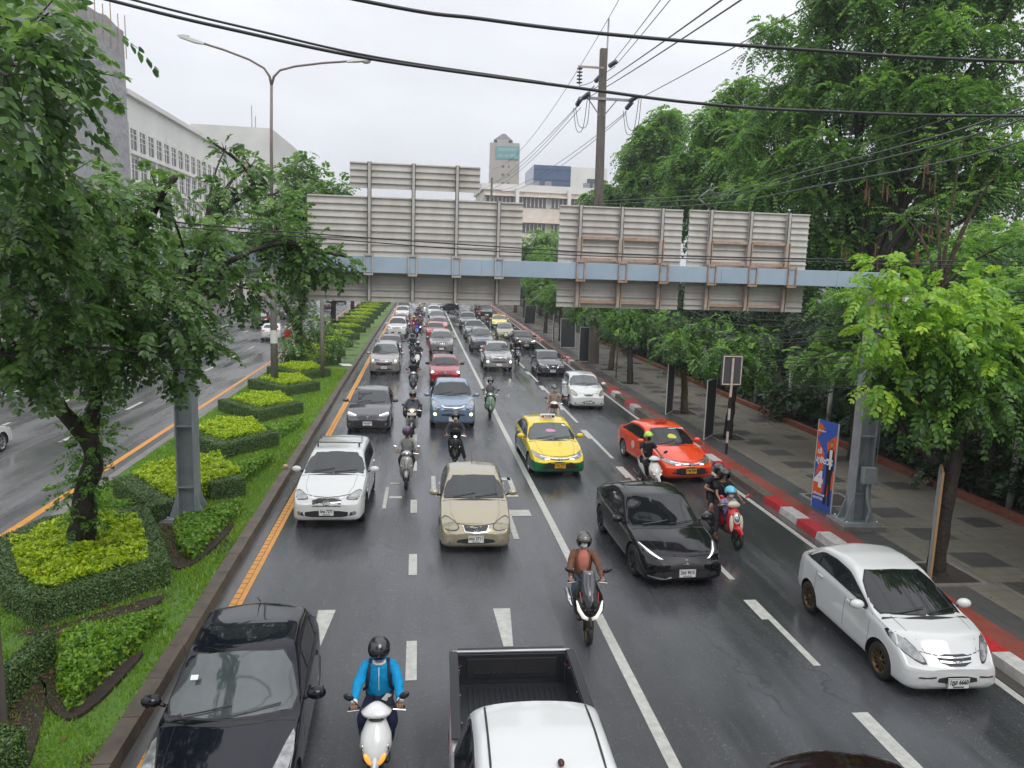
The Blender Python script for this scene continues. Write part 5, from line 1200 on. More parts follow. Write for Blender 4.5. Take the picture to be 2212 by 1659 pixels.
SK1 = mat('skin_light', (.42, .22, .15), .5, bump=(60, .15, .004)); SK2 = mat('skin_tan', (.30, .15, .09), .5, bump=(60, .15, .004)); SK3 = mat('skin_brown', (.20, .10, .065), .5, bump=(60, .15, .004))
def cloth(name, col, c2=None, sc_=14): return mat(name, col, .75, 0, .3, noise=(sc_, c2 or tuple(c * .6 for c in col), .8), bump=(9, .9, .03))
HANDS_ON = dict(rh=(-.285, .37, 1.015), lh=(.285, .37, 1.015))
def person(label, scooter_root, pose=None, skin=SK2, top=None, bottom=None, shoe=None, helmet=None, hel='open', visor=None, mask=None, sleeves='long', legs='long', h=1.0, fingers=True, group=None, tuck=0, extras=()):
    """seated rider in the scooter's space (faces -Y); h scales the trunk"""
    P = dict(pel=(0, .90, .88), rsh=None, stand=None, lean=-.10, turn=0); P.update(HANDS_ON); P.update(pose or {})
    root = empty('person', scooter_root.location, scooter_root.rotation_euler.z, label, 'person', group)
    V = Vector; pel = V(P['pel']); ln = P['lean']
    wst = pel + V((0, ln * .3 * h, .17 * h)); ch = pel + V((0, ln * .8 * h, .36 * h)); nb = pel + V((0, ln * 1.05 * h, .49 * h)); hd = nb + V((0, -.035, .10 * h + .02)); hc = nb + V((0, -.05, .19 * h))
    sh = {-1: nb + V((-.185 * h, .01, -.045)), 1: nb + V((.185 * h, .01, -.045))}
    hand = {-1: V(P['rh']), 1: V(P['lh'])}
    def mid(a, b, l1, l2, bend):
        d = b - a; L_ = max(d.length, 1e-4); l1, l2 = l1 * max(1, L_ / (l1 + l2) * 1.01), l2 * max(1, L_ / (l1 + l2) * 1.01)
        x = (l1 * l1 - l2 * l2 + L_ * L_) / (2 * L_); hgt = math.sqrt(max(l1 * l1 - x * x, 0)); n = d / L_
        bend = V(bend); bend = bend - n * bend.dot(n); bend = bend.normalized() if bend.length > 1e-5 else V((0, 0, 1)); return a + n * x + bend * hgt
    elb = {s: P.get('relb' if s < 0 else 'lelb') or mid(sh[s], hand[s] + V((0, .04, .02)), .27 * h, .25 * h, (s * .8, .3, -.8)) for s in (-1, 1)}
    elb = {s: V(e) for s, e in elb.items()}
    wr = {s: hand[s] + V((0, .055, .035)) for s in (-1, 1)}
    foot = {-1: V(P.get('rf', (-.13, .44, .40))), 1: V(P.get('lf', (.13, .44, .40)))}
    hip = {s: pel + V((s * .085 * h, -.03, -.03)) for s in (-1, 1)}
    kn = {s: mid(hip[s], foot[s], .42 * h, .40 * h, (s * .35, -1.0, .25)) for s in (-1, 1)}
    # body: one continuous surface
    vs = [pel, wst, ch, nb, hd, hc, hc + V((0, 0, .07))]; rs = [(.11, .09), (.10, .08), (.11, .08), .042, .050, (.078, .092), (.070, .08)]; es = [(0, 1), (1, 2), (2, 3), (3, 4), (4, 5), (5, 6)]
    for s in (-1, 1):
        i = len(vs); vs += [sh[s] + V((-s * .025, 0, -.035)), elb[s], wr[s], wr[s].lerp(hand[s] + V((0, .0, .028)), .75)]; rs += [.034, .036, .026, (.036, .022)]; es += [(3, i), (i, i + 1), (i + 1, i + 2), (i + 2, i + 3)]
        i = len(vs); f = foot[s]; vs += [hip[s], kn[s], f, f + V((0, .03, -.05)), f + V((0, -.15, -.075))]; rs += [.075, .052, .036, .034, (.040, .022)]; es += [(0, i), (i, i + 1), (i + 1, i + 2), (i + 2, i + 3), (i + 3, i + 4)]
    roots = [0]
    if fingers:
        for s in (-1, 1):
            hnd = hand[s]
            for q in range(4):
                x = hnd.x + (-.030 + .020 * q); i = len(vs); L_ = [.0, .006, .004, -.004][q]
                vs += [V((x, hnd.y + .010, hnd.z + .036)), V((x, hnd.y - .026 - L_, hnd.z + .030)), V((x, hnd.y - .036 - L_, hnd.z - .002)), V((x, hnd.y - .014, hnd.z - .024))]; rs += [.010, .0095, .009, .008]
                es += [(i, i + 1), (i + 1, i + 2), (i + 2, i + 3)]; roots.append(i)
            i = len(vs); x = hnd.x - s * .036; vs += [V((x, hnd.y + .030, hnd.z + .026)), V((x - s * .012, hnd.y + .018, hnd.z - .004)), V((x, hnd.y - .006, hnd.z - .024))]; rs += [.012, .010, .009]; es += [(i, i + 1), (i + 1, i + 2)]; roots.append(i)
    me = skin_mesh(vs, es, rs, roots); me.materials.append(skin); link('body', me, root)
    # top
    if top:
        vs = [pel + V((0, -.01, -.03)), wst, ch, nb + V((0, 0, -.012))]; rs = [(.155 * h, .125 * h), (.150 * h, .125 * h), (.165 * h, .125 * h), (.092, .080)]; es = [(0, 1), (1, 2), (2, 3)]
        k = 1.24 if 'loose' in extras else 1.12; rs = [tuple(v * k for v in r_) for r_ in rs]
        for s in (-1, 1):
            i = len(vs); e = elb[s]
            if sleeves == 'long': vs += [sh[s] + V((0, 0, -.018)), sh[s].lerp(e, .5) + V((s * .006, 0, 0)), e, wr[s] + V((0, .02, .01))]; rs += [.066 * k, .062 * k, .055 * k, .040 * k]; es += [(2, i), (i, i + 1), (i + 1, i + 2), (i + 2, i + 3)]
            else: vs += [sh[s] + V((0, 0, -.012)), sh[s].lerp(e, .62)]; rs += [.068 * k, .064 * k]; es += [(2, i), (i, i + 1)]
        me = crumple(skin_mesh(vs, es, rs, [0], 2)); me.materials.append(top); link('shirt' if sleeves == 'short' else 'jacket', me, root)
    if bottom:
        vs = [pel + V((0, .01, -.02))]; rs = [(.15 * h, .12 * h)]; es = []
        for s in (-1, 1):
            i = len(vs); f = foot[s]
            if legs == 'long': vs += [hip[s], kn[s], f + V((0, .01, .04))]; rs += [.105 * h, .078 * h, .058 * h]; es += [(0, i), (i, i + 1), (i + 1, i + 2)]
            else: vs += [hip[s], kn[s] + V((0, .04, .0))]; rs += [.105 * h, .080 * h]; es += [(0, i), (i, i + 1)]
        me = crumple(skin_mesh(vs, es, rs, [0], 2), .006); me.materials.append(bottom); link('trousers' if legs == 'long' else 'shorts', me, root)
    if shoe:
        for s in (-1, 1):
            f = foot[s]; me = skin_mesh([f + V((0, .05, -.055)), f + V((0, -.04, -.065)), f + V((0, -.165, -.078))], [(0, 1), (1, 2)], [.046, .045, (.048, .030)], [0], 1); me.materials.append(shoe); link('shoe', me, root)
    if 'poncho' in extras:
        b = MB(); b.mat(top); rings = []
        for t, (y, z, rx, ry) in enumerate([(nb.y, nb.z - .02, .09, .09), (nb.y, nb.z - .09, .24, .16), (nb.y - .05, nb.z - .22, .33, .24), (.70, 1.02, .37, .34), (.66, .86, .37, .38), (.64, .70, .34, .36)]):
            rings.append([(rx * math.cos(a) * (1 + .05 * math.sin(7 * a + t)), y + ry * math.sin(a) * (1 + .05 * math.sin(5 * a)), z + .03 * math.sin(6 * a) * (t / 5)) for a in np.linspace(0, 2 * math.pi, 29)[:-1]])
        n = 28; b.add([p for r_ in rings for p in r_], [(i * n + k, i * n + (k + 1) % n, (i + 1) * n + (k + 1) % n, (i + 1) * n + k) for i in range(5) for k in range(n)], smooth=True)
        o = b.build('rain_poncho', None, root); md = o.modifiers.new('s', 'SOLIDIFY'); md.thickness = .008
    tr = Matrix.Rotation(P['turn'], 4, 'Z') @ Matrix.Rotation(R(P.get('nod', 6)), 4, 'X')
    c = hc + V((0, .0, .03))
    def hb(nm, pts_fn, m_, thick=.012, n=26, m=15):
        """helmet shell from a sphere grid; pts_fn(a, b) says whether the patch between angles is kept"""
        b = MB(); b.mat(m_); vs = []; idx = {}
        for i in range(m + 1):
            a = R(-60 + 150 * i / m)
            for k in range(n):
                t = 2 * math.pi * k / n
                vs.append(c + tr @ V((.135 * math.cos(a) * math.sin(t), -.158 * math.cos(a) * math.cos(t), .148 * math.sin(a))))
        fs = []
        for i in range(m):
            a = -60 + 150 * (i + .5) / m
            for k in range(n):
                t = math.degrees(2 * math.pi * (k + .5) / n); t = t - 360 if t > 180 else t
                if pts_fn(a, t): fs.append((i * n + k, i * n + (k + 1) % n, (i + 1) * n + (k + 1) % n, (i + 1) * n + k))
        b.add(vs, fs, smooth=True); o = b.build(nm, None, root); bm = bmesh.new(); bm.from_mesh(o.data); bmesh.ops.delete(bm, geom=[v for v in bm.verts if not v.link_faces], context='VERTS'); bm.to_mesh(o.data); bm.free()
        md = o.modifiers.new('s', 'SOLIDIFY'); md.thickness = thick; md.offset = 1; return o
    if helmet:
        if hel == 'full': hb('helmet', lambda a, t: True, helmet); v_ = hb('visor', lambda a, t: abs(t) < 62 and -22 < a < 22, visor or M_GLASS, .018); v_.scale = (1.0,) * 3
        elif hel == 'open': hb('helmet', lambda a, t: a > 22 or abs(t) > 58, helmet)
        else: hb('helmet', lambda a, t: a > (8 if abs(t) < 70 else -12), helmet); b = MB(); b.mat(M_TRIM); b.ellipsoid(c + tr @ V((0, -.17, .045)), (.10, .075, .012), 14, 6, M=Matrix.Rotation(R(-14), 4, 'X')); b.build('helmet_peak', None, root)
        if hel == 'open' and visor: hb('visor', lambda a, t: abs(t) < 66 and 12 < a < 44, visor, .022)
    if mask:
        b = MB(); b.mat(mask); b.ellipsoid(hc + tr @ V((0, -.062, -.035)), (.062, .055, .052), 14, 9, M=tr); b.build('face_mask', None, root)
    # eyes, brows, nose under the helmet rim
    for s in (-1, 1):
        b = MB(); b.mat(M_INK); b.ellipsoid(hc + tr @ V((s * .030, -.088, .030)), (.014, .006, .006), 8, 5); b.build('eye', None, root)
    b = MB(); b.mat(skin); b.ellipsoid(hc + tr @ V((0, -.094, .008)), (.012, .016, .022), 8, 6); b.build('nose', None, root)
    if 'straps' in extras:
        for s in (-1, 1):
            b = MB(); b.mat(mat('navy_webbing', (.015, .018, .05), .7))
            q = [nb + V((s * .115, .05, .02)), nb + V((s * .125, -.07, -.03)), ch + V((s * .135, -.128, -.02)), wst + V((s * .155, -.125, .02)), wst + V((s * .20, -.02, -.08))]
            b.tube(q, .020, 6); b.build('backpack_strap', None, root)
        b = MB(); b.mat(M_WHITE); b.tube([nb + V((0, -.085, -.03)), ch + V((0, -.138, 0)), wst + V((0, -.142, 0)), pel + V((0, -.13, 0))], .006, 5); b.build('zip', None, root)
        b = MB(); b.mat(M_WHITE); b.tube([nb + V((.07 * math.cos(t), -.012 + .065 * math.sin(t), .01)) for t in np.linspace(0, 2 * math.pi, 14)], .022, 6, cap=False); b.build('collar', None, root)
        for s in (-1, 1):
            b = MB(); b.mat(M_WHITE); b.tube([wr[s] + V((0, .03, .012)), wr[s] + V((0, -.005, 0))], .043, 10); b.build('cuff', None, root)
    if 'openjacket' in extras:
        b = MB(); b.mat(mat('salmon_top', (.50, .17, .12), .75, bump=(9, .8, .03))); b.ellipsoid(ch + V((0, -.058, -.07)), (.120, .100, .25), 18, 12); b.build('inner_top', None, root)
    if 'crossstrap' in extras:
        b = MB(); b.mat(mat('grey_webbing', (.08, .075, .065), .7)); b.tube([nb + V((-.12, .02, .02)), ch + V((-.04, -.14, .03)), wst + V((.08, -.14, .02)), pel + V((.17, -.03, .02))], .014, 6); b.build('bag_strap', None, root)
    if 'apron' in extras: pass
    return root

BK = paint('gloss_black_plastic', (.010, .010, .012)); WH = paint('gloss_white_plastic', (.66, .66, .65)); RD = paint('gloss_red_plastic', (.50, .012, .02)); GN = paint('sage_green_plastic', (.17, .27, .185)); SV = paint('satin_silver_plastic', (.38, .375, .36), .4); GY = paint('slate_plastic', (.085, .085, .10), .3); BL = paint('deep_blue_plastic', (.02, .05, .30)); CR = paint('cream_plastic', (.62, .58, .45)); OW = paint('orange_white_plastic', (.68, .66, .64)); PU = paint('purple_plastic', (.12, .03, .16)); DR = paint('dull_red_plastic', (.22, .03, .03))
HB = mat('helmet_black', (.012, .012, .014), .22, coat=1.0); HG = mat('helmet_gunmetal', (.10, .095, .09), .2, .5, coat=1.0); HP = mat('helmet_plum', (.06, .018, .055), .2, .3, coat=1.0); HL = mat('helmet_lime', (.42, .75, .02), .3, coat=1.0); HS = mat('helmet_silver', (.42, .42, .42), .25, .4, coat=1.0); HC = mat('helmet_sky_blue', (.12, .50, .68), .25, coat=1.0); HD = mat('helmet_dark_green', (.02, .05, .035), .3, coat=1.0); HY = mat('helmet_yellow', (.65, .50, .05), .3, coat=1.0)
MSK = mat('paper_mask', (.70, .72, .73), .8)
C_BLUE = cloth('azure_jacket', (.0, .30, .62)); C_NAVY = cloth('navy_cloth', (.012, .016, .05)); C_BLK = cloth('black_cloth', (.014, .014, .016)); C_CHK = mat('brown_check_jacket', (.21, .085, .035), .75, noise=(16, (.05, .025, .018), 1.0, (1, 1, .35)), bump=(9, .8, .03)); C_JEAN = cloth('dark_denim', (.045, .065, .09)); C_GREY = cloth('pale_grey_cloth', (.36, .37, .36)); C_DGREY = cloth('charcoal_cloth', (.045, .045, .05)); C_BEIG = cloth('beige_tee', (.38, .30, .24)); C_PINK = cloth('pink_leggings', (.38, .10, .13)); C_LILAC = cloth('lilac_school_shirt', (.42, .38, .68), (.36, .33, .60)); C_PON = mat('navy_rain_poncho', (.010, .013, .022), .35, bump=(9, .8, .03)); C_MGREY = cloth('mid_grey_tee', (.16, .17, .18)); C_GRN = cloth('dark_green_vest', (.015, .06, .045)); C_PURP = cloth('purple_jacket', (.11, .04, .17)); C_RED = cloth('red_jacket', (.30, .04, .04)); C_TAN = cloth('tan_jacket', (.25, .17, .11))
SH_B = mat('black_shoe', (.02, .02, .02), .5); SH_T = mat('brown_sandal', (.10, .05, .03), .6)
G_SC = 'scooters filtering between the car lanes'; G_RD = 'scooter riders'

def riders():
    s = scooter('sport', 'white scooter with two amber headlamps at the bottom edge', (-.54, 8.33), R(0), WH, WH, G_SC, lit=M_AMBER)
    b = MB(); b.mat(M_PLAST).box((.16, .36, 1.12), (.05, .04, .09)); b.mat(M_TRIM).box((.12, .35, 1.17), (.085, .012, .15), Matrix.Rotation(R(20), 4, 'X') @ Matrix.Rotation(R(30), 4, 'Y')); b.mat(M_WHITE).box((.12, .344, 1.17), (.07, .006, .13), Matrix.Rotation(R(20), 4, 'X') @ Matrix.Rotation(R(30), 4, 'Y')); o = b.build('phone_holder', None, s)
    person('rider in a bright blue jacket, dark backpack straps and black full-face helmet', s, dict(lean=-.06), SK2, C_BLUE, C_NAVY, SH_B, HB, 'full', group=G_RD, extras=('straps', 'loose'))
    s = scooter('maxi', 'large black scooter with smoked screen and wide twin headlamps on the white line', (2.93, 12.0), R(-3), BK, BK, G_SC, rim=M_RIMB, lit=mat('bright_lens', (.75, .75, .70), .12, .2, .8, 1.0, emit=(1, .98, .85), estr=.35))
    person('woman in a brown checked jacket over a salmon top with a white mask', s, dict(lean=.02, pel=(0, .92, .88)), SK1, C_CHK, C_JEAN, SH_T, HG, 'open', HG, MSK, group=G_RD, extras=('openjacket',))
    s = scooter('scoopy', 'red and cream scooter carrying three people by the kerb', (7.55, 16.35), R(4), RD, CR, G_SC, mirm=RD)
    person('child in a lilac school shirt and sky blue helmet on the red scooter', s, dict(pel=(0, .60, .74), lean=-.05, rh=(-.14, .42, .94), lh=(.14, .42, .94), rf=(-.07, .50, .38), lf=(.07, .50, .38)), SK1, C_LILAC, C_NAVY, SH_B, HC, 'cap', None, MSK, sleeves='short', h=.74, fingers=False, group=G_RD)
    person('man in a black T-shirt with a chest strap steering the red scooter', s, dict(pel=(0, .98, .92), lean=-.04, rf=(-.27, .62, .16), lf=(.20, .55, .38)), SK2, C_BLK, C_DGREY, SH_T, HB, 'open', HB, None, sleeves='short', group=G_RD, extras=('crossstrap', 'loose'))
    person('passenger in black behind the man on the red scooter', s, dict(pel=(-.03, 1.28, .97), lean=-.10, rh=(-.20, .98, 1.10), lh=(.20, .98, 1.10), rf=(-.30, 1.05, .42), lf=(.24, 1.05, .42)), SK1, C_BLK, C_BLK, SH_T, HB, 'open', None, None, sleeves='short', legs='short', fingers=False, group=G_RD)
    hh = MB(); hh.mat(HB).ellipsoid((0, 0, .0), (.13, .15, .12), 16, 9, a0=-50, a1=90); o = hh.build('crash_helmet', None); o.location = (7.05, 17.0, .62); tag(o, 'spare black helmet hanging beside the knee of the man on the red scooter', 'helmet')
    s = scooter('sport', 'white and orange scooter in front of the orange red taxi', (6.93, 20.75), R(5), OW, OW, G_SC, rim=M_RIM)
    b = MB(); b.mat(mat('orange_flash', (.62, .12, .03), .3))
    for sx in (-1, 1): b.tube([(sx * .05, .02, .50), (sx * .15, .02, .60), (sx * .19, .10, .72)], .014, 6)
    b.build('flash', None, s)
    person('rider in a black polo shirt with a lime green helmet', s, dict(lean=.0), SK2, C_BLK, C_BLK, SH_B, HL, 'cap', None, C_BLK, sleeves='short', group=G_RD)
    s = scooter('vespa', 'silver and grey scooter behind the white crossover mirror', (-.50, 21.35), 0, SV, SV, G_SC, mirm=M_CHROME)
    s['label'] = 'silver scooter with chrome round mirrors, first between the two left lanes'
    person('rider in a pale grey sweatshirt and plum full-face helmet', s, {}, SK2, C_GREY, C_BLK, SH_B, HP, 'full', group=G_RD)
    s = scooter('vespa', 'black scooter with a round lit headlamp in front of the pale blue pickup', (1.03, 23.75), R(-2), BK, BK, G_SC, lit=M_LITW, mirrors=False)
    b = MB(); b.mat(BK); b.ellipsoid((0, .235, 1.13), (.19, .05, .17), 18, 10); b.build('fly_screen', None, s)
    person('rider in charcoal and black helmet, one foot out beside the black scooter', s, dict(lf=(.34, .50, .13)), SK2, C_DGREY, C_BLK, SH_B, HB, 'open', None, MSK, group=G_RD)
    s = scooter('cub', 'small motorcycle with an amber-lit headlamp under the dark poncho rider', (-.47, 28.15), R(-2), SV, SV, G_SC, lit=mat('amber_lit_lamp', (1, .6, .2), .3, emit=(1, .50, .12), estr=2.2))
    b = MB(); b.mat(M_PLATE).box((0, -.02, .93), (.34, .02, .10)); b.build('front_panel', None, s)
    person('rider in a dark navy rain poncho', s, {}, SK2, C_PON, C_NAVY, SH_T, HG, 'open', HG, None, group=G_RD, extras=('poncho',))
    s = scooter('vespa', 'sage green scooter in the middle of the road', (2.90, 31.95), R(-3), GN, GN, G_SC)
    person('rider in a mid grey T-shirt and white mask on the sage green scooter', s, {}, SK2, C_MGREY, C_BLK, SH_B, HB, 'open', HG, MSK, group=G_RD)
    s = scooter('cub', 'cream motorcycle with a front basket behind the yellow and green taxi', (5.40, 30.0), R(-8), CR, CR, G_SC, rim=M_RIM)
    person('woman in a beige T-shirt and pink leggings holding a phone out to one side', s, dict(lh=(.52, .52, 1.20), lelb=(.34, .66, 1.10), turn=R(12)), SK1, C_BEIG, C_PINK, SH_T, HG, 'cap', None, MSK, sleeves='short', group=G_RD, extras=('loose',))
    ph = MB(); ph.mat(M_TRIM).box((0, 0, 0), (.16, .02, .08), Matrix.Rotation(R(40), 4, 'X')); o = ph.build('mobile_phone', None, bevel=.004); o.location = (5.40 + .60, 30.55, 1.26); o.rotation_euler = (0, 0, R(-8)); tag(o, 'black phone held out in the hand of the woman in beige', 'phone')
    s = scooter('vespa', 'slate grey scooter behind the dark poncho rider', (-.58, 38.4), 0, GY, SV, G_SC)
    person('rider in a black T-shirt and black helmet on the slate grey scooter', s, {}, SK2, C_BLK, C_BLK, SH_B, HB, 'full', sleeves='short', fingers=False, group=G_RD)
    s = scooter('sport', 'white sporty scooter beside the bonnet of the red hatchback', (-.50, 47.9), R(-4), WH, BK, G_SC, rim=M_RIM)
    person('rider in charcoal with a silver-topped helmet on the white sporty scooter', s, {}, SK2, C_DGREY, C_BLK, SH_B, HS, 'open', None, C_BLK, fingers=False, group=G_RD)
    s = scooter('sport', 'dark scooter half hidden behind the white sporty scooter', (-1.0, 53.6), R(-6), BK, BK, G_SC)
    person('rider in a dark green vest and dark green helmet beside the off-roader', s, {}, SK2, C_GRN, C_JEAN, SH_B, HD, 'open', None, None, fingers=False, group=G_RD)
    s = scooter('sport', 'grey scooter to the right of the silver pickup', (6.62, 51.9), R(2), GY, GY, G_SC)
    person('rider in black with a silver helmet to the right of the silver pickup', s, {}, SK2, C_BLK, C_BLK, SH_B, HS, 'open', None, None, fingers=False, group=G_RD)
    s = scooter('sport', 'deep blue scooter beside the white high-riding car', (-.77, 69.9), R(-3), BL, BL, G_SC)
    person('rider in a blue and purple top on the deep blue scooter', s, {}, SK2, C_PURP, C_NAVY, SH_B, HP, 'open', None, None, fingers=False, group=G_RD)
    far = [(-1.15, 73.5, DR, C_RED, HY, 'dull red scooter just behind the deep blue one', 'rider in red with a yellow helmet'), (-.55, 75.3, BK, C_TAN, HS, 'black scooter with a bright lamp in the far pack', 'rider in tan with a silver helmet in the far pack'),
           (-1.0, 79.0, PU, C_TAN, HB, 'purple scooter in the far pack', 'rider in tan with a black helmet in the far pack'), (-.45, 84.0, PU, C_PURP, HP, 'purple scooter nearest the grey green high car', 'rider in purple nearest the grey green high car'),
           (-1.0, 87.0, BK, C_PURP, HB, 'black scooter behind the purple pair', 'rider in purple with a black helmet'), (-.75, 99.0, BK, C_TAN, HY, 'black scooter just under the sign boards', 'rider with a bright yellow helmet just under the sign boards'),
           (-.1, 103.0, WH, C_GREY, HS, 'white scooter beside the last white saloon', 'rider in pale grey beside the last white saloon'), (6.3, 100.0, GY, C_GREY, HS, 'grey scooter leftmost of the three far right ones', 'rider in pale grey leftmost of the three far right ones'),
           (6.75, 97.5, BK, C_BLK, HB, 'black scooter in the middle of the three far right ones', 'rider in black in the middle of the three far right ones'), (7.15, 99.0, DR, C_RED, HG, 'dull red scooter rightmost of the three far right ones', 'rider in red rightmost of the three far right ones'),
           (6.6, 78.5, BK, C_DGREY, HS, 'black scooter beside the slate grey high car', 'rider in charcoal beside the slate grey high car')]
    for i, (x, y, c, cl, hm, l1, l2) in enumerate(far):
        s = scooter('sport' if i % 2 else 'vespa', l1, (x, y), R((i * 37) % 9 - 4), c, c, G_SC, lit=M_LIT if i in (1, 6) else None)
        person(l2, s, {}, SK2, cl, C_BLK, SH_B, hm, 'open', None, None, fingers=False, group=G_RD)
riders()
# ------------------------------------------------------------------ gantry, sign boards, poles, wires
M_BLUEST = mat('pale_blue_steel', (.38, .47, .56), .38, .0, noise=(1.2, (.30, .38, .46), 1), bump=(25, .15, .004))
M_GREYST = mat('grey_blue_steel', (.30, .335, .35), .45, .0, noise=(1.6, (.17, .19, .20), 1), bump=(25, .15, .004))
M_ALU = mat('weathered_aluminium', (.64, .63, .61), .42, .0, noise=(.9, (.46, .41, .36), 1, (1.6, 1, .9)), bump=(30, .1, .003))
M_ALUP = mat('aluminium_post', (.52, .51, .49), .4, .1, noise=(3, (.38, .34, .30), 1))
M_RUST = mat('rusty_steel', (.30, .13, .055), .75, noise=(4, (.48, .41, .35), 1), bump=(30, .5, .01))
M_POLEC = mat('pole_concrete', (.22, .205, .185), .7, noise=(1.1, (.10, .09, .08), 1, (3, 3, .5)), bump=(30, .3, .01))
M_POLEB = mat('brown_concrete_pole', (.17, .145, .125), .7, noise=(1.2, (.07, .06, .05), 1, (3, 3, .4)), bump=(30, .3, .01))
M_WIRE = mat('black_cable', (.022, .023, .026), .45)
M_WIREG = mat('grey_cable', (.10, .105, .11), .5)
M_GALV = mat('galvanised_steel', (.30, .31, .32), .4, .6, noise=(4, (.2, .2, .2), 1))
M_LAMPP = mat('lamp_pole_paint', (.20, .17, .155), .5, noise=(3, (.12, .07, .05), .7))

GK = .94
def gantry():
    r = empty('sign_gantry', (11.22, 17.40, 0), 0, 'pale blue steel gantry spanning the road and carrying the backs of four sign boards', 'gantry')
    r.rotation_euler = (0, 0, math.atan2(.75, -16.87) - math.pi)     # from the right post to the left post
    beam_y = lambda x: 17.40 + (11.22 - x) / 16.87 * .75
    L_ = 16.9
    b = MB(); b.mat(M_BLUEST); b.box((-L_ / 2 + .0, 0, 6.535), (L_ + .75, .34, .38))
    for x in (-14.6, -9.9, -4.1, -1.2, -2.5): b.box((x, 0, 6.535), (.03, .36, .40))
    b.build('beam', None, r, bevel=.006)
    def column(x, name):
        c = empty(name, (x, 0, 0)); c.parent = r
        b = MB(); b.mat(M_GREYST)
        for sx in (-1, 1): b.box((sx * .20, 0, 3.35), (.03, .40, 6.0))
        b.box((0, 0, 3.35), (.37, .03, 6.0))
        for z in (1.1, 2.6, 4.1, 5.4): b.box((0, 0, z), (.37, .38, .025))
        for sx in (-1, 1):
            for k in (-1, 1): b.prism([(sx * .215, 0), (sx * .42, 0), (sx * .215, .62)], -.012, .012, Matrix.Translation((0, k * .16, .36)) @ Matrix.Rotation(R(90), 4, 'X'))
        b.build('shaft', None, c)
        b = MB(); b.mat(M_GREYST).box((0, 0, .335), (.95, .75, .04)); b.build('base_plate', None, c, bevel=.006)
        b = MB(); b.mat(M_CONC).box((0, 0, .12), (1.15, .95, .40)); b.build('plinth', None, c, bevel=.03)
        b = MB(); b.mat(M_CHROME)
        for sx in (-1, 1):
            for sy in (-1, 1): b.lathe([(0, .36), (.028, .36), (.028, .40), (0, .41)], c=(sx * .4, sy * .3, 0), n=8)
        b.build('anchor_bolts', None, c)['kind'] = 'stuff'
        return c
    column(-16.88, 'column'); c = column(0, 'column')
    b = MB(); b.mat(M_GREYST).box((.05, -.30, 1.62), (.34, .20, .42)); b.build('junction_box', None, c, bevel=.01)
    b = MB(); b.mat(M_GREYST).tube([(.05, -.30, 1.42), (.07, -.31, 1.0), (.16, -.34, .7), (.10, -.30, .35), (.12, -.34, .1)], .045, 8); b.build('conduit', None, c)
    b = MB(); b.mat(M_GREYST).tube([(.30, -.16, 1.7), (.30, -.16, 6.0)], .018, 6); b.build('riser_pipe', None, c)
    # sign boards behind the beam (as seen from the footbridge)
    def board(label, x0, x1, z0, z1, y, posts, pz0, pz1, rust=False, tone=0):
        x0, x1, y = x0 * GK, x1 * GK, y * GK; z0, z1, pz0, pz1 = [6.5 + (v - 6.5) * GK for v in (z0, z1, pz0, pz1)]; posts = [v * GK for v in posts]
        g = empty('sign_board', ((x0 + x1) / 2, y, z0), 0, label, 'sign', 'sign boards seen from behind')
        hw = (x1 - x0) / 2; H = z1 - z0; n = int(round(H / .150)); p = H / n
        b = MB(); b.mat(M_ALU); vs = []
        for i in range(n):
            z = i * p
            prof = [(0, z), (0, z + p - .035), (-.045, z + p - .033), (-.045, z + p - .004), (0, z + p - .002)]
            for (yy, zz) in prof: vs += [(-hw, yy, zz), (hw, yy, zz)]
        m_ = len(vs) // 2; b.add(vs, [(2 * i, 2 * i + 1, 2 * i + 3, 2 * i + 2) for i in range(m_ - 1)]); b.box((0, .03, H / 2), (2 * hw - .002, .02, H - .004))
        b.build('panel', None, g)
        cx = (x0 + x1) / 2
        for px in posts:
            q = empty('post', (px - cx, -.10, pz0 - z0)); q.parent = g
            b = MB(); b.mat(M_ALUP)
            for sx in (-1, 1): b.box((sx * .038, 0, (pz1 - pz0) / 2), (.012, .11, pz1 - pz0))
            b.box((0, -.048, (pz1 - pz0) / 2), (.088, .014, pz1 - pz0)); b.build('upright', None, q)
            if z0 > 8: continue
            b = MB(); b.mat(M_ALUP if not rust else M_RUST)
            z = 6.535 - pz0
            dd = y - .10 - (beam_y(px) - .20)
            for dz in (.225, -.225): b.box((0, -dd / 2, z + dz), (.22, dd, .05))
            for sx in (-1, 1): b.box((sx * .095, -dd, z), (.028, .028, .50)) 
            b.build('clamp', None, q)
            if rust:
                b = MB(); b.mat(M_RUST)
                for sx in (-1, 1): b.box((sx * .052, -.075, 7.32 - pz0 - .35), (.022, .035, .75)); b.box((sx * .052, -.075, 5.98 - pz0), (.022, .035, .62))
                b.build('angle_iron', None, q)
        if rust:
            for a, c_ in zip(posts[:-1], posts[1:]):
                for z in (7.33, 6.82, 5.80):
                    b = MB(); b.mat(M_RUST).box(((a + c_) / 2 - cx, -.11, z - z0), (c_ - a - .10, .045, .07)); b.build('cross_rail', None, g)
        elif pz1 - pz0 > 2.9:
            for a, c_ in zip(posts[:-1], posts[1:]):
                for z in (7.10, 6.80, 5.74):
                    b = MB(); b.mat(M_RAILR).box(((a + c_) / 2 - cx, -.11, z - z0), (c_ - a - .08, .04, .06)); b.build('cross_rail', None, g)
        return g
    board('widest sign board back, left over the median lane', -2.95, 2.46, 5.60, 8.22, 19.36, (-1.42, -.33, .76, 1.83), 5.62, 8.22)
    board('short extra sign board back standing above the widest one', -1.91, 1.34, 8.42, 9.05, 19.37, (-1.42, -.33, .76), 8.22, 9.05)
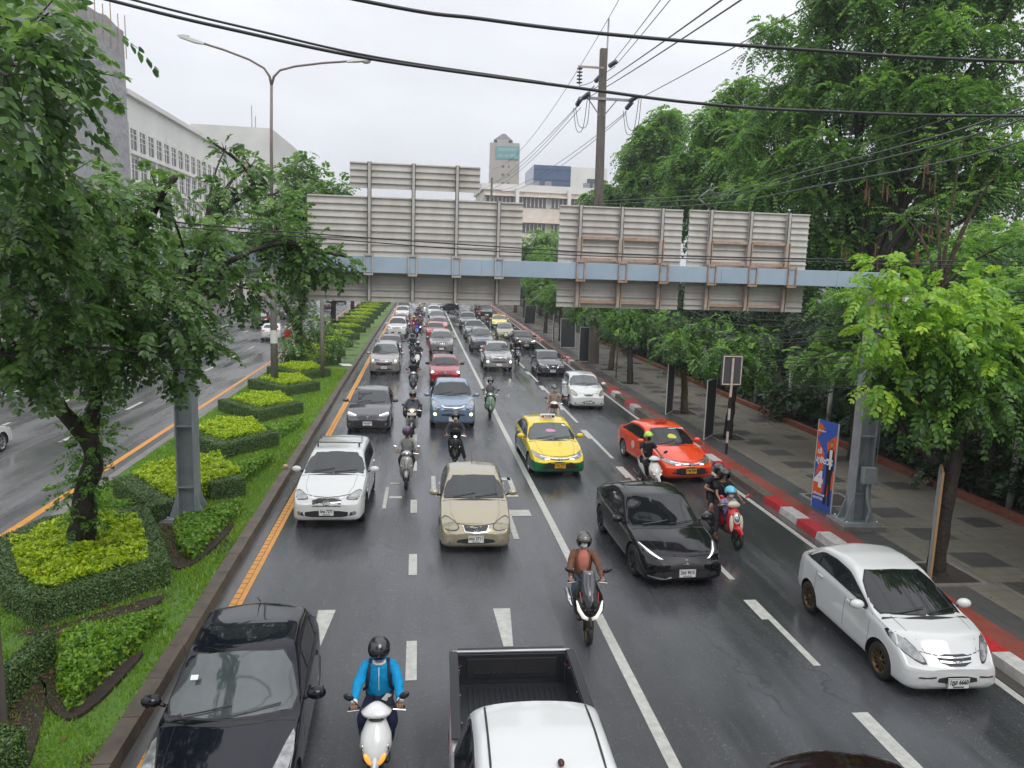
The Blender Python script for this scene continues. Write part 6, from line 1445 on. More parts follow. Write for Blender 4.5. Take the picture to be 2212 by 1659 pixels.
    board('middle sign board back with rusty frame', 3.38, 6.63, 5.60, 8.19, 19.10, (3.9, 4.98, 6.05), 5.62, 8.19, True)
    board('right hand sign board back with rusty frame beside the pavement trees', 6.76, 10.03, 5.62, 8.19, 18.95, (7.3, 8.38, 9.42), 5.64, 8.19, True)
M_RAILR = mat('stained_aluminium', (.40, .34, .28), .6, .2, noise=(3, (.45, .26, .14), 1, (.4, 1, 1)))
gantry()

def street_lamp():
    x, y = -7.47, 37.9
    r = empty('street_lamp', (x, y, 0), 0, 'tall double-arm street lamp rising from the median', 'street lamp')
    b = MB(); b.mat(M_POLEC).tube([(0, 0, .1), (0, 0, 9.0)], [.19, .125], 12); b.build('concrete_shaft', None, r)
    b = MB(); b.mat(M_LAMPP).tube([(0, 0, 8.2), (.04, 0, 12.0), (.1, 0, 14.8)], [.085, .075, .065], 10); b.build('steel_shaft', None, r)
    for sx, pts in ((-1, [(.1, 14.8), (.02, 15.2), (-.22, 15.55), (-.9, 15.9), (-2.0, 16.25), (-3.0, 16.5)]), (1, [(.1, 14.8), (.22, 15.2), (.5, 15.5), (1.2, 15.72), (2.5, 15.95), (3.7, 16.1)])):
        a = MB(); a.mat(M_LAMPP).tube([(p[0], 0, p[1]) for p in pts], [.06] * 2 + [.05] * 4, 8); arm = a.build('arm', None, r)
        e, f = pts[-1], pts[-2]; d = Vector((e[0] - f[0], 0, e[1] - f[1])).normalized(); M = Matrix.Translation((e[0], 0, e[1])) @ Vector((1, 0, 0)).rotation_difference(d).to_matrix().to_4x4()
        h = MB(); h.mat(M_WHITE); h.add([M @ Vector(v) for v in [(-.1, -.07, -.05), (-.1, .07, -.05), (-.1, .07, .05), (-.1, -.07, .05), (.35, -.15, -.06), (.35, .15, -.06), (.35, .13, .10), (.35, -.13, .10), (1.0, -.14, -.05), (1.0, .14, -.05), (1.0, .11, .08), (1.0, -.11, .08), (1.12, -.06, 0), (1.12, .06, 0), (1.12, .05, .03), (1.12, -.05, .03)]],
            [(3, 2, 1, 0)] + [(4 * i + k, 4 * i + (k + 1) % 4, 4 * i + 4 + (k + 1) % 4, 4 * i + 4 + k) for i in range(3) for k in range(4)] + [(12, 13, 14, 15)])
        hd = h.build('lamp_head', None, arm, bevel=.01)
        g = MB(); g.mat(mat('lamp_bowl', (.45, .47, .46), .15, 0, .6, 1)).ellipsoid(M @ Vector((.80, 0, -.07)), (.22, .12, .10), 12, 8); g.build('lamp_bowl', None, hd)
    b = MB(); b.mat(mat('paper_notice', (.55, .55, .50), .8)).lathe([(.182, 2.55), (.181, 3.2)], n=12); b.build('paper_notice', None, r)
    for z in (5.3, 1.6, 5.6): 
        b = MB(); b.mat(M_GALV).lathe([(.165, z), (.17, z + .02), (.17, z + .05), (.165, z + .07)], n=12); b.build('band', None, r)
    r2 = empty('median_post', (-5.66, 41.9, 0), 0, 'thin pale concrete post in the median to the right of the street lamp', 'post')
    b = MB(); b.mat(M_POLEC).tube([(0, 0, .1), (0, 0, 5.6)], [.12, .10], 8); b.build('shaft', None, r2); b = MB(); b.mat(M_GALV).lathe([(.115, 4.9), (.115, 5.0)], n=10); b.build('band', None, r2)
    r3 = empty('median_post', (-5.70, 9.85, 0), 0, 'brown concrete post cut by the left edge of the picture', 'post')
    b = MB(); b.mat(M_POLEB).box((0, 0, 3.0), (.26, .26, 5.8)); b.build('shaft', None, r3, bevel=.02)
    b = MB(); b.mat(M_PLATE).box((0, -.136, 2.62), (.262, .006, .40)); nb = b.build('number_label', None, r3)
    add_text('figure', '1', .20, Matrix.Translation((.06, -.142, 2.6)) @ Matrix.Rotation(R(90), 4, 'X'), M_INK, nb)
street_lamp()

def catenary(p, q, sag, n=24):
    p, q = Vector(p), Vector(q); return [p.lerp(q, t) + Vector((0, 0, -4 * sag * t * (1 - t))) for t in np.linspace(0, 1, n)]
def smooth_pts(pts, n=30):
    """Catmull-Rom through points"""
    P = [Vector(p) for p in pts]; P = [P[0] * 2 - P[1]] + P + [P[-1] * 2 - P[-2]]; out = []
    for i in range(1, len(P) - 2):
        for t in np.linspace(0, 1, 7, endpoint=False):
            a, b, c, d = P[i - 1:i + 3]; out.append(.5 * ((2 * b) + (c - a) * t + (2 * a - 5 * b + 4 * c - d) * t * t + (3 * b - a - 3 * c + d) * t ** 3))
    out.append(P[-2]); return out
def wire(label, pts, r, m=None, group='overhead cables', name='overhead_cable'):
    b = MB(); b.mat(m or M_WIRE).tube(pts, r, 6); o = b.build(name, None); return tag(o, label, 'cable', group)

def utility_pole():
    x, y = 11.85, 51
    r = empty('utility_pole', (x, y, 0), R(0), 'tall concrete power pole with steel cross-arms beside the pavement', 'power pole')
    b = MB(); b.mat(M_POLEB).tube([(0, 0, 0), (-.32, 0, 21.2)], [.46, .30], 4, sq=True); b.build('shaft', None, r)
    b = MB(); b.mat(M_GALV).tube([(-.12, -.1, 18.5), (-.08, -.1, 23.1)], .06, 6); b.build('lightning_spike', None, r)
    b = MB(); b.mat(M_GALV).box((.03, -.28, 17.98), (3.5, .12, .16)); arm = b.build('cross_arm', None, r)
    b = MB(); b.mat(M_RUST).box((-1.15, -.2, 19.95), (1.75, .10, .12)); arm2 = b.build('upper_arm', None, r)
    for sx in (-1, 1):
        b = MB(); b.mat(M_GALV).tube([(-.3 + sx * .95, -.28, 17.9), (-.3 + sx * .15, -.28, 16.9)], .04, 5); b.build('brace', None, r)
    def insul(c, d, n=5, L_=.9, rr=.14):
        b = MB(); b.mat(mat('glazed_insulator', (.045, .05, .07), .2, coat=1.0)); d = Vector(d).normalized(); q = Vector((0, 0, 1)).rotation_difference(d).to_matrix().to_4x4(); pr = []
        for i in range(n): h = L_ * i / n; pr += [(.04, h), (rr, h + .02), (rr * .9, h + .07), (.04, h + .10)]
        b.lathe([(0, 0)] + pr + [(0, L_)], n=10, M=Matrix.Translation(c) @ q); return b.build('insulator', None, r)
    insul((-1.9, -.2, 19.85), (0, 0, -1), 5, 1.1, .20)
    for c, d in (((-1.75, -.1, 17.95), (-.1, 1, -.35)), ((-1.6, -.4, 17.95), (.25, -1, .15)), ((1.75, -.1, 17.9), (-.2, 1, -.35)), ((1.6, -.4, 17.95), (.3, -1, .15)), ((-.35, .2, 19.6), (-.3, 1, -.35)), ((.1, -.3, 20.1), (.3, -1, .1))): insul(c, d, 4, .9, .17)
    def jump(pts):
        b = MB(); b.mat(M_WIRE).tube(smooth_pts(pts), .022, 5); b.build('jumper_loop', None, r)
    for x0 in (-1.75, 1.7):
        jump([(x0 - .15, .7, 17.5), (x0 + .05, .3, 16.3), (x0 + .4, -.6, 16.2), (x0 + .45, -1.0, 18.0)]); jump([(x0 - .3, .7, 17.5), (x0 - .1, .3, 16.0), (x0 + .15, -.6, 16.0), (x0 + .3, -1.0, 18.0)])
    jump([(-.6, 1.0, 19.1), (-1.2, .3, 18.6), (-1.9, -.2, 18.7), (-1.2, -.6, 18.9), (.3, -1.0, 19.9)])
    # far pole
    r2 = empty('utility_pole', (11.0, 130, 0), 0, 'far power pole standing up behind the sign boards', 'power pole')
    b = MB(); b.mat(M_POLEB).tube([(0, 0, 0), (0, 0, 22)], [.36, .22], 4, sq=True); b.build('shaft', None, r2); b = MB(); b.mat(M_GALV).box((0, -.2, 20), (3.4, .12, .16)); b.build('cross_arm', None, r2)
    G = 'power lines along the pavement'
    for i, (a, far, sag) in enumerate([((10.1, 51.9, 17.7), (9.4, 129.8, 20.0), .8), ((10.35, 51.9, 17.6), (9.8, 129.8, 19.8), 1.2), ((13.55, 51.9, 17.5), (12.6, 129.8, 20.0), 1.0), ((13.45, 51.9, 17.3), (12.4, 129.8, 19.7), 1.4), ((11.2, 51.9, 19.0), (11.0, 129.8, 21.0), 1.2), ((11.75, 51, 23.1), (11.0, 129.8, 23.4), 2.2)]):
        wire('power line running from the near power pole away to the far pole', catenary(a, far, sag), .022, M_WIREG, G, 'power_line')
    for a, near in [((10.3, 50.1, 18.1), (6.0, 12, 12.0)), ((10.5, 50.1, 17.9), (6.4, 12, 12.0)), ((12.0, 49.9, 20.2), (6.9, 14, 15.4)), ((12.2, 49.9, 20.0), (7.3, 14, 15.4)), ((13.9, 50.1, 18.0), (11.2, 14, 14.2)), ((11.75, 51, 23.1), (9.2, 20, 22.0))]:
        d = Vector(near) - Vector(a); wire('power line rising from the near power pole over the footbridge', catenary(a, Vector(a) + d * 1.3, .15), .022, M_WIRE, G, 'power_line')
utility_pole()

def cables():
    G = 'thick black cables across the road in front of the footbridge'
    wire('uppermost thick black cable across the sky', smooth_pts([(-6, 9, 10.15), (-.81, 9, 9.44), (.59, 9, 9.33), (2.09, 9, 9.26), (4.28, 9, 9.24), (7.41, 9, 9.28), (14, 9, 9.6)]), .021, M_WIRE, G)
    wire('second thick black cable sloping down from the upper left', smooth_pts([(-7, 10, 10.2), (-3.82, 10, 9.56), (-2.30, 10, 9.30), (-.64, 10, 9.07), (1.95, 10, 8.88), (3.53, 10, 8.78), (5.23, 10, 8.77), (8.34, 10, 8.87), (14, 10, 9.3)]), .021, M_WIRE, G)
    wire('thinner cable lying just above the second one at its left end', smooth_pts([(-7, 10.02, 10.3), (-3.67, 10.02, 9.61), (-2.1, 10.02, 9.33), (-.64, 10.02, 9.105), (1.5, 10.0, 8.92)]), .015, M_WIRE, G)
    G = 'thin twin cables passing in front of the sign boards'
    wire('upper thin cable in front of the sign boards', smooth_pts([(-9, 15, 7.6), (-5.47, 15, 7.26), (-2.85, 15, 7.11), (1.65, 15, 6.95), (5.31, 15, 6.90), (12.96, 15, 7.03), (18, 15, 7.3)]), .014, M_WIRE, G)
    wire('lower thin cable in front of the sign boards', smooth_pts([(-9, 15.1, 7.4), (-5.4, 15.1, 7.16), (-1.98, 15.1, 7.0), (1.66, 15.1, 6.86), (5.31, 15.1, 6.85), (12.97, 15.1, 6.94), (18, 15, 7.2)]), .012, M_WIRE, G)
    G = 'grey cables swinging from the power pole over the pavement'
    for i, (dz, zz) in enumerate([(0, 0), (-.22, -.25), (-.55, -.75), (.35, .4)]):
        wire('grey cable curving from the power pole to the upper right', smooth_pts([(11.6, 51, 11.35 + dz), (12.6, 33, 10.15 + dz * .8), (13.0, 24, 10.2 + zz * .8), (13.6, 17, 10.50 + zz), (13.9, 11, 11.3 + zz)]), .022 if i < 3 else .010, M_WIREG, G)
    b = MB(); b.mat(M_GALV)
    p = (12.62, 33, 9.95); q = [(p[0] - .5, p[1], p[2]), (p[0], p[1], p[2] + .42), (p[0] + .5, p[1], p[2] + .05), (p[0] + .05, p[1], p[2] - .42), (p[0] - .5, p[1], p[2])]
    b.tube(q, .03, 6); b.tube([q[1], (p[0] + .1, p[1], p[2] + .7)], .03, 6); b.tube([q[3], (p[0] - .1, p[1], p[2] - .6)], .03, 6); tag(b.build('cable_spacer', None), 'diamond shaped cable spacer hanging on the grey cables', 'cable spacer')
    G = 'low telephone cables looping along the pavement trees'; rnd = random.Random(5)
    for i in range(16):
        z0 = 5.9 - .16 * i + rnd.uniform(-.1, .1); x = 12.2 + rnd.uniform(-.1, .5)
        wire('thin black telephone cable sagging along the pavement trees', smooth_pts([(x + 1.2, 8, z0 + 1.2), (x - .2, 18.6, z0), (x + .3, 30, z0 - .9 - rnd.uniform(0, .6)), (x + .1, 50.6, z0 + .3)]), .010 + .006 * rnd.random(), M_WIRE, G, 'telephone_cable')
cables()

def pavement_things():
    # roadside sign seen from behind on a striped pole
    r = empty('road_sign', (10.86, 25.0, .17), 0, 'back of a small road sign on a black and white banded pole', 'road sign')
    b = MB()
    for i in range(7):
        b.mat(M_INK if i % 2 == 0 else M_WHITEK) if i < 5 else b.mat(M_SIGNP); z0, z1 = i * .42, (i + 1) * .42
        if i >= 5: z1 = 3.5; 
        b.tube([(0, 0, z0), (0, 0, z1)], .045, 10, cap=(i == 6))
        if i >= 5: break
    b.build('banded_pole', None, r)
    b = MB(); b.mat(mat('sign_back_grey', (.075, .075, .08), .5)).box((-.0, .05, 3.05), (.78, .02, 1.12)); pn = b.build('panel', None, r, bevel=.02)
    b = MB(); b.mat(M_SIGNP)
    for sx in (-1, 1): b.box((sx * .33, .02, 3.05), (.035, .035, 1.0))
    for sz in (-1, 1): b.box((0, .02, 3.05 + sz * .5), (.695, .033, .035))
    b.build('frame', None, r)
    # poster boards
    M_PB = mat('black_poster_back', (.022, .025, .030), .55, noise=(2.0, (.05, .055, .06), .5, (1, 1, .3))); M_PF = mat('poster_frame', (.50, .50, .48), .5)
    def posterback(label, x, y, w, h, rz, tilt=0):
        e = empty('poster_board', (x, y, .17), rz, label, 'poster', 'poster boards leaning on the pavement trees'); e.rotation_euler = (tilt, 0, rz)
        b = MB(); b.mat(M_PB).box((0, 0, h / 2 + .05), (w, .02, h)); b.build('board', None, e)
        b = MB(); b.mat(M_PF)
        for sx in (-1, 1): b.box((sx * (w / 2), 0, h / 2 + .05), (.035, .035, h + .04))
        for z in (.05, h + .05): b.box((0, 0, z), (w - .036, .033, .035))
        b.build('frame', None, e)
    posterback('black poster back in a pale frame behind the power pole foot', 11.55, 51.6, 1.25, 2.45, R(0))
    posterback('torn black poster back leaning on a tree farther up the pavement', 11.95, 61.2, 1.25, 2.4, R(3), R(-5))
    posterback('narrow black poster turned edge-on to the second tree on the pavement', 11.25, 32.6, 1.2, 2.3, R(57))
    posterback('black poster turned edge-on to the third tree from the front', 11.20, 27.6, 1.2, 2.3, R(52))
    posterback('black poster fallen aslant against a far tree', 12.4, 88, 1.3, 2.4, R(0), R(20))
    posterback('blue-edged poster turned edge-on by a far pavement tree', 11.7, 67.0, 1.2, 2.3, R(75))
    # election poster: blue and orange with white lettering
    e = empty('election_poster', (11.02, 18.75, .17), R(-77), 'tall blue and orange poster with white lettering and a suited figure', 'poster')
    w, h = .72, 2.5
    b = MB(); b.mat(mat('poster_blue', (.035, .10, .42), .45)).box((0, 0, h / 2), (w, .02, h)); b.build('board', None, e)
    b = MB(); b.mat(M_PF)
    for sx in (-1, 1): b.box((sx * (w / 2 + .012), 0, h / 2), (.024, .03, h))
    b.build('frame', None, e)
    b = MB(); b.mat(mat('poster_orange', (.70, .11, .02), .45))
    for pl in ([(-.36, .9), (-.05, 1.15), (-.05, 1.6), (-.36, 1.95), (-.36, 1.5), (-.2, 1.3)], [(.0, 1.9), (.36, 2.2), (.36, 1.5), (.1, 1.5)], [(.05, .3), (.36, .7), (.36, 1.2), (.1, 1.0)], [(-.36, .35), (0, .5), (0, .9), (-.36, .75)], [(-.36, 2.0), (-.1, 2.3), (-.36, 2.45)]):
        b.add([(p[0], -.013, p[1]) for p in pl], [tuple(range(len(pl)))])
    b.build('orange_shapes', None, e)
    b = MB(); b.mat(M_INK)   # suited figure, printed
    for pl in ([(.06, 1.55), (.10, 1.75), (.20, 1.80), (.30, 1.75), (.33, 1.5), (.28, .95), (.30, .2), (.22, .15), (.18, .8), (.13, .15), (.05, .2), (.08, .95)],): b.add([(p[0], -.016, p[1]) for p in pl], [tuple(range(len(pl)))])
    b.build('figure_suit', None, e)
    b = MB(); b.mat(SK1_).add([(.20 + .055 * math.cos(a), -.019, 1.90 + .075 * math.sin(a)) for a in np.linspace(0, 6.28, 14)[:-1]], [tuple(range(13))]); b.build('figure_face', None, e)
    b = MB(); b.mat(M_INK).add([(.20 + .06 * math.cos(a), -.0175, 1.94 + .06 * math.sin(a)) for a in np.linspace(0, 6.28, 14)[:-1]], [tuple(range(13))]); b.build('figure_hair', None, e)
    Mt = lambda x, z: Matrix.Translation((x, -.021, z)) @ Matrix.Rotation(R(90), 4, 'X')
    wt = mat('poster_white', (.75, .75, .75), .5)
    b = MB(); b.mat(wt).add([(.14, -.0185, 1.75), (.25, -.0185, 1.75), (.23, -.0185, 1.2), (.17, -.0185, 1.2)], [(0, 1, 2, 3)]); b.build('figure_shirt', None, e)
    add_text('lettering', 'เฮ้', .20, Mt(-.22, 1.62), wt, e, bold=.006); add_text('lettering', 'สุชัชวีร์', .22, Mt(-.02, 1.38), wt, e, width=.62, bold=.008); add_text('number', '4', .62, Mt(-.17, .82), wt, e, bold=.03); add_text('lettering', 'เปลี่ยนกรุงเทพ', .09, Mt(-.12, .42), wt, e, width=.44, bold=.003); add_text('lettering', 'เราทำได้', .09, Mt(-.14, .30), wt, e, width=.36, bold=.003); add_text('lettering', 'เพื่อคนกรุงเทพ', .07, Mt(-.2, 2.2), wt, e, width=.28, bold=.002)
    # thin board beside the big right tree, edge-on
    e = empty('poster_board', (10.93, 14.1, .17), R(56), 'thin plywood-edged board standing edge-on beside the nearest pavement tree', 'poster', 'poster boards leaning on the pavement trees')
    b = MB(); b.mat(mat('plywood', (.33, .20, .10), .7)).box((0, 0, 1.25), (.85, .05, 2.4)); b.build('board', None, e); b = MB(); b.mat(mat('board_face', (.30, .36, .36), .5)).box((0, .032, 1.25), (.80, .008, 2.3)); b.build('face', None, e)
    r = empty('steel_post', (11.5, 43.3, .17), 0, 'slim grey steel post on the pavement between two trees', 'post'); b = MB(); b.mat(M_GALV).tube([(0, 0, 0), (0, 0, 4.5)], .05, 8); b.build('tube', None, r); b = MB(); b.mat(M_GALV).lathe([(.10, 0), (.10, .03), (.05, .04)], n=10); b.build('foot', None, r)
    # tree pits
    for x, y in TREEPITS:
        b = MB(); b.mat(M_SOIL).box((x, y, .181), (1.1, 1.1, .012)); 
        o = b.build('tree_pit', None); tag(o, None, None, None, 'structure')
        b = MB(); b.mat(M_CONC)
        for s in (-1, 1): b.box((x + s * .6, y, .19), (.1, 1.3, .04)); b.box((x, y + s * .6, .19), (1.1, .1, .038))
        tag(b.build('pit_edging', None), None, None, None, 'structure')
    # brick border
    b = MB(); b.mat(mat('border_brick', (.26, .075, .04), .6, noise=(6, (.12, .045, .03), 1), bump=(12, .6, .02))); y = 8.0; rnd = random.Random(3)
    while y < 75:
        for row in range(3):
            b.box((16.02 + rnd.uniform(-.008, .008), y + (.11 if row % 2 else 0), .20 + row * .075), (.20, .205, .068))
        y += .22
    struct('brick_border', b)
    # litter and small things
    for nm, lb, ct, p, d, m_ in (('paper_scrap', 'crumpled white paper on the soil beside the lower light green shrub', 'litter', (-4.75, 11.5, .21), (.28, .16, .02), M_PLATE), ('paper_scrap', 'white paper strip lying by the plinth of the gantry post', 'litter', (-6.28, 18.0, .22), (.25, .08, .01), M_PLATE), ('brick', 'orange brick fragment at the corner of the nearest hedge', 'brick', (-6.15, 11.9, .26), (.22, .12, .09), mat('brick_red', (.40, .10, .05), .7)), ('plastic_sheet', 'pale plastic sheet on the turf by the far kerb', 'litter', (-4.95, 47.5, .24), (.8, .5, .05), M_PLATE), ('concrete_chip', 'pale stone on the kerb beside the white crossover', 'stone', (-4.25, 23.0, .26), (.14, .14, .12), mat('pale_stone', (.50, .36, .24), .7)), ('red_bin', 'red plastic bag hanging on the left side of the far median tree', 'bag', (-8.4, 47.0, 2.2), (.45, .3, .55), M_REDP)):
        b = MB(); b.mat(m_).box((0, 0, 0), d); o = b.build(nm if nm != 'red_bin' else 'plastic_bag', None, bevel=min(d) * .4); o.location = p; o.rotation_euler = (.15, .1, .6); tag(o, lb, ct)
M_SIGNP = mat('peeling_white_paint', (.64, .61, .56), .6, noise=(9, (.38, .22, .13), .6)); SK1_ = mat('printed_skin', (.45, .26, .18), .5)
TREEPITS = [(12.0, 27.6), (11.95, 32.74), (11.9, 41.64), (12.0, 47.48), (11.75, 19.5), (11.35, 14.3)]
pavement_things()

# ------------------------------------------------------------------ buildings
def facade_box(name, label, x0, x1, y0, y1, z, m, parent=None):
    pass
M_NET = mat('scaffold_netting', (.26, .26, .27), .8, noise=(.25, (.34, .34, .35), 1), bump=(1.2, .8, .3))
M_WALLW = mat('off_white_render', (.74, .74, .71), .7, noise=(.25, (.62, .61, .58), 1, (1, 1, .3)))
M_WALLC = mat('stained_cream_render', (.76, .74, .68), .7, noise=(.35, (.58, .50, .42), 1, (1, 1, .25)))
M_WALLT = mat('beige_tower_render', (.42, .38, .32), .7, noise=(.1, (.34, .31, .27), 1))
M_WINB = mat('far_window_glass', (.05, .06, .075), .15, 0, .8)
M_WINBL = mat('blue_curtain_glass', (.02, .06, .15), .12, 0, .8, noise=(.3, (.03, .085, .19), 1))
M_ROOFG = mat('dark_roofing', (.12, .12, .12), .6)
def buildings():
    # netted tower, its long face parallel to the road at X = -36
    r = empty('netted_building', (-44, 93, 0), 0, 'tall building wrapped in grey scaffold netting at the upper left', 'building')
    b = MB(); b.mat(M_NET); nx = 12; nz_ = 16; rnd = random.Random(1)
    def bag(p, q, z1, flip=1):
        vs = []; 
        for i in range(nx + 1):
            for j in range(nz_ + 1):
                t = i / nx; x = p[0] + (q[0] - p[0]) * t; y = p[1] + (q[1] - p[1]) * t; d = rnd.uniform(0, .25) if 0 < i < nx else 0
                vs.append((x + flip * d * (1 if p[1] != q[1] else 0), y - d * (0 if p[1] != q[1] else 1), z1 * j / nz_ + (rnd.uniform(-.3, .5) if j == nz_ else 0)))
        b.add(vs, [(i * (nz_ + 1) + j, (i + 1) * (nz_ + 1) + j, (i + 1) * (nz_ + 1) + j + 1, i * (nz_ + 1) + j + 1) for i in range(nx) for j in range(nz_)])
    bag((8, -24), (8, 5), 33, 1); bag((-14, -24), (8, -24), 33, 1); bag((8, 5), (-14, 5), 32, 1)
    b.build('netting', None, r)
    b = MB(); b.mat(M_CONC).box((-3, -9.5, 15.5), (21, 28, 31)); b.build('concrete_frame', None, r)
    b = MB(); b.mat(M_RUST)
    for y in np.linspace(-24, 5, 15): b.tube([(8.2, y, 30), (8.2, y, 34 + rnd.uniform(0, 1))], .06, 5)
    b.build('scaffold_tube', None, r)['kind'] = 'stuff'
    for y, z in ((-14.5, 24.5), (-14.2, 17.0)):
        b = MB(); b.mat(M_WINB).box((8.28, y, z), (.3, 2.6, 4.6)); o = b.build('netting_gap', None, r)
        b = MB(); b.mat(M_RUST).box((8.6, y + 1.0, z - 2.8), (1.0, 4.6, .7)); b.build('loading_deck', None, r)
    # long white office block further on
    r = empty('office_block', (-42, 135, 0), 0, 'long white office block with rows of louvred windows beyond the netted tower', 'building')
    X0 = 5.8; ya, yb = -36, 45; zt = 26.3
    b = MB(); b.mat(M_WALLW).box((-4, 4.5, zt / 2), (2 * (X0 + 4) - .6 - 0, yb - ya, zt)); b.box((-4, 4.5, zt + .2), (2 * (X0 + 4) + .4, yb - ya + .6, .6)); b.build('wall', None, r)
    n = 0
    for fl in range(6):
        z = 21.2 - fl * 3.6
        b = MB(); b.mat(M_WALLW).box((X0 - .1, 4.5, z - 1.75), (.5, yb - ya, .35)); b.build('ledge', None, r)
        for i in range(27):
            if n >= 100: break
            y = ya + 1.6 + i * 3.0; w = empty('window', (X0 - .28, y, z)); w.parent = r
            q = MB(); q.mat(M_WINB).box((0, 0, 0), (.06, 2.4, 2.5)); q.build('pane', None, w)
            q = MB(); q.mat(M_WALLW).box((.05, 0, -.1), (.10, .08, 2.3)); q.box((.05, 0, -.1), (.09, 2.0, .08)); q.box((.05, 0, .55), (.09, 2.0, .08)); q.build('frame', None, w); n += 1
    b = MB(); b.mat(M_WALLW)
    for i in range(28): b.box((X0 - .17, ya + .1 + i * 3.0, 12.0), (.30, .45, 22))
    b.build('pilaster', None, r)['kind'] = 'stuff'
    b = MB(); b.mat(mat('gold_emblem', (.55, .28, .08), .4)); q = [(X0 + .35, 24 + .9 * math.sin(t), 24.4 + 1.1 * math.cos(t) * (1 + .25 * math.cos(5 * t))) for t in np.linspace(0, 2 * math.pi, 20)]; b.tube(q, .22, 5, cap=False); b.tube([(X0 + .35, 24, 23), (X0 + .35, 24, 25.8)], .25, 5); b.tube([(X0 + .35, 23, 24.2), (X0 + .35, 25, 24.9)], .2, 5); b.build('wall_emblem', None, r)
    # blank building behind
    r = empty('office_building', (-58, 250, 0), 0, 'pale blank-walled building with one vertical slot window behind the office block', 'building')
    b = MB(); b.mat(mat('pale_cladding', (.66, .66, .63), .6, noise=(.08, (.45, .45, .42), 1)))
    b.add([(-9.5, -20, 0), (13, -20, 0), (16, 0, 0), (16, 20, 0), (-9.5, 20, 0), (-9.5, -20, 45.2), (13, -20, 45), (16, 0, 43), (16, 20, 43), (-9.5, 20, 45)], [(0, 1, 6, 5), (1, 2, 7, 6), (2, 3, 8, 7), (3, 4, 9, 8), (4, 0, 5, 9), (5, 6, 7, 8, 9)])
    b.build('wall', None, r); b = MB(); b.mat(M_WINB).box((4.8, -20.1, 34), (1.2, .3, 12)); b.build('slot_window', None, r)
    b = MB(); b.mat(M_GALV)
    for x, h in ((6.5, 52), (7.5, 49)): b.tube([(x, -15, 45), (x, -15, h)], .12, 4)
    b.build('mast', None, r)
    r = empty('low_building', (-40, 225, 0), 0, 'low grey building peeping over the left trees', 'building'); b = MB(); b.mat(M_CONC).box((0, 0, 12), (14, 14, 24)); b.build('wall', None, r); b = MB(); b.mat(M_WINB).box((0, -7.1, 19), (12, .2, 2)); b.build('window', None, r)
    # high tower
    r = empty('tower_block', (41, 406, 0), R(-8), 'far beige high-rise with a teal banner below its roof', 'building')
    b = MB(); b.mat(M_WALLT).box((0, 0, 36), (15.5, 15, 72)); b.box((-1, 0, 36.5), (6, 15.6, 74)); b.build('wall', None, r)
    b = MB(); b.mat(M_ROOFG).add([(-6, -6, 73.5), (4, -6, 73.5), (4, 6, 73.5), (-6, 6, 73.5), (-1.5, -2, 77.5), (0, -2, 77.5), (0, 2, 77.5), (-1.5, 2, 77.5)], [(0, 1, 5, 4), (1, 2, 6, 5), (2, 3, 7, 6), (3, 0, 4, 7), (4, 5, 6, 7)]); b.build('roof', None, r)
    b = MB(); b.mat(mat('teal_banner', (.10, .30, .30), .5)).box((1.6, -7.95, 67), (12, .4, 6.5)); bn = b.build('banner', None, r)
    add_text('lettering', 'OFFICE FOR RENT', 2.2, Matrix.Translation((1.6, -8.2, 68.4)) @ Matrix.Rotation(R(90), 4, 'X'), mat('banner_white', (.5, .6, .6), .5), bn, width=9.5); add_text('lettering', '02 116 1000', 2.2, Matrix.Translation((1.6, -8.2, 65.4)) @ Matrix.Rotation(R(90), 4, 'X'), MATS['banner_white'], bn, width=9)
    for i in range(12):
        for x in (-.5, 2.2):
            b = MB(); b.mat(M_WINB).box((x, -7.6 if x > 2 else -7.9, 60 - i * 4.2), (1.3, .3, 1.1)); b.build('window', None, r)
        b = MB(); b.mat(M_WINB).box((-7.85, -3 + 0, 60 - i * 4.2), (.3, 5, 1.6)); b.build('window', None, r)
    # blue glass building and white wing
    r = empty('glass_building', (46, 262, 0), 0, 'dark blue glass box with a white side wall on top of the long building', 'building')
    b = MB(); b.mat(M_WINBL).box((-5, -2, 20.5), (12.4, 22, 41)); b.build('glass_wall', None, r)
    b = MB(); b.mat(M_WALLW).box((7.4, -2.0, 20.4), (12.3, 21.9, 40.8)); b.build('wall', None, r)
    for i in range(5): b = MB(); b.mat(M_TRIM).box((-5, -13.05, 26 + i * 3.4), (12.4, .08, .16)); b.build('floor_line', None, r)
    b = MB(); b.mat(M_WINB).box((9.3, -13.1, 33.5), (5.0, .3, 7.5)); b.build('screen', None, r)
    # long stained building across the end of the road
    r = empty('long_building', (29, 190, 0), R(2), 'long cream building with rust-stained window bands across the end of the road', 'building')
    zt = 25.8
    b = MB(); b.mat(M_WALLC).box((0, 0, zt / 2), (32, 18, zt)); b.build('wall', None, r)
    b = MB(); b.mat(M_WALLW).box((0, 0, zt + .1), (33, 19.2, 1.6)); b.build('parapet', None, r)
    for fl in range(4):
        z = 22.7 - fl * 6.0
        b = MB(); b.mat(M_WALLC).box((0, -9.7, z + 1.35), (31.6, 1.4, .35)); b.build('canopy', None, r)
        b = MB(); b.mat(mat('rust_stain_band', (.55, .40, .32), .8, noise=(1.0, (.72, .68, .62), 1))).box((0, -9.06, z + 2.0), (31.8, .1, .8)); b.build('stained_band', None, r)
        for i in range(4):
            w = empty('window', (-12 + i * 7.9, -9.1, z)); w.parent = r
            q = MB(); q.mat(M_WINB).box((0, 0, 0), (7.0, .2, 2.2)); q.build('pane', None, w)
            q = MB(); q.mat(M_WALLC)
            for k in range(8): q.box((-3.4 + k * .97, -.13, 0), (.22, .08, 2.2))
            q.build('mullion', None, w)
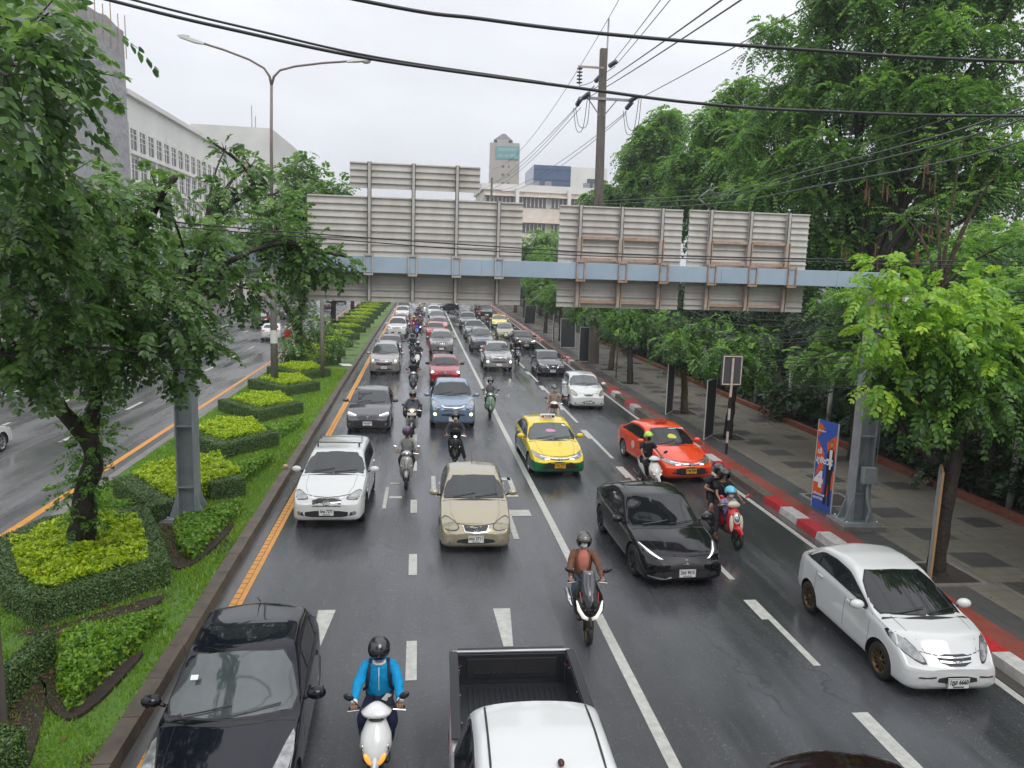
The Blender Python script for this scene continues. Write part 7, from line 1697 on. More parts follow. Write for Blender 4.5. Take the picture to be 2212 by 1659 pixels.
    for x in (-8.0, 4.6): b = MB(); b.mat(M_WALLW).box((x, -10.3, 13), (.8, .8, 26)); b.build('column', None, r)
    for x in (-3, 0, 9.5, 12, 14.5): b = MB(); b.mat(M_GALV).box((x, -7, zt + 1.6), (1.4, 1.2, 1.3)); b.build('roof_unit', None, r)
    r = empty('low_building', (11, 235, 0), 0, 'small bluish building between the sign board and the long building', 'building'); b = MB(); b.mat(M_WALLW).box((0, 0, 13.5), (12, 14, 27)); b.build('wall', None, r); b = MB(); b.mat(M_WINBL).box((0, -7.1, 25), (11, .2, 2.5)); b.build('window', None, r)
    # white building glimpsed through the right-hand trees
    r = empty('white_building', (52, 62, 0), 0, 'white building glimpsed through the branches at the right', 'building'); b = MB(); b.mat(mat('white_render', (.75, .76, .76), .6)).box((0, 0, 6.2), (30, 16, 12.4)); b.build('wall', None, r)
    for i in range(8):
        for k in range(3): b = MB(); b.mat(M_WINB).box((-13 + i * 3.6, -8.1, 3 + k * 3.8), (1.7, .2, 1.9)); b.build('window', None, r)
    # far side of the left road: wall and shophouses behind the trees
    for i in range(9):
        y = 20 + i * 16; h = 8 + (i * 37 % 5); r = empty('shophouse', (-36.5, y, 0), 0, 'plain shophouse number %s along the far pavement' % i, 'building')
        r['label'] = ['grey shophouse nearest the footbridge on the far pavement', 'cream shophouse second along the far pavement', 'pale shophouse third along the far pavement behind the trees', 'white shophouse fourth along the far pavement', 'beige shophouse fifth along the far pavement', 'grey shophouse sixth along the far pavement', 'cream shophouse seventh along the far pavement', 'pale shophouse eighth along the far pavement', 'farthest small shophouse on the far pavement'][i]
        b = MB(); b.mat([M_CONC, M_WALLC, M_WALLW][i % 3]).box((0, 0, h / 2), (10, 15, h)); b.build('wall', None, r)
        for k in range(4):
            for z in range(1, h // 3): b = MB(); b.mat(M_WINB).box((5.05, -5.6 + k * 3.7, z * 3.2 + 1.0), (.1, 2.2, 1.5)); b.build('window', None, r)
buildings()

def footbridge():
    r = empty('footbridge', (0, -1.6, 0), 0, 'concrete footbridge deck and railings from which the street is seen', 'footbridge')
    b = MB(); b.mat(M_CONC).box((0, 0, 4.72), (44, 2.4, .36)); b.build('deck', None, r, bevel=.02)
    for sy in (-1, 1):
        b = MB(); b.mat(M_BLUEST).box((0, sy * 1.1, 6.0), (44, .06, .06)); b.box((0, sy * 1.1, 5.45), (44, .04, .04))
        for i in range(23): b.box((-22 + 2 * i, sy * 1.12, 5.42), (.05, .05, 1.1))
        b.build('railing', None, r)
    for x in (-7.4, 12.6, -21): b = MB(); b.mat(M_CONC).tube([(x, 0, 0), (x, 0, 4.6)], .4, 12); b.build('pier', None, r)
footbridge()

def haze():
    x0, x1, y0, y1, z0, z1 = -900, 900, -60, 900, -1.1, 120
    b = MB(); b.box(((x0 + x1) / 2, (y0 + y1) / 2, (z0 + z1) / 2), (x1 - x0, y1 - y0, z1 - z0))
    m = bpy.data.materials.new('rain_haze'); m.use_nodes = True; N = m.node_tree.nodes; N.clear(); o = N.new('ShaderNodeOutputMaterial'); v = N.new('ShaderNodeVolumePrincipled')
    v.inputs['Color'].default_value = (.93, .95, 1, 1); v.inputs['Density'].default_value = .00055; v.inputs['Anisotropy'].default_value = .2; m.node_tree.links.new(v.outputs[0], o.inputs['Volume'])
    tag(b.build('haze', m), 'thin rain haze filling the air over the street', 'haze', None, 'stuff')
haze()
# ------------------------------------------------------------------ vegetation: crown clumps as (x, y, z, horizontal radius, vertical radius)
B_NEARL = [(-4.02,8.46,8.77,0.79,0.58),(-4.07,9.4,8.4,0.44,0.53),(-4.7,9.4,7.86,0.7,0.7),(-5.2,11.28,7.48,0.91,0.64),(-5.61,11.28,6.7,0.99,0.85),(-5.15,13.16,7.45,0.7,0.51),(-4.73,14.1,7.71,0.55,0.41),(-5.34,13.16,6.47,1.16,0.83),(-4.89,14.1,5.76,1.23,0.97),(-5.88,12.22,5.6,1.15,0.84),(-6.04,14.1,4.81,1.15,0.7),(-6.14,12.22,4.8,0.69,0.54),(-4.51,15.98,6.72,1.1,0.9),(-3.8,15.98,5.98,0.7,0.55),(-4.47,15.04,5.01,0.66,0.51),(-3.21,16.92,7.18,0.85,0.74),(-2.63,16.92,6.6,0.74,0.53),(-1.98,16.92,6.52,0.51,0.44),(-3.48,17.86,8.04,0.48,0.43),(-3.98,17.86,8.63,0.43,0.39),(-4.52,17.86,8.96,0.24,0.34),(-4.26,16.92,8.01,0.58,0.41),(-4.84,15.04,4.36,0.39,0.38),(-5.16,14.1,5.0,0.79,0.62),(-3.8,7.52,8.11,0.33,0.7)]
B_TRUNKL = [(-6.54,15.23,3.66,0.43,0.43),(-6.19,15.23,3.76,0.39,0.33),(-6.76,15.32,2.8,0.53,0.57),(-6.45,15.32,2.89,0.53,0.57),(-6.71,15.32,2.04,0.48,0.48),(-7.02,15.23,1.87,0.43,0.33),(-6.48,15.42,1.32,0.39,0.29),(-6.88,15.32,1.25,0.39,0.34)]
B_NEARR_M = [(10.42,14.19,5.09,1.16,0.8),(11.31,14.0,4.26,1.05,0.79),(12.25,14.09,4.94,0.97,0.97),(10.5,14.39,3.89,0.86,0.63),(13.01,14.09,4.17,0.88,1.06),(9.8,14.58,4.64,0.46,0.54),(12.25,15.07,5.24,1.13,0.76)]
B_NEARR_N = [(9.24,14.19,6.81,0.45,0.4),(9.05,14.0,6.12,0.52,0.44),(8.95,13.9,5.47,0.39,0.39),(9.81,13.8,6.15,0.6,0.43),(10.78,13.9,6.17,0.69,0.39),(11.46,13.8,5.82,0.52,0.39),(10.02,13.61,5.7,0.77,0.38),(9.35,14.09,4.41,0.35,0.4),(11.48,14.58,6.45,0.46,0.37),(11.28,13.61,5.18,0.52,0.25)]
B_T1 = [(20.5,40,19.82,1.88,1.75),(21.63,38,20.18,2.14,1.66),(23.01,36,20.48,2.48,1.8),(25.96,36,20.26,2.48,2.02),(27.28,34,19.89,2.34,1.91),(20.32,40,17.69,1.5,1.75),(21.64,38,17.72,2.38,1.9),(23.1,36,17.72,2.48,2.02),(24.61,34,17.06,2.34,1.91),(26.39,33,16.91,1.86,1.86),(20.28,42,16.18,2.1,1.84),(20.89,38,15.17,2.38,1.9),(22.43,36,15.07,2.48,2.02),(23.99,34,14.54,2.34,1.7),(26.04,33,14.45,1.86,1.44),(19.4,42,13.6,2.36,2.1),(20.12,38,12.58,2.38,1.9),(21.74,36,12.38,2.25,1.8),(23.76,35,12.56,1.97,1.31),(19.76,40,10.85,2.75,2.0),(21.93,38,10.04,2.14,1.9),(19.95,44,11.48,2.2,1.65),(23.92,38,11.08,1.66,1.19),(19.97,40,8.59,2.5,1.5),(22.42,38,7.88,2.14,1.43),(25.9,34,12.73,2.12,1.49),(27.54,33,12.24,1.86,1.65),(26.37,36,11.46,2.02,1.12),(29.54,36,10.9,1.8,0.9),(26.53,38,9.25,2.61,0.95),(29.92,38,8.37,2.61,0.95),(30.96,36,8.36,2.02,0.9),(24.84,38,7.71,2.38,1.19),(26.17,36,7.02,2.48,1.12),(29.36,36,6.64,2.48,1.12)]
B_T2 = [(24.19,58,20.01,1.63,1.81),(22.8,58,18.55,1.99,1.81),(24.25,56,17.58,2.1,2.1),(22.23,58,16.08,2.54,2.17),(23.31,55,14.69,2.41,2.06),(21.66,58,13.59,2.54,2.17),(23.22,56,12.06,2.8,2.1),(20.41,60,14.48,1.88,2.25),(20.97,60,11.93,2.62,1.88),(22.7,56,9.25,3.15,2.1)]
B_T3 = [(24.68,78,22.16,1.85,1.71),(23.82,78,20.03,2.44,2.19),(23.02,80,18.39,2.25,2.25),(22.65,80,15.97,2.75,2.25),(25.0,78,17.27,2.44,2.44),(25.68,78,14.46,3.41,2.44),(21.7,84,15.33,2.1,1.84),(20.43,90,15.19,1.97,1.01)]
B_SPARSE = [(17.89,24,11.33,1.5,0.75),(18.83,23,10.78,1.15,0.86),(18.81,24,9.55,1.35,0.75),(18.56,22,7.92,1.1,0.96),(18.33,24,7.98,1.2,0.68),(17.55,26,8.86,1.14,0.65),(17.84,25,9.44,1.09,0.62)]
B_TREE2 = [(-6.58,48,10.2,2.1,1.35),(-5.74,48,11.07,1.2,1.2),(-8.29,50,11.45,1.88,1.56),(-7.85,50,12.62,0.94,0.94),(-8.73,49,9.06,2.14,1.53),(-6.32,48,8.52,1.8,1.2),(-7.75,48,5.92,1.8,1.5)]
B_TREE2L = [(-7.15,47.5,2.79,1.48,1.04),(-8.01,47.5,1.61,1.34,0.89),(-5.73,47.5,1.94,1.04,1.04),(-8.06,48,3.89,1.2,0.9)]
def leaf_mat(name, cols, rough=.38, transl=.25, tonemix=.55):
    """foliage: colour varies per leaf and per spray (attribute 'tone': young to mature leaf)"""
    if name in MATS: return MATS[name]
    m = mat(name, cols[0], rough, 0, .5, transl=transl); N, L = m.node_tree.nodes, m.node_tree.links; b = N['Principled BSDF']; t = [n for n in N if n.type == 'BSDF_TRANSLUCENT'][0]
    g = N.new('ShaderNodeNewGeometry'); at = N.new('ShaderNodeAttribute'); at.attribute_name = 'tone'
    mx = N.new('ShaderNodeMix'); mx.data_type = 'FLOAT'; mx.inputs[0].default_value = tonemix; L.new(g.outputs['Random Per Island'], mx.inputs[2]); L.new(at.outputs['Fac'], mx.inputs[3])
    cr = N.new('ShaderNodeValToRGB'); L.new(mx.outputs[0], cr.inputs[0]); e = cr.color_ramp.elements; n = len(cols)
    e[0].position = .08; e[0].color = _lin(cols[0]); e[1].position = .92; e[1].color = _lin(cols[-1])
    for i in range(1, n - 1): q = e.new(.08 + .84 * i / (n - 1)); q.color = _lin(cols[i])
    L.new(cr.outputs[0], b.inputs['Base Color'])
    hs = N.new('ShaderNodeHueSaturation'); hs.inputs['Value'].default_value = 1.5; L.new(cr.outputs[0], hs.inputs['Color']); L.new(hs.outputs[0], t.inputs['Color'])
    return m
LM_MAT = leaf_mat('mature_leaf', [(.040, .088, .026), (.085, .172, .042), (.145, .265, .058), (.25, .39, .070)], rough=.28, transl=.42)
LM_NEW = leaf_mat('young_leaf', [(.10, .24, .03), (.23, .42, .04), (.42, .58, .06)], transl=.4)
LM_RAIN = leaf_mat('rain_tree_leaf', [(.050, .125, .030), (.11, .24, .042), (.19, .36, .050), (.32, .48, .060)], transl=.42, tonemix=.75)
LM_DARK = leaf_mat('dark_leaf', [(.015, .038, .014), (.030, .068, .020), (.055, .115, .026)], transl=.25)
LM_STREET = leaf_mat('street_tree_leaf', [(.026, .070, .018), (.060, .15, .026), (.13, .28, .034), (.27, .45, .042)], transl=.38)
LM_FILL = leaf_mat('lime_shrub_leaf', [(.16, .26, .008), (.34, .47, .010), (.52, .62, .015)], transl=.3, tonemix=.3)
LM_TRI = leaf_mat('light_green_shrub_leaf', [(.05, .13, .012), (.12, .26, .018), (.24, .38, .02)], transl=.3, tonemix=.3)
LM_BOX = leaf_mat('clipped_hedge_leaf', [(.034, .078, .018), (.068, .135, .028), (.12, .20, .042)], transl=.12, tonemix=.2)
LM_GRASS = leaf_mat('grass_blade', [(.085, .19, .016), (.17, .32, .024), (.27, .38, .045)], transl=.25, tonemix=.5)
M_BARK = mat('dark_wet_bark', (.035, .026, .020), .7, noise=(3, (.014, .011, .009), 1, (1, 1, .4)), bump=(14, 1.0, .04))
M_BARKB = mat('brown_bark', (.085, .055, .036), .75, noise=(3, (.04, .028, .02), 1, (1, 1, .4)), bump=(14, 1.0, .04))

def sprays(rng, O, D, n, L, leaf, droop=.5, fine=True, spread=.9, tone=None, wf=.23):
    """compound leaves: rachis at O (k,3) heading D (k,3) with n pairs of leaflets of length leaf; returns V, F, T"""
    k = len(O); D = D / np.linalg.norm(D, axis=1, keepdims=True); up = np.array([0, 0, 1.0])
    S = np.cross(D, up); S /= np.linalg.norm(S, axis=1, keepdims=True) + 1e-9; U = np.cross(S, D)
    roll = rng.uniform(-.7, .7, (k, 1)); S2 = S * np.cos(roll) + U * np.sin(roll); U2 = np.cross(S2, D)
    Ls = L * rng.uniform(.7, 1.15, (k, 1)); ls = leaf * rng.uniform(.75, 1.15, (k, 1)); T0 = rng.uniform(0, 1, k) if tone is None else tone
    Vs = []; Ts = []
    for j in range(n):
        t = (j + .6) / n
        P = O + D * Ls * t; P[:, 2:3] -= droop * Ls * t * t * .6
        Dt = D.copy(); Dt[:, 2:3] -= droop * t * 1.1; Dt /= np.linalg.norm(Dt, axis=1, keepdims=True)
        taper = 1 - .35 * abs(t - .45)
        for s in ((-1, 1) if j < n - 1 else (-1, 1, 0)):
            A = (Dt * .55 + S2 * s * spread) if s else Dt.copy(); A = A + rng.normal(0, .12, A.shape); A[:, 2:3] -= .25; A /= np.linalg.norm(A, axis=1, keepdims=True)
            B = np.cross(A, U2 + rng.normal(0, .25, A.shape)); B /= np.linalg.norm(B, axis=1, keepdims=True) + 1e-9; Nn = np.cross(B, A)
            l = ls * taper; w = l * wf
            if fine: V = np.stack([P, P + A * l * .35 - B * w + Nn * w * .3, P + A * l * .72 - B * w * .72 + Nn * w * .2, P + A * l, P + A * l * .72 + B * w * .72 + Nn * w * .2, P + A * l * .35 + B * w + Nn * w * .3], 1)
            else: V = np.stack([P, P + A * l * .45 - B * w * 1.15, P + A * l, P + A * l * .45 + B * w * 1.15], 1)
            Vs.append(V); Ts.append(np.repeat(T0[:, None], V.shape[1], 1))
    V = np.concatenate(Vs, 0); T = np.concatenate(Ts, 0); m = V.shape[1]; base = np.arange(len(V))[:, None] * m
    F = np.concatenate([base + np.array([[0, 1, 2, 3]]), base + np.array([[0, 3, 4, 5]])], 0) if fine else base + np.array([[0, 1, 2, 3]])
    return V.reshape(-1, 3), F, T.reshape(-1)
def cloud(rng, blobs, dens, shell=.55, outward=1.0, drop=-.15, flat=1.0, origin=None, squash_bottom=True):
    """rachis origins and headings spread through ellipsoid clumps (denser near their surface)"""
    Os, Ds, Ts = [], [], []
    for (x, y, z, rh, rv) in blobs:
        vol = rh * rh * rv; k = max(6, int(dens * (rh * rh * rv) ** (2 / 3)))
        d = rng.normal(0, 1, (k, 3)); d /= np.linalg.norm(d, axis=1, keepdims=True)
        r = (shell + (1 - shell) * rng.uniform(0, 1, (k, 1))) ** 1.0 * rng.uniform(.75, 1.08, (k, 1))
        # lumpy surface
        lump = 1 + .18 * np.sin(d[:, :1] * 5 + x) * np.sin(d[:, 1:2] * 6 + y) + .12 * np.sin(d[:, 2:] * 9 + z)
        O = np.array([x, y, z]) + d * r * lump * np.array([rh, rh, rv]); Dd = d * outward + np.array([0, 0, drop]) + rng.normal(0, .35, (k, 3))
        Os.append(O); Ds.append(Dd); Ts.append(np.clip(.35 + .35 * d[:, 2] + .25 * rng.normal(0, 1, k) * .6 + .25 * (r[:, 0] - .8), 0, 1))  # tone: leaf colour gets lighter towards the top and outside of each clump
    return np.concatenate(Os), np.concatenate(Ds), np.concatenate(Ts)
def foliage(name, V, F, T, m, parent=None):
    me = np_mesh(name, V, F, m, smooth=False); a = me.attributes.new('tone', 'FLOAT', 'POINT'); a.data.foreach_set('value', T.astype(np.float32))
    return link(name, me, parent)
def limb(b, pts, r0, r1, n=9, wob=.0, rnd=None):
    P = smooth_pts(pts); m = len(P)
    if rnd and wob: P = [P[0]] + [p + Vector((rnd.uniform(-wob, wob), rnd.uniform(-wob, wob), 0)) for p in P[1:]]
    b.tube(P, [r0 + (r1 - r0) * (i / (m - 1)) ** .8 for i in range(m)], n)

def near_left_tree():
    r = empty('median_tree', (0, 0, 0), 0, 'large leafy tree on the median filling the left side of the picture', 'tree')
    rng = np.random.default_rng(3); rnd = random.Random(3)
    b = MB(); b.mat(M_BARK)
    tr = [(-7.01, 15.51, 0.05), (-7.01, 15.51, 0.81), (-6.84, 15.42, 1.19), (-6.79, 15.32, 1.80), (-6.58, 15.32, 2.46), (-6.69, 15.32, 3.12)]
    P = smooth_pts(tr); rad = [.27 - .11 * i / (len(P) - 1) + .018 * math.sin(i * .8) + (.08 if i == 0 else 0) for i in range(len(P))]; b.tube(P, rad, 14); [b.ellipsoid(P[k] + Vector((math.cos(k * 2.1) * .15, math.sin(k * 2.1) * .15, 0)), (.15, .15, .24), 10, 7) for k in (2, 6, 9, 13, 17)]; b.build('trunk', None, r)
    def br(pts, a, c):
        q = MB(); q.mat(M_BARK); limb(q, pts, a, c, 8, .03, rnd); q.build('limb', None, r)
    br([(-6.69, 15.32, 2.93), (-6.96, 14.57, 3.87), (-7.14, 13.16, 4.81), (-6.58, 11.28, 5.84), (-5.08, 9.78, 7.53)], .17, .06)
    br([(-6.69, 15.32, 2.93), (-6.49, 15.32, 3.77), (-6.49, 15.04, 5.09), (-5.64, 14.66, 6.31), (-4.32, 13.72, 7.91)], .17, .05)
    br([(-6.49, 15.32, 3.77), (-5.64, 15.51, 4.90), (-4.61, 15.60, 6.03), (-3.20, 16.36, 6.88), (-1.79, 16.92, 6.69)], .12, .03)
    br([(-5.83, 15.51, 4.71), (-4.98, 16.17, 6.22), (-4.42, 16.92, 7.44), (-3.95, 17.86, 8.38), (-4.89, 17.86, 9.23)], .10, .025)
    br([(-6.96, 14.57, 3.87), (-7.71, 13.16, 5.56), (-6.96, 11.66, 7.16), (-5.64, 9.96, 8.85), (-4.70, 8.65, 9.98)], .12, .04)
    br([(-6.58, 12.22, 5.47), (-6.20, 11.84, 5.00), (-5.26, 12.41, 5.09), (-4.51, 14.10, 4.71)], .05, .02)
    # twigs into every clump
    q = MB(); q.mat(M_BARK)
    hubs = [Vector(p) for p in ((-6.58, 11.75, 5.65), (-6.49, 15.04, 5.09), (-4.61, 15.60, 6.03), (-4.70, 16.73, 7.16), (-6.96, 11.66, 7.16), (-5.64, 9.96, 8.47), (-3.20, 16.36, 6.88), (-6.96, 13.72, 4.34))]
    for (x, y, z, rh, rv) in B_NEARL:
        c = Vector((x, y, z)); h = min(hubs, key=lambda p: (p - c).length); limb(q, [h, h.lerp(c, .5) + Vector((0.00, 0.00, 0.25)), c, c + (c - h).normalized() * rh * .6], .035, .008, 5)
        for _ in range(4):
            d = Vector((rnd.gauss(0, 1), rnd.gauss(0, 1), rnd.gauss(0, .7))).normalized(); q.tube([c, c + Vector((d.x * rh, d.y * rh, d.z * rv)) * .85], [.012, .004], 4)
    q.build('twigs', None, r)['kind'] = 'stuff'
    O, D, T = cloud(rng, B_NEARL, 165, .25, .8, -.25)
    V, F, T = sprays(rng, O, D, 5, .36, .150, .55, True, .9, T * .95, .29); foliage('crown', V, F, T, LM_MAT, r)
    O, D, T = cloud(rng, B_TRUNKL, 190, .3, .9, .1)
    V, F, T = sprays(rng, O, D, 4, .22, .11, .5, True, .9, np.clip(T + .25, 0, 1)); foliage('trunk_shoots', V, F, T, LM_STREET, r)
    O = np.array([[-5.7, 13.6, 5.62]] * 9) + rng.normal(0, .12, (9, 3)); D = rng.normal(0, 1, (9, 3)) + np.array([.5, -.6, .1]); V, F, T = sprays(rng, O, D, 4, .22, .12, .5); foliage('young_spray', V, F, T, LM_NEW, r)
near_left_tree()

def near_right_tree():
    r = empty('pavement_tree', (0, 0, 0), 0, 'pavement tree at the right with bright yellow-green young leaves on a dark trunk', 'tree')
    rng = np.random.default_rng(5); rnd = random.Random(8)
    b = MB(); b.mat(M_BARK); P = smooth_pts([(11.27, 14.29, .12), (11.22, 14.3, .5), (11.25, 14.3, 1.6), (11.32, 14.3, 2.7), (11.35, 14.3, 3.6)]); b.tube(P, [.20 - .05 * i / (len(P) - 1) + .010 * math.sin(i * 1.3) + (.10 if i == 0 else 0) for i in range(len(P))], 14); b.build('trunk', None, r)
    for pts in ([(10.94, 14.29, 3.00), (10.30, 14.19, 4.07), (9.62, 14.09, 5.43)], [(10.98, 14.29, 3.49), (11.28, 14.09, 4.65), (10.89, 14.00, 5.82)], [(10.98, 14.29, 3.29), (11.96, 14.09, 4.26), (12.64, 14.00, 5.04)], [(10.89, 14.29, 2.71), (10.11, 14.48, 3.49), (9.72, 14.58, 4.26)]):
        q = MB(); q.mat(M_BARK); limb(q, pts, .11, .03, 7, .02, rnd); q.build('limb', None, r)
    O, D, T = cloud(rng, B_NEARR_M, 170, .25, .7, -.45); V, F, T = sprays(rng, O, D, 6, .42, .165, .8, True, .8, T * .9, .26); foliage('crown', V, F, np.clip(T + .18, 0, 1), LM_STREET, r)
    O, D, T = cloud(rng, B_NEARR_N, 170, .45, .8, -.2); V, F, T = sprays(rng, O, D, 6, .42, .16, .6, True, .8, None, .27); foliage('young_leaves', V, F, T, LM_NEW, r)
near_right_tree()

def trunk_multi(r, base, blobs, rt, m=M_BARK, zf=.35, seed=1):
    rnd = random.Random(seed); cx = sum(b[0] for b in blobs) / len(blobs); cy = sum(b[1] for b in blobs) / len(blobs); zl = min(b[2] for b in blobs)
    b = MB(); b.mat(m); f = Vector((base[0] + (cx - base[0]) * .12, base[1], base[2] + (zl - base[2]) * .8)); limb(b, [base, Vector(base).lerp(f, .5) + Vector((.1, 0, 0)), f], rt, rt * .7, 10); b.build('trunk', None, r)
    q = MB(); q.mat(m)
    for c in blobs:
        c_ = Vector(c[:3]); limb(q, [f - Vector((0, 0, .1)), f.lerp(c_, .45) + Vector((0, 0, abs(c_.z - f.z) * .12)), c_], rt * .38, rt * .07, 6)
    q.build('limbs', None, r)
def big_tree(label, base, blobs, dens, L, leaf, n, seed, rt=.55, lm=None, group='rain trees behind the pavement'):
    r = empty('rain_tree', (0, 0, 0), 0, label, 'tree', group); rng = np.random.default_rng(seed); trunk_multi(r, base, blobs, rt, seed=seed)
    # second storey of clumps behind the visible ones gives the crown depth
    bl = blobs + [(x + rng.uniform(-1, 2.5), y + rng.uniform(2, 5), z + rng.uniform(-1.2, .4), rh, rv) for (x, y, z, rh, rv) in blobs[::2]]
    # break each clump into drooping plumes
    pl = []
    for (x, y, z, rh, rv) in bl:
        for _ in range(11):
            d = rng.normal(0, 1, 3); d /= np.linalg.norm(d); d[2] = abs(d[2]) * .8 if rng.uniform() < .75 else d[2]
            s = rng.uniform(.24, .44); pl.append((x + d[0] * rh * .8, y + d[1] * rh * .8, z + d[2] * rv * .8, rh * s, rv * s * .8))
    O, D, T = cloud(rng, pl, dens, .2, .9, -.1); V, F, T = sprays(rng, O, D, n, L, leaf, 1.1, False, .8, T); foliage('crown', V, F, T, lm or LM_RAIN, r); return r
big_tree('biggest rain tree overhanging the top right corner', (22.5, 37, .1), B_T1, 74, .85, .235, 7, 11, .7)
big_tree('second rain tree left of the biggest one, behind the power cables', (25, 57, .1), B_T2, 62, 1.1, .32, 7, 12, .6)
big_tree('far rain tree at the left end of the tree row, touching the power pole', (24.5, 80, .1), B_T3, 60, 1.3, .42, 6, 13, .5)

def sparse_tree():
    r = empty('feathery_tree', (0, 0, 0), 0, 'thin feathery tree with hanging brown pods at the right edge', 'tree'); rng = np.random.default_rng(21); rnd = random.Random(2)
    trunk_multi(r, (17.6, 24, .1), B_SPARSE, .22, M_BARKB, seed=4)
    O, D, T = cloud(rng, B_SPARSE, 40, .15, .9, .0); D[:, 2] *= .35; V, F, T = sprays(rng, O, D, 8, .65, .11, .3, False, .95, np.clip(T + .3, 0, 1)); foliage('crown', V, F, T, LM_STREET, r)
    q = MB(); q.mat(mat('dry_pod', (.16, .07, .035), .7))
    for cx, cz in ((14.2, 9.6), (13.7, 7.4), (14.9, 7.3), (16.2, 10.1), (16.6, 8.4), (15.9, 7.2)):
        for _ in range(6): x = cx + rnd.gauss(0, .22); z = cz + rnd.gauss(0, .2); q.tube([(x, 23, z), (x + .03, 23, z - rnd.uniform(.35, .7))], .018, 4)
    q.build('hanging_pods', None, r)['kind'] = 'stuff'
sparse_tree()

def generic_tree(name, label, group, seed, h0, blobs, rt, dens, n, L, leaf, lm, cat='tree', bark=M_BARK, fine=False, lean=.2):
    r = empty(name, (0, 0, 0), 0, label, cat, group); rng = np.random.default_rng(seed); rnd = random.Random(seed)
    b = MB(); b.mat(bark); limb(b, [(0, 0, -.05), (lean * .4, 0, h0 * .5), (lean, .05, h0)], rt * 1.25, rt * .75, 9, .02, rnd); b.build('trunk', None, r)
    q = MB(); q.mat(bark)
    for c in blobs: c_ = Vector(c[:3]); f = Vector((lean, .05, h0 * .95)); limb(q, [f, f.lerp(c_, .5) + Vector((0, 0, .2)), c_], rt * .4, rt * .1, 5)
    q.build('limbs', None, r)
    O, D, T = cloud(rng, blobs, dens, .3, .8, -.35); V, F, T = sprays(rng, O, D, n, L, leaf, .8, fine, .85, T); foliage('crown', V, F, T, lm, r); return r
def ring_blobs(seed, n, R_, z0, z1, rr):
    rnd = random.Random(seed); out = []
    for i in range(n):
        a = 2.4 * i + rnd.uniform(-.4, .4); q = R_ * math.sqrt((i + .5) / n); s = rnd.uniform(.8, 1.2); out.append((q * math.cos(a), q * math.sin(a), z0 + (z1 - z0) * rnd.random() * (1 - .3 * q / R_), rr * s, rr * s * .8))
    return out
def place(proto, spots, labels, first=True):
    cm = child_map()
    for i, (x, y, z, rz, s) in enumerate(spots):
        o = proto if (i == 0 and first) else copy_tree(proto, cm); o.location = (x, y, z); o.rotation_euler = (0, 0, rz); o.scale = (s, s, s); o['label'] = labels[i % len(labels)]
GP = 'trees lining the pavement'
p1 = generic_tree('pavement_tree', '', GP, 31, 2.6, ring_blobs(1, 9, 1.5, 2.9, 4.6, .75), .16, 110, 5, .42, .17, LM_STREET)
place(p1, [(12.0, 27.6, .17, .3, .95), (11.9, 41.64, .17, 2.1, 1.05), (12.3, 56.0, .17, 4, 1.1), (12.4, 76, .17, 1, 1.15), (13.4, 100, .17, 2, 1.3)], ['pavement tree with poster board just beyond the banded sign pole', 'slender pavement tree right of the slim grey steel post', 'pavement tree just past the power pole', 'pavement tree beside the far yellow taxi', 'far pavement tree seen between the sign boards'])
p2 = generic_tree('pavement_tree', '', GP, 32, 2.9, ring_blobs(7, 9, 1.6, 3.1, 4.9, .8), .16, 110, 5, .45, .18, LM_STREET, bark=M_BARKB, lean=-.3)
place(p2, [(12.05, 32.74, .17, .2, .95), (12.2, 47.48, .17, 3.3, 1.05), (12.5, 67.6, .17, 5, 1.1), (13.2, 90.8, .17, 0, 1.3), (13.5, 112, .17, 3, 1.5)], ['brown-barked pavement tree second beyond the banded sign pole', 'pavement tree beside the poster at the power pole foot', 'pavement tree close to the beige gold saloon', 'pavement tree behind the fallen poster', 'farthest pavement tree in the gap between the sign boards'])
p3 = generic_tree('border_tree', '', 'dark trees behind the brick border', 33, 3.2, ring_blobs(3, 13, 2.6, 1.6, 6.2, 1.1), .18, 105, 5, .5, .20, LM_DARK)
place(p3, [(18.8, 19.5, .1, 0, 1.0), (19.4, 25.5, .1, 1, 1.05), (18.9, 31, .1, 2, 1.0), (19.3, 37.5, .1, 3, 1.05), (19.0, 44, .1, 4, 1.1), (19.6, 51, .1, 5, 1.1), (19.2, 59, .1, 6, 1.2), (19.6, 68, .1, 1, 1.25), (19.8, 78, .1, 2, 1.3), (20.2, 90, .1, 3, 1.4), (20.6, 104, .1, 4, 1.6), (21, 122, .1, 5, 1.8), (17.5, 140, .1, 2, 1.9), (15.5, 152, .1, 1, 1.6), (19.0, 13.5, .1, 5, 1.0)],
      ['dark border tree behind the gantry foot', 'dark border tree second beyond the gantry', 'dark border tree level with the orange red taxi', 'dark border tree behind the white hatchback', 'dark border tree level with the dark grey V-grille saloon', 'dark border tree level with the power pole', 'dark border tree level with the black one-lamp saloon', 'dark border tree level with the beige gold saloon', 'dark border tree level with the far taxi', 'dark border tree beyond the far taxi', 'tall dark tree in the gap between the sign boards', 'large tree behind the gap between the sign boards', 'big round tree below the long cream building', 'bushy tree at the bend beneath the long cream building', 'dark border tree at the right edge behind the young-leaved tree'])
p4 = generic_tree('border_tree', '', 'mid green trees behind the brick border', 34, 4.5, ring_blobs(5, 12, 2.4, 4.2, 8.5, 1.2), .2, 95, 6, .6, .22, LM_RAIN)
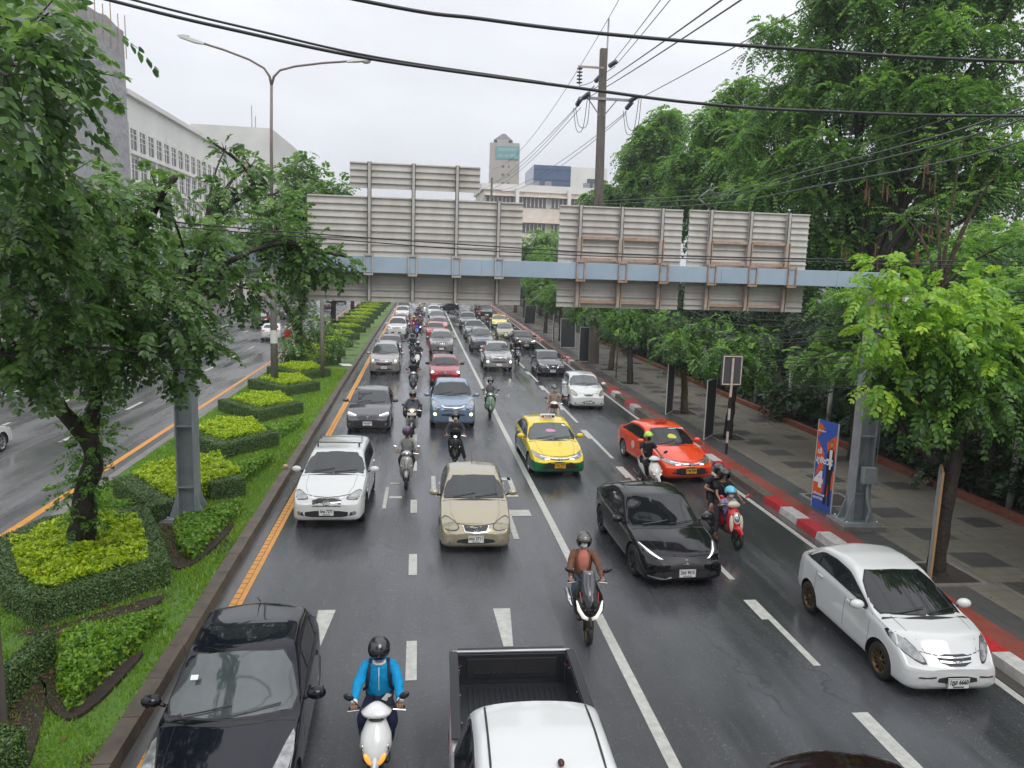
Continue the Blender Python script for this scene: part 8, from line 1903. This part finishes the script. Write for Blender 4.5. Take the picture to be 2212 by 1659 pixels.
place(p4, [(22.5, 22, .1, 0, 1.0), (23.0, 29, .1, 2, 1.05), (23.5, 47, .1, 4, 1.2), (18.6, 118, .1, 1, 1.5), (16.2, 104, .1, 3, 1.15), (15.8, 14.6, .1, 1, .78), (17.0, 19.8, .1, 3, .8), (15.2, 24.2, .1, 5, .74), (17.0, 11.0, .1, 2, .85)],
      ['mid green tree above the dark ones near the gantry', 'mid green tree above the dark ones behind the poster', 'mid green tree under the second rain tree', 'tall mid green tree filling the gap between the sign boards', 'lower mid green tree in the gap between the sign boards', 'leafy tree rising behind the young-leaved tree at the right', 'leafy tree between the gantry post and the right edge', 'leafy tree hanging over the pavement right of the banded sign pole', 'leafy tree at the far right edge of the picture'])

def shrubs():
    lab = ['%s' % s for s in ('low dark shrub by the brick border nearest the right edge', 'low dark shrub by the brick border behind the young-leaved tree', 'low shrub by the brick border behind the gantry foot', 'low shrub by the brick border right of the blue poster', 'low shrub by the brick border left of the blue poster', 'low shrub by the brick border behind the banded sign pole', 'low shrub by the brick border beyond the banded sign pole', 'low shrub by the brick border level with the white hatchback', 'low shrub by the brick border beyond the white hatchback', 'low shrub by the brick border near the steel post', 'low shrub by the brick border near the power pole', 'low shrub by the brick border beyond the power pole', 'low shrub by the brick border near the torn poster', 'low shrub by the brick border far along', 'low shrub by the brick border farther still', 'last low shrub by the brick border')]
    r = empty('border_shrub', (0, 0, 0), 0, lab[0], 'shrub', 'dark shrubs behind the brick border'); rng = np.random.default_rng(41)
    bl = [(rng.uniform(-.7, .9), rng.uniform(-2, 2), rng.uniform(.4, 1.2), .75, .6) for _ in range(14)]
    O, D, T = cloud(rng, bl, 130, .35, .8, .1); V, F, T = sprays(rng, O, D, 4, .32, .17, .6, False, .8, T); foliage('leaves', V, F, T, LM_DARK, r)
    q = MB(); q.mat(M_BARK)
    for (x, y, z, a, c) in bl: q.tube([(x * .3, y * .8, -.1), (x, y, z)], [.03, .01], 5)
    q.build('stems', None, r)['kind'] = 'stuff'
    place(r, [(17.6, 10 + 4.1 * i, .12, (i % 3) * .4 - .3 + (math.pi if i % 2 else 0), 1 + .1 * (i % 2)) for i in range(16)], lab)
    # fence posts among the shrubs
    p = empty('fence_post', (0, 0, 0), 0, 'white round post standing among the shrubs', 'post', 'white posts behind the brick border'); b = MB(); b.mat(mat('whitewashed_post', (.50, .50, .47), .7, noise=(5, (.30, .29, .26), 1))); b.tube([(0, 0, 0), (0, 0, 2.5)], [.09, .085], 10); b.build('shaft', None, p)
    pl = ['white post among the shrubs nearest the right edge', 'white post right of the young-leaved tree trunk', 'white post between the gantry and the young-leaved tree', 'white post left of the gantry column', 'white post right of the blue poster', 'white post behind the blue poster', 'white post right of the banded sign pole', 'white post behind the banded sign pole', 'white post left of the banded sign pole', 'white post level with the white hatchback', 'white post beyond the white hatchback', 'white post near the slim steel post', 'white post near the power pole', 'white post far along the border']
    place(p, [(16.85, 12.6 + 3.05 * i * (1 + .012 * i), .12, 0, 1) for i in range(14)], pl)
shrubs()

def median_green():
    rng = np.random.default_rng(51)
    def carpet(area, z0, dz, k, size, lm, name, parent, wall=None, upr=.6):
        """leaf-sized faces over the top (and sides) of a planted shape; area = polygon"""
        xs = [p[0] for p in area]; ys = [p[1] for p in area]; P = []
        while len(P) < k:
            c = rng.uniform((min(xs), min(ys)), (max(xs), max(ys)), (k, 2)); P += [q for q in c if inside(q, area)]
        P = np.array(P[:k]); z = z0 + dz * (np.sin(P[:, 0] * 6 + 1) * np.sin(P[:, 1] * 7) * .5 + .5) + rng.uniform(-.05, .05, k) * (dz * 8 if dz > .05 else .4)
        N = rng.normal(0, upr, (k, 3)) + np.array([0, 0, 1.0]); C = np.column_stack([P, z])
        n = len(area)
        if wall:
            kw = wall; per = [math.hypot(area[(i + 1) % n][0] - area[i][0], area[(i + 1) % n][1] - area[i][1]) for i in range(n)]; tot = sum(per); C2 = []; N2 = []
            for i in range(n):
                m_ = int(kw * per[i] / tot); t = rng.uniform(0, 1, (m_, 1)); a = np.array(area[i]); b_ = np.array(area[(i + 1) % n]); e = b_ - a; nn = np.array([e[1], -e[0]]) / (np.linalg.norm(e) + 1e-9)
                q = a + e * t + nn * rng.uniform(-.01, .03, (m_, 1)); C2.append(np.column_stack([q, rng.uniform(.0, z0 + .02, m_)])); N2.append(np.column_stack([np.repeat(nn[None], m_, 0), np.full(m_, .3)]) + rng.normal(0, upr, (m_, 3)))
            C = np.concatenate([C] + C2); N = np.concatenate([N] + N2)
        N /= np.linalg.norm(N, axis=1, keepdims=True); A = np.cross(N, rng.normal(0, 1, N.shape)); A /= np.linalg.norm(A, axis=1, keepdims=True); B = np.cross(N, A); s = size * rng.uniform(.6, 1.2, (len(C), 1))
        V = np.stack([C - A * s, C - B * s * .5 - A * s * .1, C + A * s, C + B * s * .5 - A * s * .1], 1); F = np.arange(len(C))[:, None] * 4 + np.array([[0, 1, 2, 3]])
        return foliage(name, V.reshape(-1, 3), F, np.repeat(rng.uniform(0, 1, len(C)), 4), lm, parent)
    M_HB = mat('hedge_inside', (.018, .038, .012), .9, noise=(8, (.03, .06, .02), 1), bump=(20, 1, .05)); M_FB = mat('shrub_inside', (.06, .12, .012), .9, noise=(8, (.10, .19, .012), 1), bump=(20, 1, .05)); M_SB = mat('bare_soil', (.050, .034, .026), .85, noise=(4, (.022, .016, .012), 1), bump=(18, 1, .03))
    def hedge(pieces, label, h, dens, size, group, name='clipped_hedge'):
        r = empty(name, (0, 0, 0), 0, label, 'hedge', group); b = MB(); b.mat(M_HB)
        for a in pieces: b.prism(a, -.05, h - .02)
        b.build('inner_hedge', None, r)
        allv = []
        for i, a in enumerate(pieces):
            ar = abs(sum(a[j][0] * a[(j + 1) % len(a)][1] - a[(j + 1) % len(a)][0] * a[j][1] for j in range(len(a)))) / 2; pr = sum(math.hypot(a[(j + 1) % len(a)][0] - a[j][0], a[(j + 1) % len(a)][1] - a[j][1]) for j in range(len(a)))
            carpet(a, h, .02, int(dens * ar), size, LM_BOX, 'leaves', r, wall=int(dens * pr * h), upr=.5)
        return r
    def bed(area, label, h, dens, size, lm, group, name='lime_shrub_bed', dz=.17):
        r = empty(name, (0, 0, 0), 0, label, 'shrub bed', group); b = MB(); b.mat(M_FB if lm is LM_FILL else M_FB); cx = sum(p[0] for p in area) / len(area); cy = sum(p[1] for p in area) / len(area)
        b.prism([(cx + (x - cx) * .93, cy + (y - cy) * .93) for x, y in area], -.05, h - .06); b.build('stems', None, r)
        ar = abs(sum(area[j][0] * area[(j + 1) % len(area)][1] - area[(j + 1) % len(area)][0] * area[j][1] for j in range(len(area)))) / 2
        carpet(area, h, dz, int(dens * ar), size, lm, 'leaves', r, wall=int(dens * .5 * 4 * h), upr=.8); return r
    GH, GF, GT = 'clipped chevron hedges on the median', 'lime green shrub beds behind the hedges', 'light green triangular shrub beds'
    # each path: outer and inner polygons with anticlockwise order
    def arm(p, q, t):        # a bar of thickness t to the left of p->q
        d = Vector((q[0] - p[0], q[1] - p[1])); n = Vector((-d.y, d.x)).normalized() * t; return [(p[0], p[1]), (q[0], q[1]), (q[0] + n.x, q[1] + n.y), (p[0] + n.x, p[1] + n.y)]
    # bed 1: closed ring
    ring_o = [(-8.79, 15.6), (-7.41, 13.41), (-6.48, 12.66), (-4.91, 14.4), (-5.3, 15.4), (-6.48, 17.78), (-7.17, 17.78), (-8.44, 17.09)]
    c = (-6.85, 15.25); ring_i = [(c[0] + (x - c[0]) * .78, c[1] + (y - c[1]) * .80) for x, y in ring_o]
    pcs = [[ring_o[i], ring_o[(i + 1) % 8], ring_i[(i + 1) % 8], ring_i[i]] for i in range(8)]
    h = hedge(pcs, 'nearest clipped hedge ringing the median tree trunk', .50, 2600, .026, GH); h.location.z = .18
    f = bed([(x, y) for x, y in ring_i], 'lime green shrubs inside the nearest hedge ring around the trunk', .46, 1500, .052, LM_FILL, GF); f.location.z = .18
    # bed 2 around the gantry post
    pcs = [arm((-8.26, 20.31), (-6.37, 17.84), .48), arm((-6.37, 17.84), (-6.03, 18.42), .3), arm((-5.59, 19.73), (-4.81, 20.17), .5), arm((-4.86, 20.17), (-5.35, 21.29), .4)]
    h = hedge(pcs, 'clipped hedge interrupted by the gantry post plinth', .50, 2400, .028, GH); h.location.z = .18
    f = bed([(-7.97, 20.80), (-6.17, 18.57), (-5.59, 20.02), (-5.05, 20.70), (-6.12, 22.65), (-7.00, 22.74)], 'lime green shrubs behind the gantry post', .46, 1200, .055, LM_FILL, GF); f.location.z = .18
    # chevron prototypes
    def chev(dens, size): return hedge([arm((-2.1, 2.5), (.05, 0), .46), arm((.05, 0), (1.5, 2.05), .46)], '', .50, dens, size, GH), bed([(-1.6, 2.6), (0, .75), (1.05, 2.2), (.2, 4.0), (-.9, 4.2)], '', .50, dens * .45, size * 1.9, LM_FILL, GF, dz=.16)
    ys = [23.9, 29.7, 35.5, 40.4, 46.0]; hs, fs = chev(2200, .030); HL = ['second chevron hedge beyond the gantry post' if False else s for s in ('chevron hedge first beyond the gantry post', 'chevron hedge second beyond the gantry post', 'chevron hedge at the foot of the street lamp', 'chevron hedge just beyond the street lamp', 'chevron hedge at the trunk of the far median tree')]
    FL = ['lime shrubs first beyond the gantry post', 'lime shrubs second beyond the gantry post', 'lime shrubs beside the street lamp foot', 'lime shrubs just beyond the street lamp', 'lime shrubs at the trunk of the far median tree']
    sp = [(interp(KERB, y) - 2.45, y, .18, 0, 1.0) for y in ys]; place(hs, sp, HL); place(fs, sp, FL)
    hs2, fs2 = chev(900, .048); n2 = ['sixth', 'seventh', 'eighth', 'ninth', 'tenth', 'eleventh', 'twelfth', 'thirteenth', 'fourteenth', 'fifteenth']
    ys2 = [50.5, 56.5, 62.7, 70, 76, 81.7, 88.5, 95.3, 103, 109, 117, 125]
    words = ['first', 'second', 'third', 'fourth', 'fifth', 'sixth', 'seventh', 'eighth', 'ninth', 'tenth', 'eleventh', 'twelfth']
    sp = [(interp(KERB, y) - 2.6, y, .18, 0, 1.0 + .003 * (y - 50)) for y in ys2]; place(hs2, sp, ['%s chevron hedge in the far row beyond the median tree' % w for w in words]); place(fs2, sp, ['%s lime shrub mound in the far row beyond the median tree' % w for w in words])
    for ar, lb, sz, d in (([(-5.81, 12.10), (-5.20, 10.59), (-4.81, 10.11), (-4.49, 12.83)], 'light green triangular shrub bed by the kerb, nearest the footbridge', .055, 1500), ([(-5.81, 17.50), (-5.20, 15.94), (-4.81, 15.45), (-4.57, 18.95), (-4.76, 19.05)], 'light green triangular shrub bed right of the gantry plinth', .055, 1300), ([(-5.83, 22.26), (-5.15, 21.19), (-4.76, 23.91)], 'light green triangular shrub bed first beyond the gantry post', .055, 1100), ([(-5.93, 27.80), (-5.15, 26.83), (-4.76, 29.55)], 'light green triangular shrub bed second beyond the gantry post', .06, 800), ([(-8.55, 17.11), (-7.68, 17.88), (-7.10, 19.05), (-7.97, 18.86)], 'yellow-green shrubs left of the median tree trunk', .055, 1000)):
        f = bed(ar, lb, .27, d, sz, LM_TRI, GT, 'triangular_shrub_bed', .08); f.location.z = .18
    h = hedge([arm((-6.42, 8.16), (-4.76, 6.90), .5), arm((-7.39, 9.33), (-6.03, 8.36), .5)], 'hedge corner at the bottom left edge of the picture', .5, 2400, .028, GH); h.location.z = .18
    h = hedge([[(-6.12, 7.39), (-4.96, 7.39), (-4.86, 9.04), (-5.59, 9.23)], [(-5.93, 9.72), (-5.69, 9.72), (-5.69, 11.57), (-5.93, 11.57)]], 'low hedge block beside the brown concrete post', .55, 2400, .028, GH); h.location.z = .15
    # bare soil patches
    def soil(area): 
        b = MB(); b.mat(M_SB); a = chaikin(area, 2); b.prism(a, .12, .247); tag(b.build('soil', None), None, None, None, 'structure')
    soil([(-6.71, 12.54), (-6.03, 12.15), (-5.44, 12.73), (-4.76, 13.61), (-4.86, 14.00), (-6.32, 12.54)]); soil([(-6.12, 11.76), (-5.05, 10.01), (-4.57, 9.91), (-4.37, 12.25), (-4.86, 10.59), (-5.73, 11.47)]); soil([(-6.22, 17.11), (-5.35, 15.26), (-4.67, 15.07), (-4.42, 18.47), (-5.25, 17.40), (-5.64, 18.37), (-6.32, 18.08)]); soil([(-6.03, 10.50), (-5.15, 8.75), (-4.67, 8.46), (-5.15, 10.11), (-5.64, 11.18)])
    # brown fallen leaves
    k = 900; C = np.column_stack([rng.normal(-5.75, .35, k), rng.uniform(9.2, 19.5, k), rng.uniform(.255, .275, k)]); s = rng.uniform(.02, .05, (k, 1)); a = rng.uniform(0, 6.28, (k, 1)); A = np.concatenate([np.cos(a), np.sin(a), rng.uniform(-.3, .3, (k, 1))], 1) * s; B = np.concatenate([-np.sin(a), np.cos(a), rng.uniform(-.3, .3, (k, 1))], 1) * s * .6
    V = np.stack([C - A, C - B, C + A, C + B], 1).reshape(-1, 3); o = link('fallen_leaves', np_mesh('fallen_leaves', V, np.arange(k * 4).reshape(-1, 4), mat('dead_leaf', (.10, .04, .02), .8, island=[(.05, .02, .015), (.12, .045, .025), (.20, .09, .05)]))); tag(o, 'brown fallen leaves scattered over the soil between the hedges', 'fallen leaves', None, 'stuff')
    # small leaves blown over the pavement and gutter
    k = 700; xl = 9.9 + 6.0 * rng.uniform(0, 1, k) ** 1.3; yl = 9 + 45 * rng.uniform(0, 1, k) ** 1.4; zl = np.where(xl < 10.35, .20, .19); s = rng.uniform(.015, .04, (k, 1)); a = rng.uniform(0, 6.28, (k, 1)); C = np.column_stack([xl, yl, zl]); A = np.concatenate([np.cos(a), np.sin(a), 0 * a], 1) * s; B = np.concatenate([-np.sin(a), np.cos(a), 0 * a + .15], 1) * s * .6
    V = np.stack([C - A, C - B, C + A, C + B], 1).reshape(-1, 3); o = link('fallen_leaves', np_mesh('fallen_leaves', V, np.arange(k * 4).reshape(-1, 4), mat('pavement_leaf', (.10, .08, .03), .7, island=[(.05, .03, .015), (.14, .11, .03), (.10, .15, .03)]))); tag(o, 'small leaves blown over the pavement beside the kerb', 'fallen leaves', None, 'stuff')
    # grass blades
    k = 150000; y = 6 + 40 * rng.uniform(0, 1, k) ** 1.7; xa = np.interp(y, [p[0] for p in LYEL], [p[1] + .92 for p in LYEL]); xb = np.interp(y, [p[0] for p in KERB], [p[1] - .27 for p in KERB]); t = rng.uniform(0, 1, k); x = xa + (xb - xa) * t
    patch = np.sin(x * 2.1 + np.sin(y * 1.3) * 2) * np.sin(y * .9 + x) + rng.normal(0, .35, k); keep = patch < .75; x, y, t, patch = x[keep], y[keep], t[keep], patch[keep]; k = len(x)
    z = .16 + .06 * np.sin(np.pi * t); hgt = rng.uniform(.03, .085, k) * (1 + .006 * y); w = .008 + .0006 * y; a = rng.uniform(0, 6.28, k); dx = np.cos(a) * w; dy = np.sin(a) * w; lx = rng.normal(0, .03, k); ly = rng.normal(0, .03, k)
    V = np.stack([np.column_stack([x - dx, y - dy, z - .01]), np.column_stack([x + dx, y + dy, z - .01]), np.column_stack([x + lx, y + ly, z + hgt])], 1).reshape(-1, 3)
    me = np_mesh('grass', V, np.arange(k * 3).reshape(-1, 3), LM_GRASS, n=3); at = me.attributes.new('tone', 'FLOAT', 'POINT'); at.data.foreach_set('value', np.repeat(np.clip(.5 - patch * .3, 0, 1), 3).astype(np.float32)); tag(link('grass', me), 'short green grass growing over the median', 'grass', None, 'stuff')
median_green()

def left_trees():
    rng = np.random.default_rng(61)
    r = empty('median_tree', (0, 0, 0), 0, 'dark forked median tree beyond the street lamp', 'tree', 'trees on and beyond the median')
    b = MB(); b.mat(M_BARK); limb(b, [(-8.0, 48.6, .1), (-7.95, 48.6, 1.2), (-8.1, 48.4, 2.6)], .34, .30, 10); b.build('trunk', None, r)
    for pts in ([(-8.1, 48.4, 2.5), (-9.0, 48.2, 4.2), (-10.2, 48.5, 5.6), (-10.8, 48.5, 8.5)], [(-8.1, 48.4, 2.5), (-7.6, 48.4, 5.0), (-7.6, 48.2, 7.5), (-6.8, 48.2, 10)]):
        q = MB(); q.mat(M_BARK); limb(q, pts, .24, .08, 8); q.build('limb', None, r)
    O, D, T = cloud(rng, B_TREE2, 75, .3, .8, -.3); V, F, T = sprays(rng, O, D, 5, .75, .30, .8, False, .85, T); foliage('crown', V, F, T, LM_MAT, r)
    O, D, T = cloud(rng, B_TREE2L, 90, .3, .8, -.2); V, F, T = sprays(rng, O, D, 4, .5, .22, .8, False, .85, np.clip(T + .1, 0, 1)); foliage('lower_shoots', V, F, T, LM_MAT, r)
    p = generic_tree('roadside_tree', '', 'trees on and beyond the median', 62, 4.5, ring_blobs(9, 14, 3.2, 4.5, 9.5, 1.5), .25, 80, 5, .8, .30, LM_MAT)
    place(p, [(-9.2, 76, .15, 0, 1.0), (-26, 40, .15, 1, 1.1), (-26.5, 58, .15, 2, 1.15), (-27, 76, .15, 3, 1.1), (-27.5, 96, .15, 4, 1.2), (-28, 118, .15, 5, 1.2), (-29, 145, .15, 1, 1.4), (-25.5, 24, .15, 2, 1.1), (-10.5, 110, .15, 4, 1.0), (-31, 175, .15, 4, 1.8), (-20, 230, .15, 1, 2.6), (-6, 235, .15, 3, 2.4), (8, 190, .15, 5, 1.6)],
          ['median tree hidden behind the sign boards, third from the front', 'far pavement tree second from the footbridge across the other road', 'far pavement tree third from the footbridge across the other road', 'far pavement tree fourth across the other road', 'far pavement tree fifth across the other road', 'far pavement tree sixth across the other road', 'far pavement tree seventh across the other road', 'far pavement tree nearest the footbridge across the other road', 'last median tree behind the sign boards', 'distant tree at the end of the far pavement', 'distant tree closing the far road on the left', 'distant tree closing the road behind the sign boards', 'distant tree left of the long cream building'])
left_trees()
def trees_behind():
    rng = np.random.default_rng(71)
    bl = [(rng.uniform(-8, -3.2), rng.uniform(-7, 1.2), rng.uniform(7.6, 11.5), 1.5, 1.0) for _ in range(16)]
    r = empty('bridge_side_tree', (0, 0, 0), 0, 'tree beside the footbridge, seen only as a dark reflection in the estate car', 'tree'); trunk_multi(r, (-7.2, -3.5, .1), bl, .3, seed=5)
    O, D, T = cloud(rng, bl, 90, .2, .8, -.3); V, F, T = sprays(rng, O, D, 5, .5, .2, .5, False, .9, T); foliage('crown', V, F, T, LM_MAT, r)
    bl = [(rng.uniform(8, 19), rng.uniform(-16, -2.5), rng.uniform(5, 15), 2.4, 1.6) for _ in range(22)]
    r = empty('bridge_side_tree', (0, 0, 0), 0, 'large tree on the pavement side behind the footbridge, seen only in reflections', 'tree'); trunk_multi(r, (13.5, -9, .1), bl, .4, seed=6)
    O, D, T = cloud(rng, bl, 55, .2, .8, -.3); V, F, T = sprays(rng, O, D, 5, .8, .34, .5, False, .9, T); foliage('crown', V, F, T, LM_MAT, r)
trees_behind()
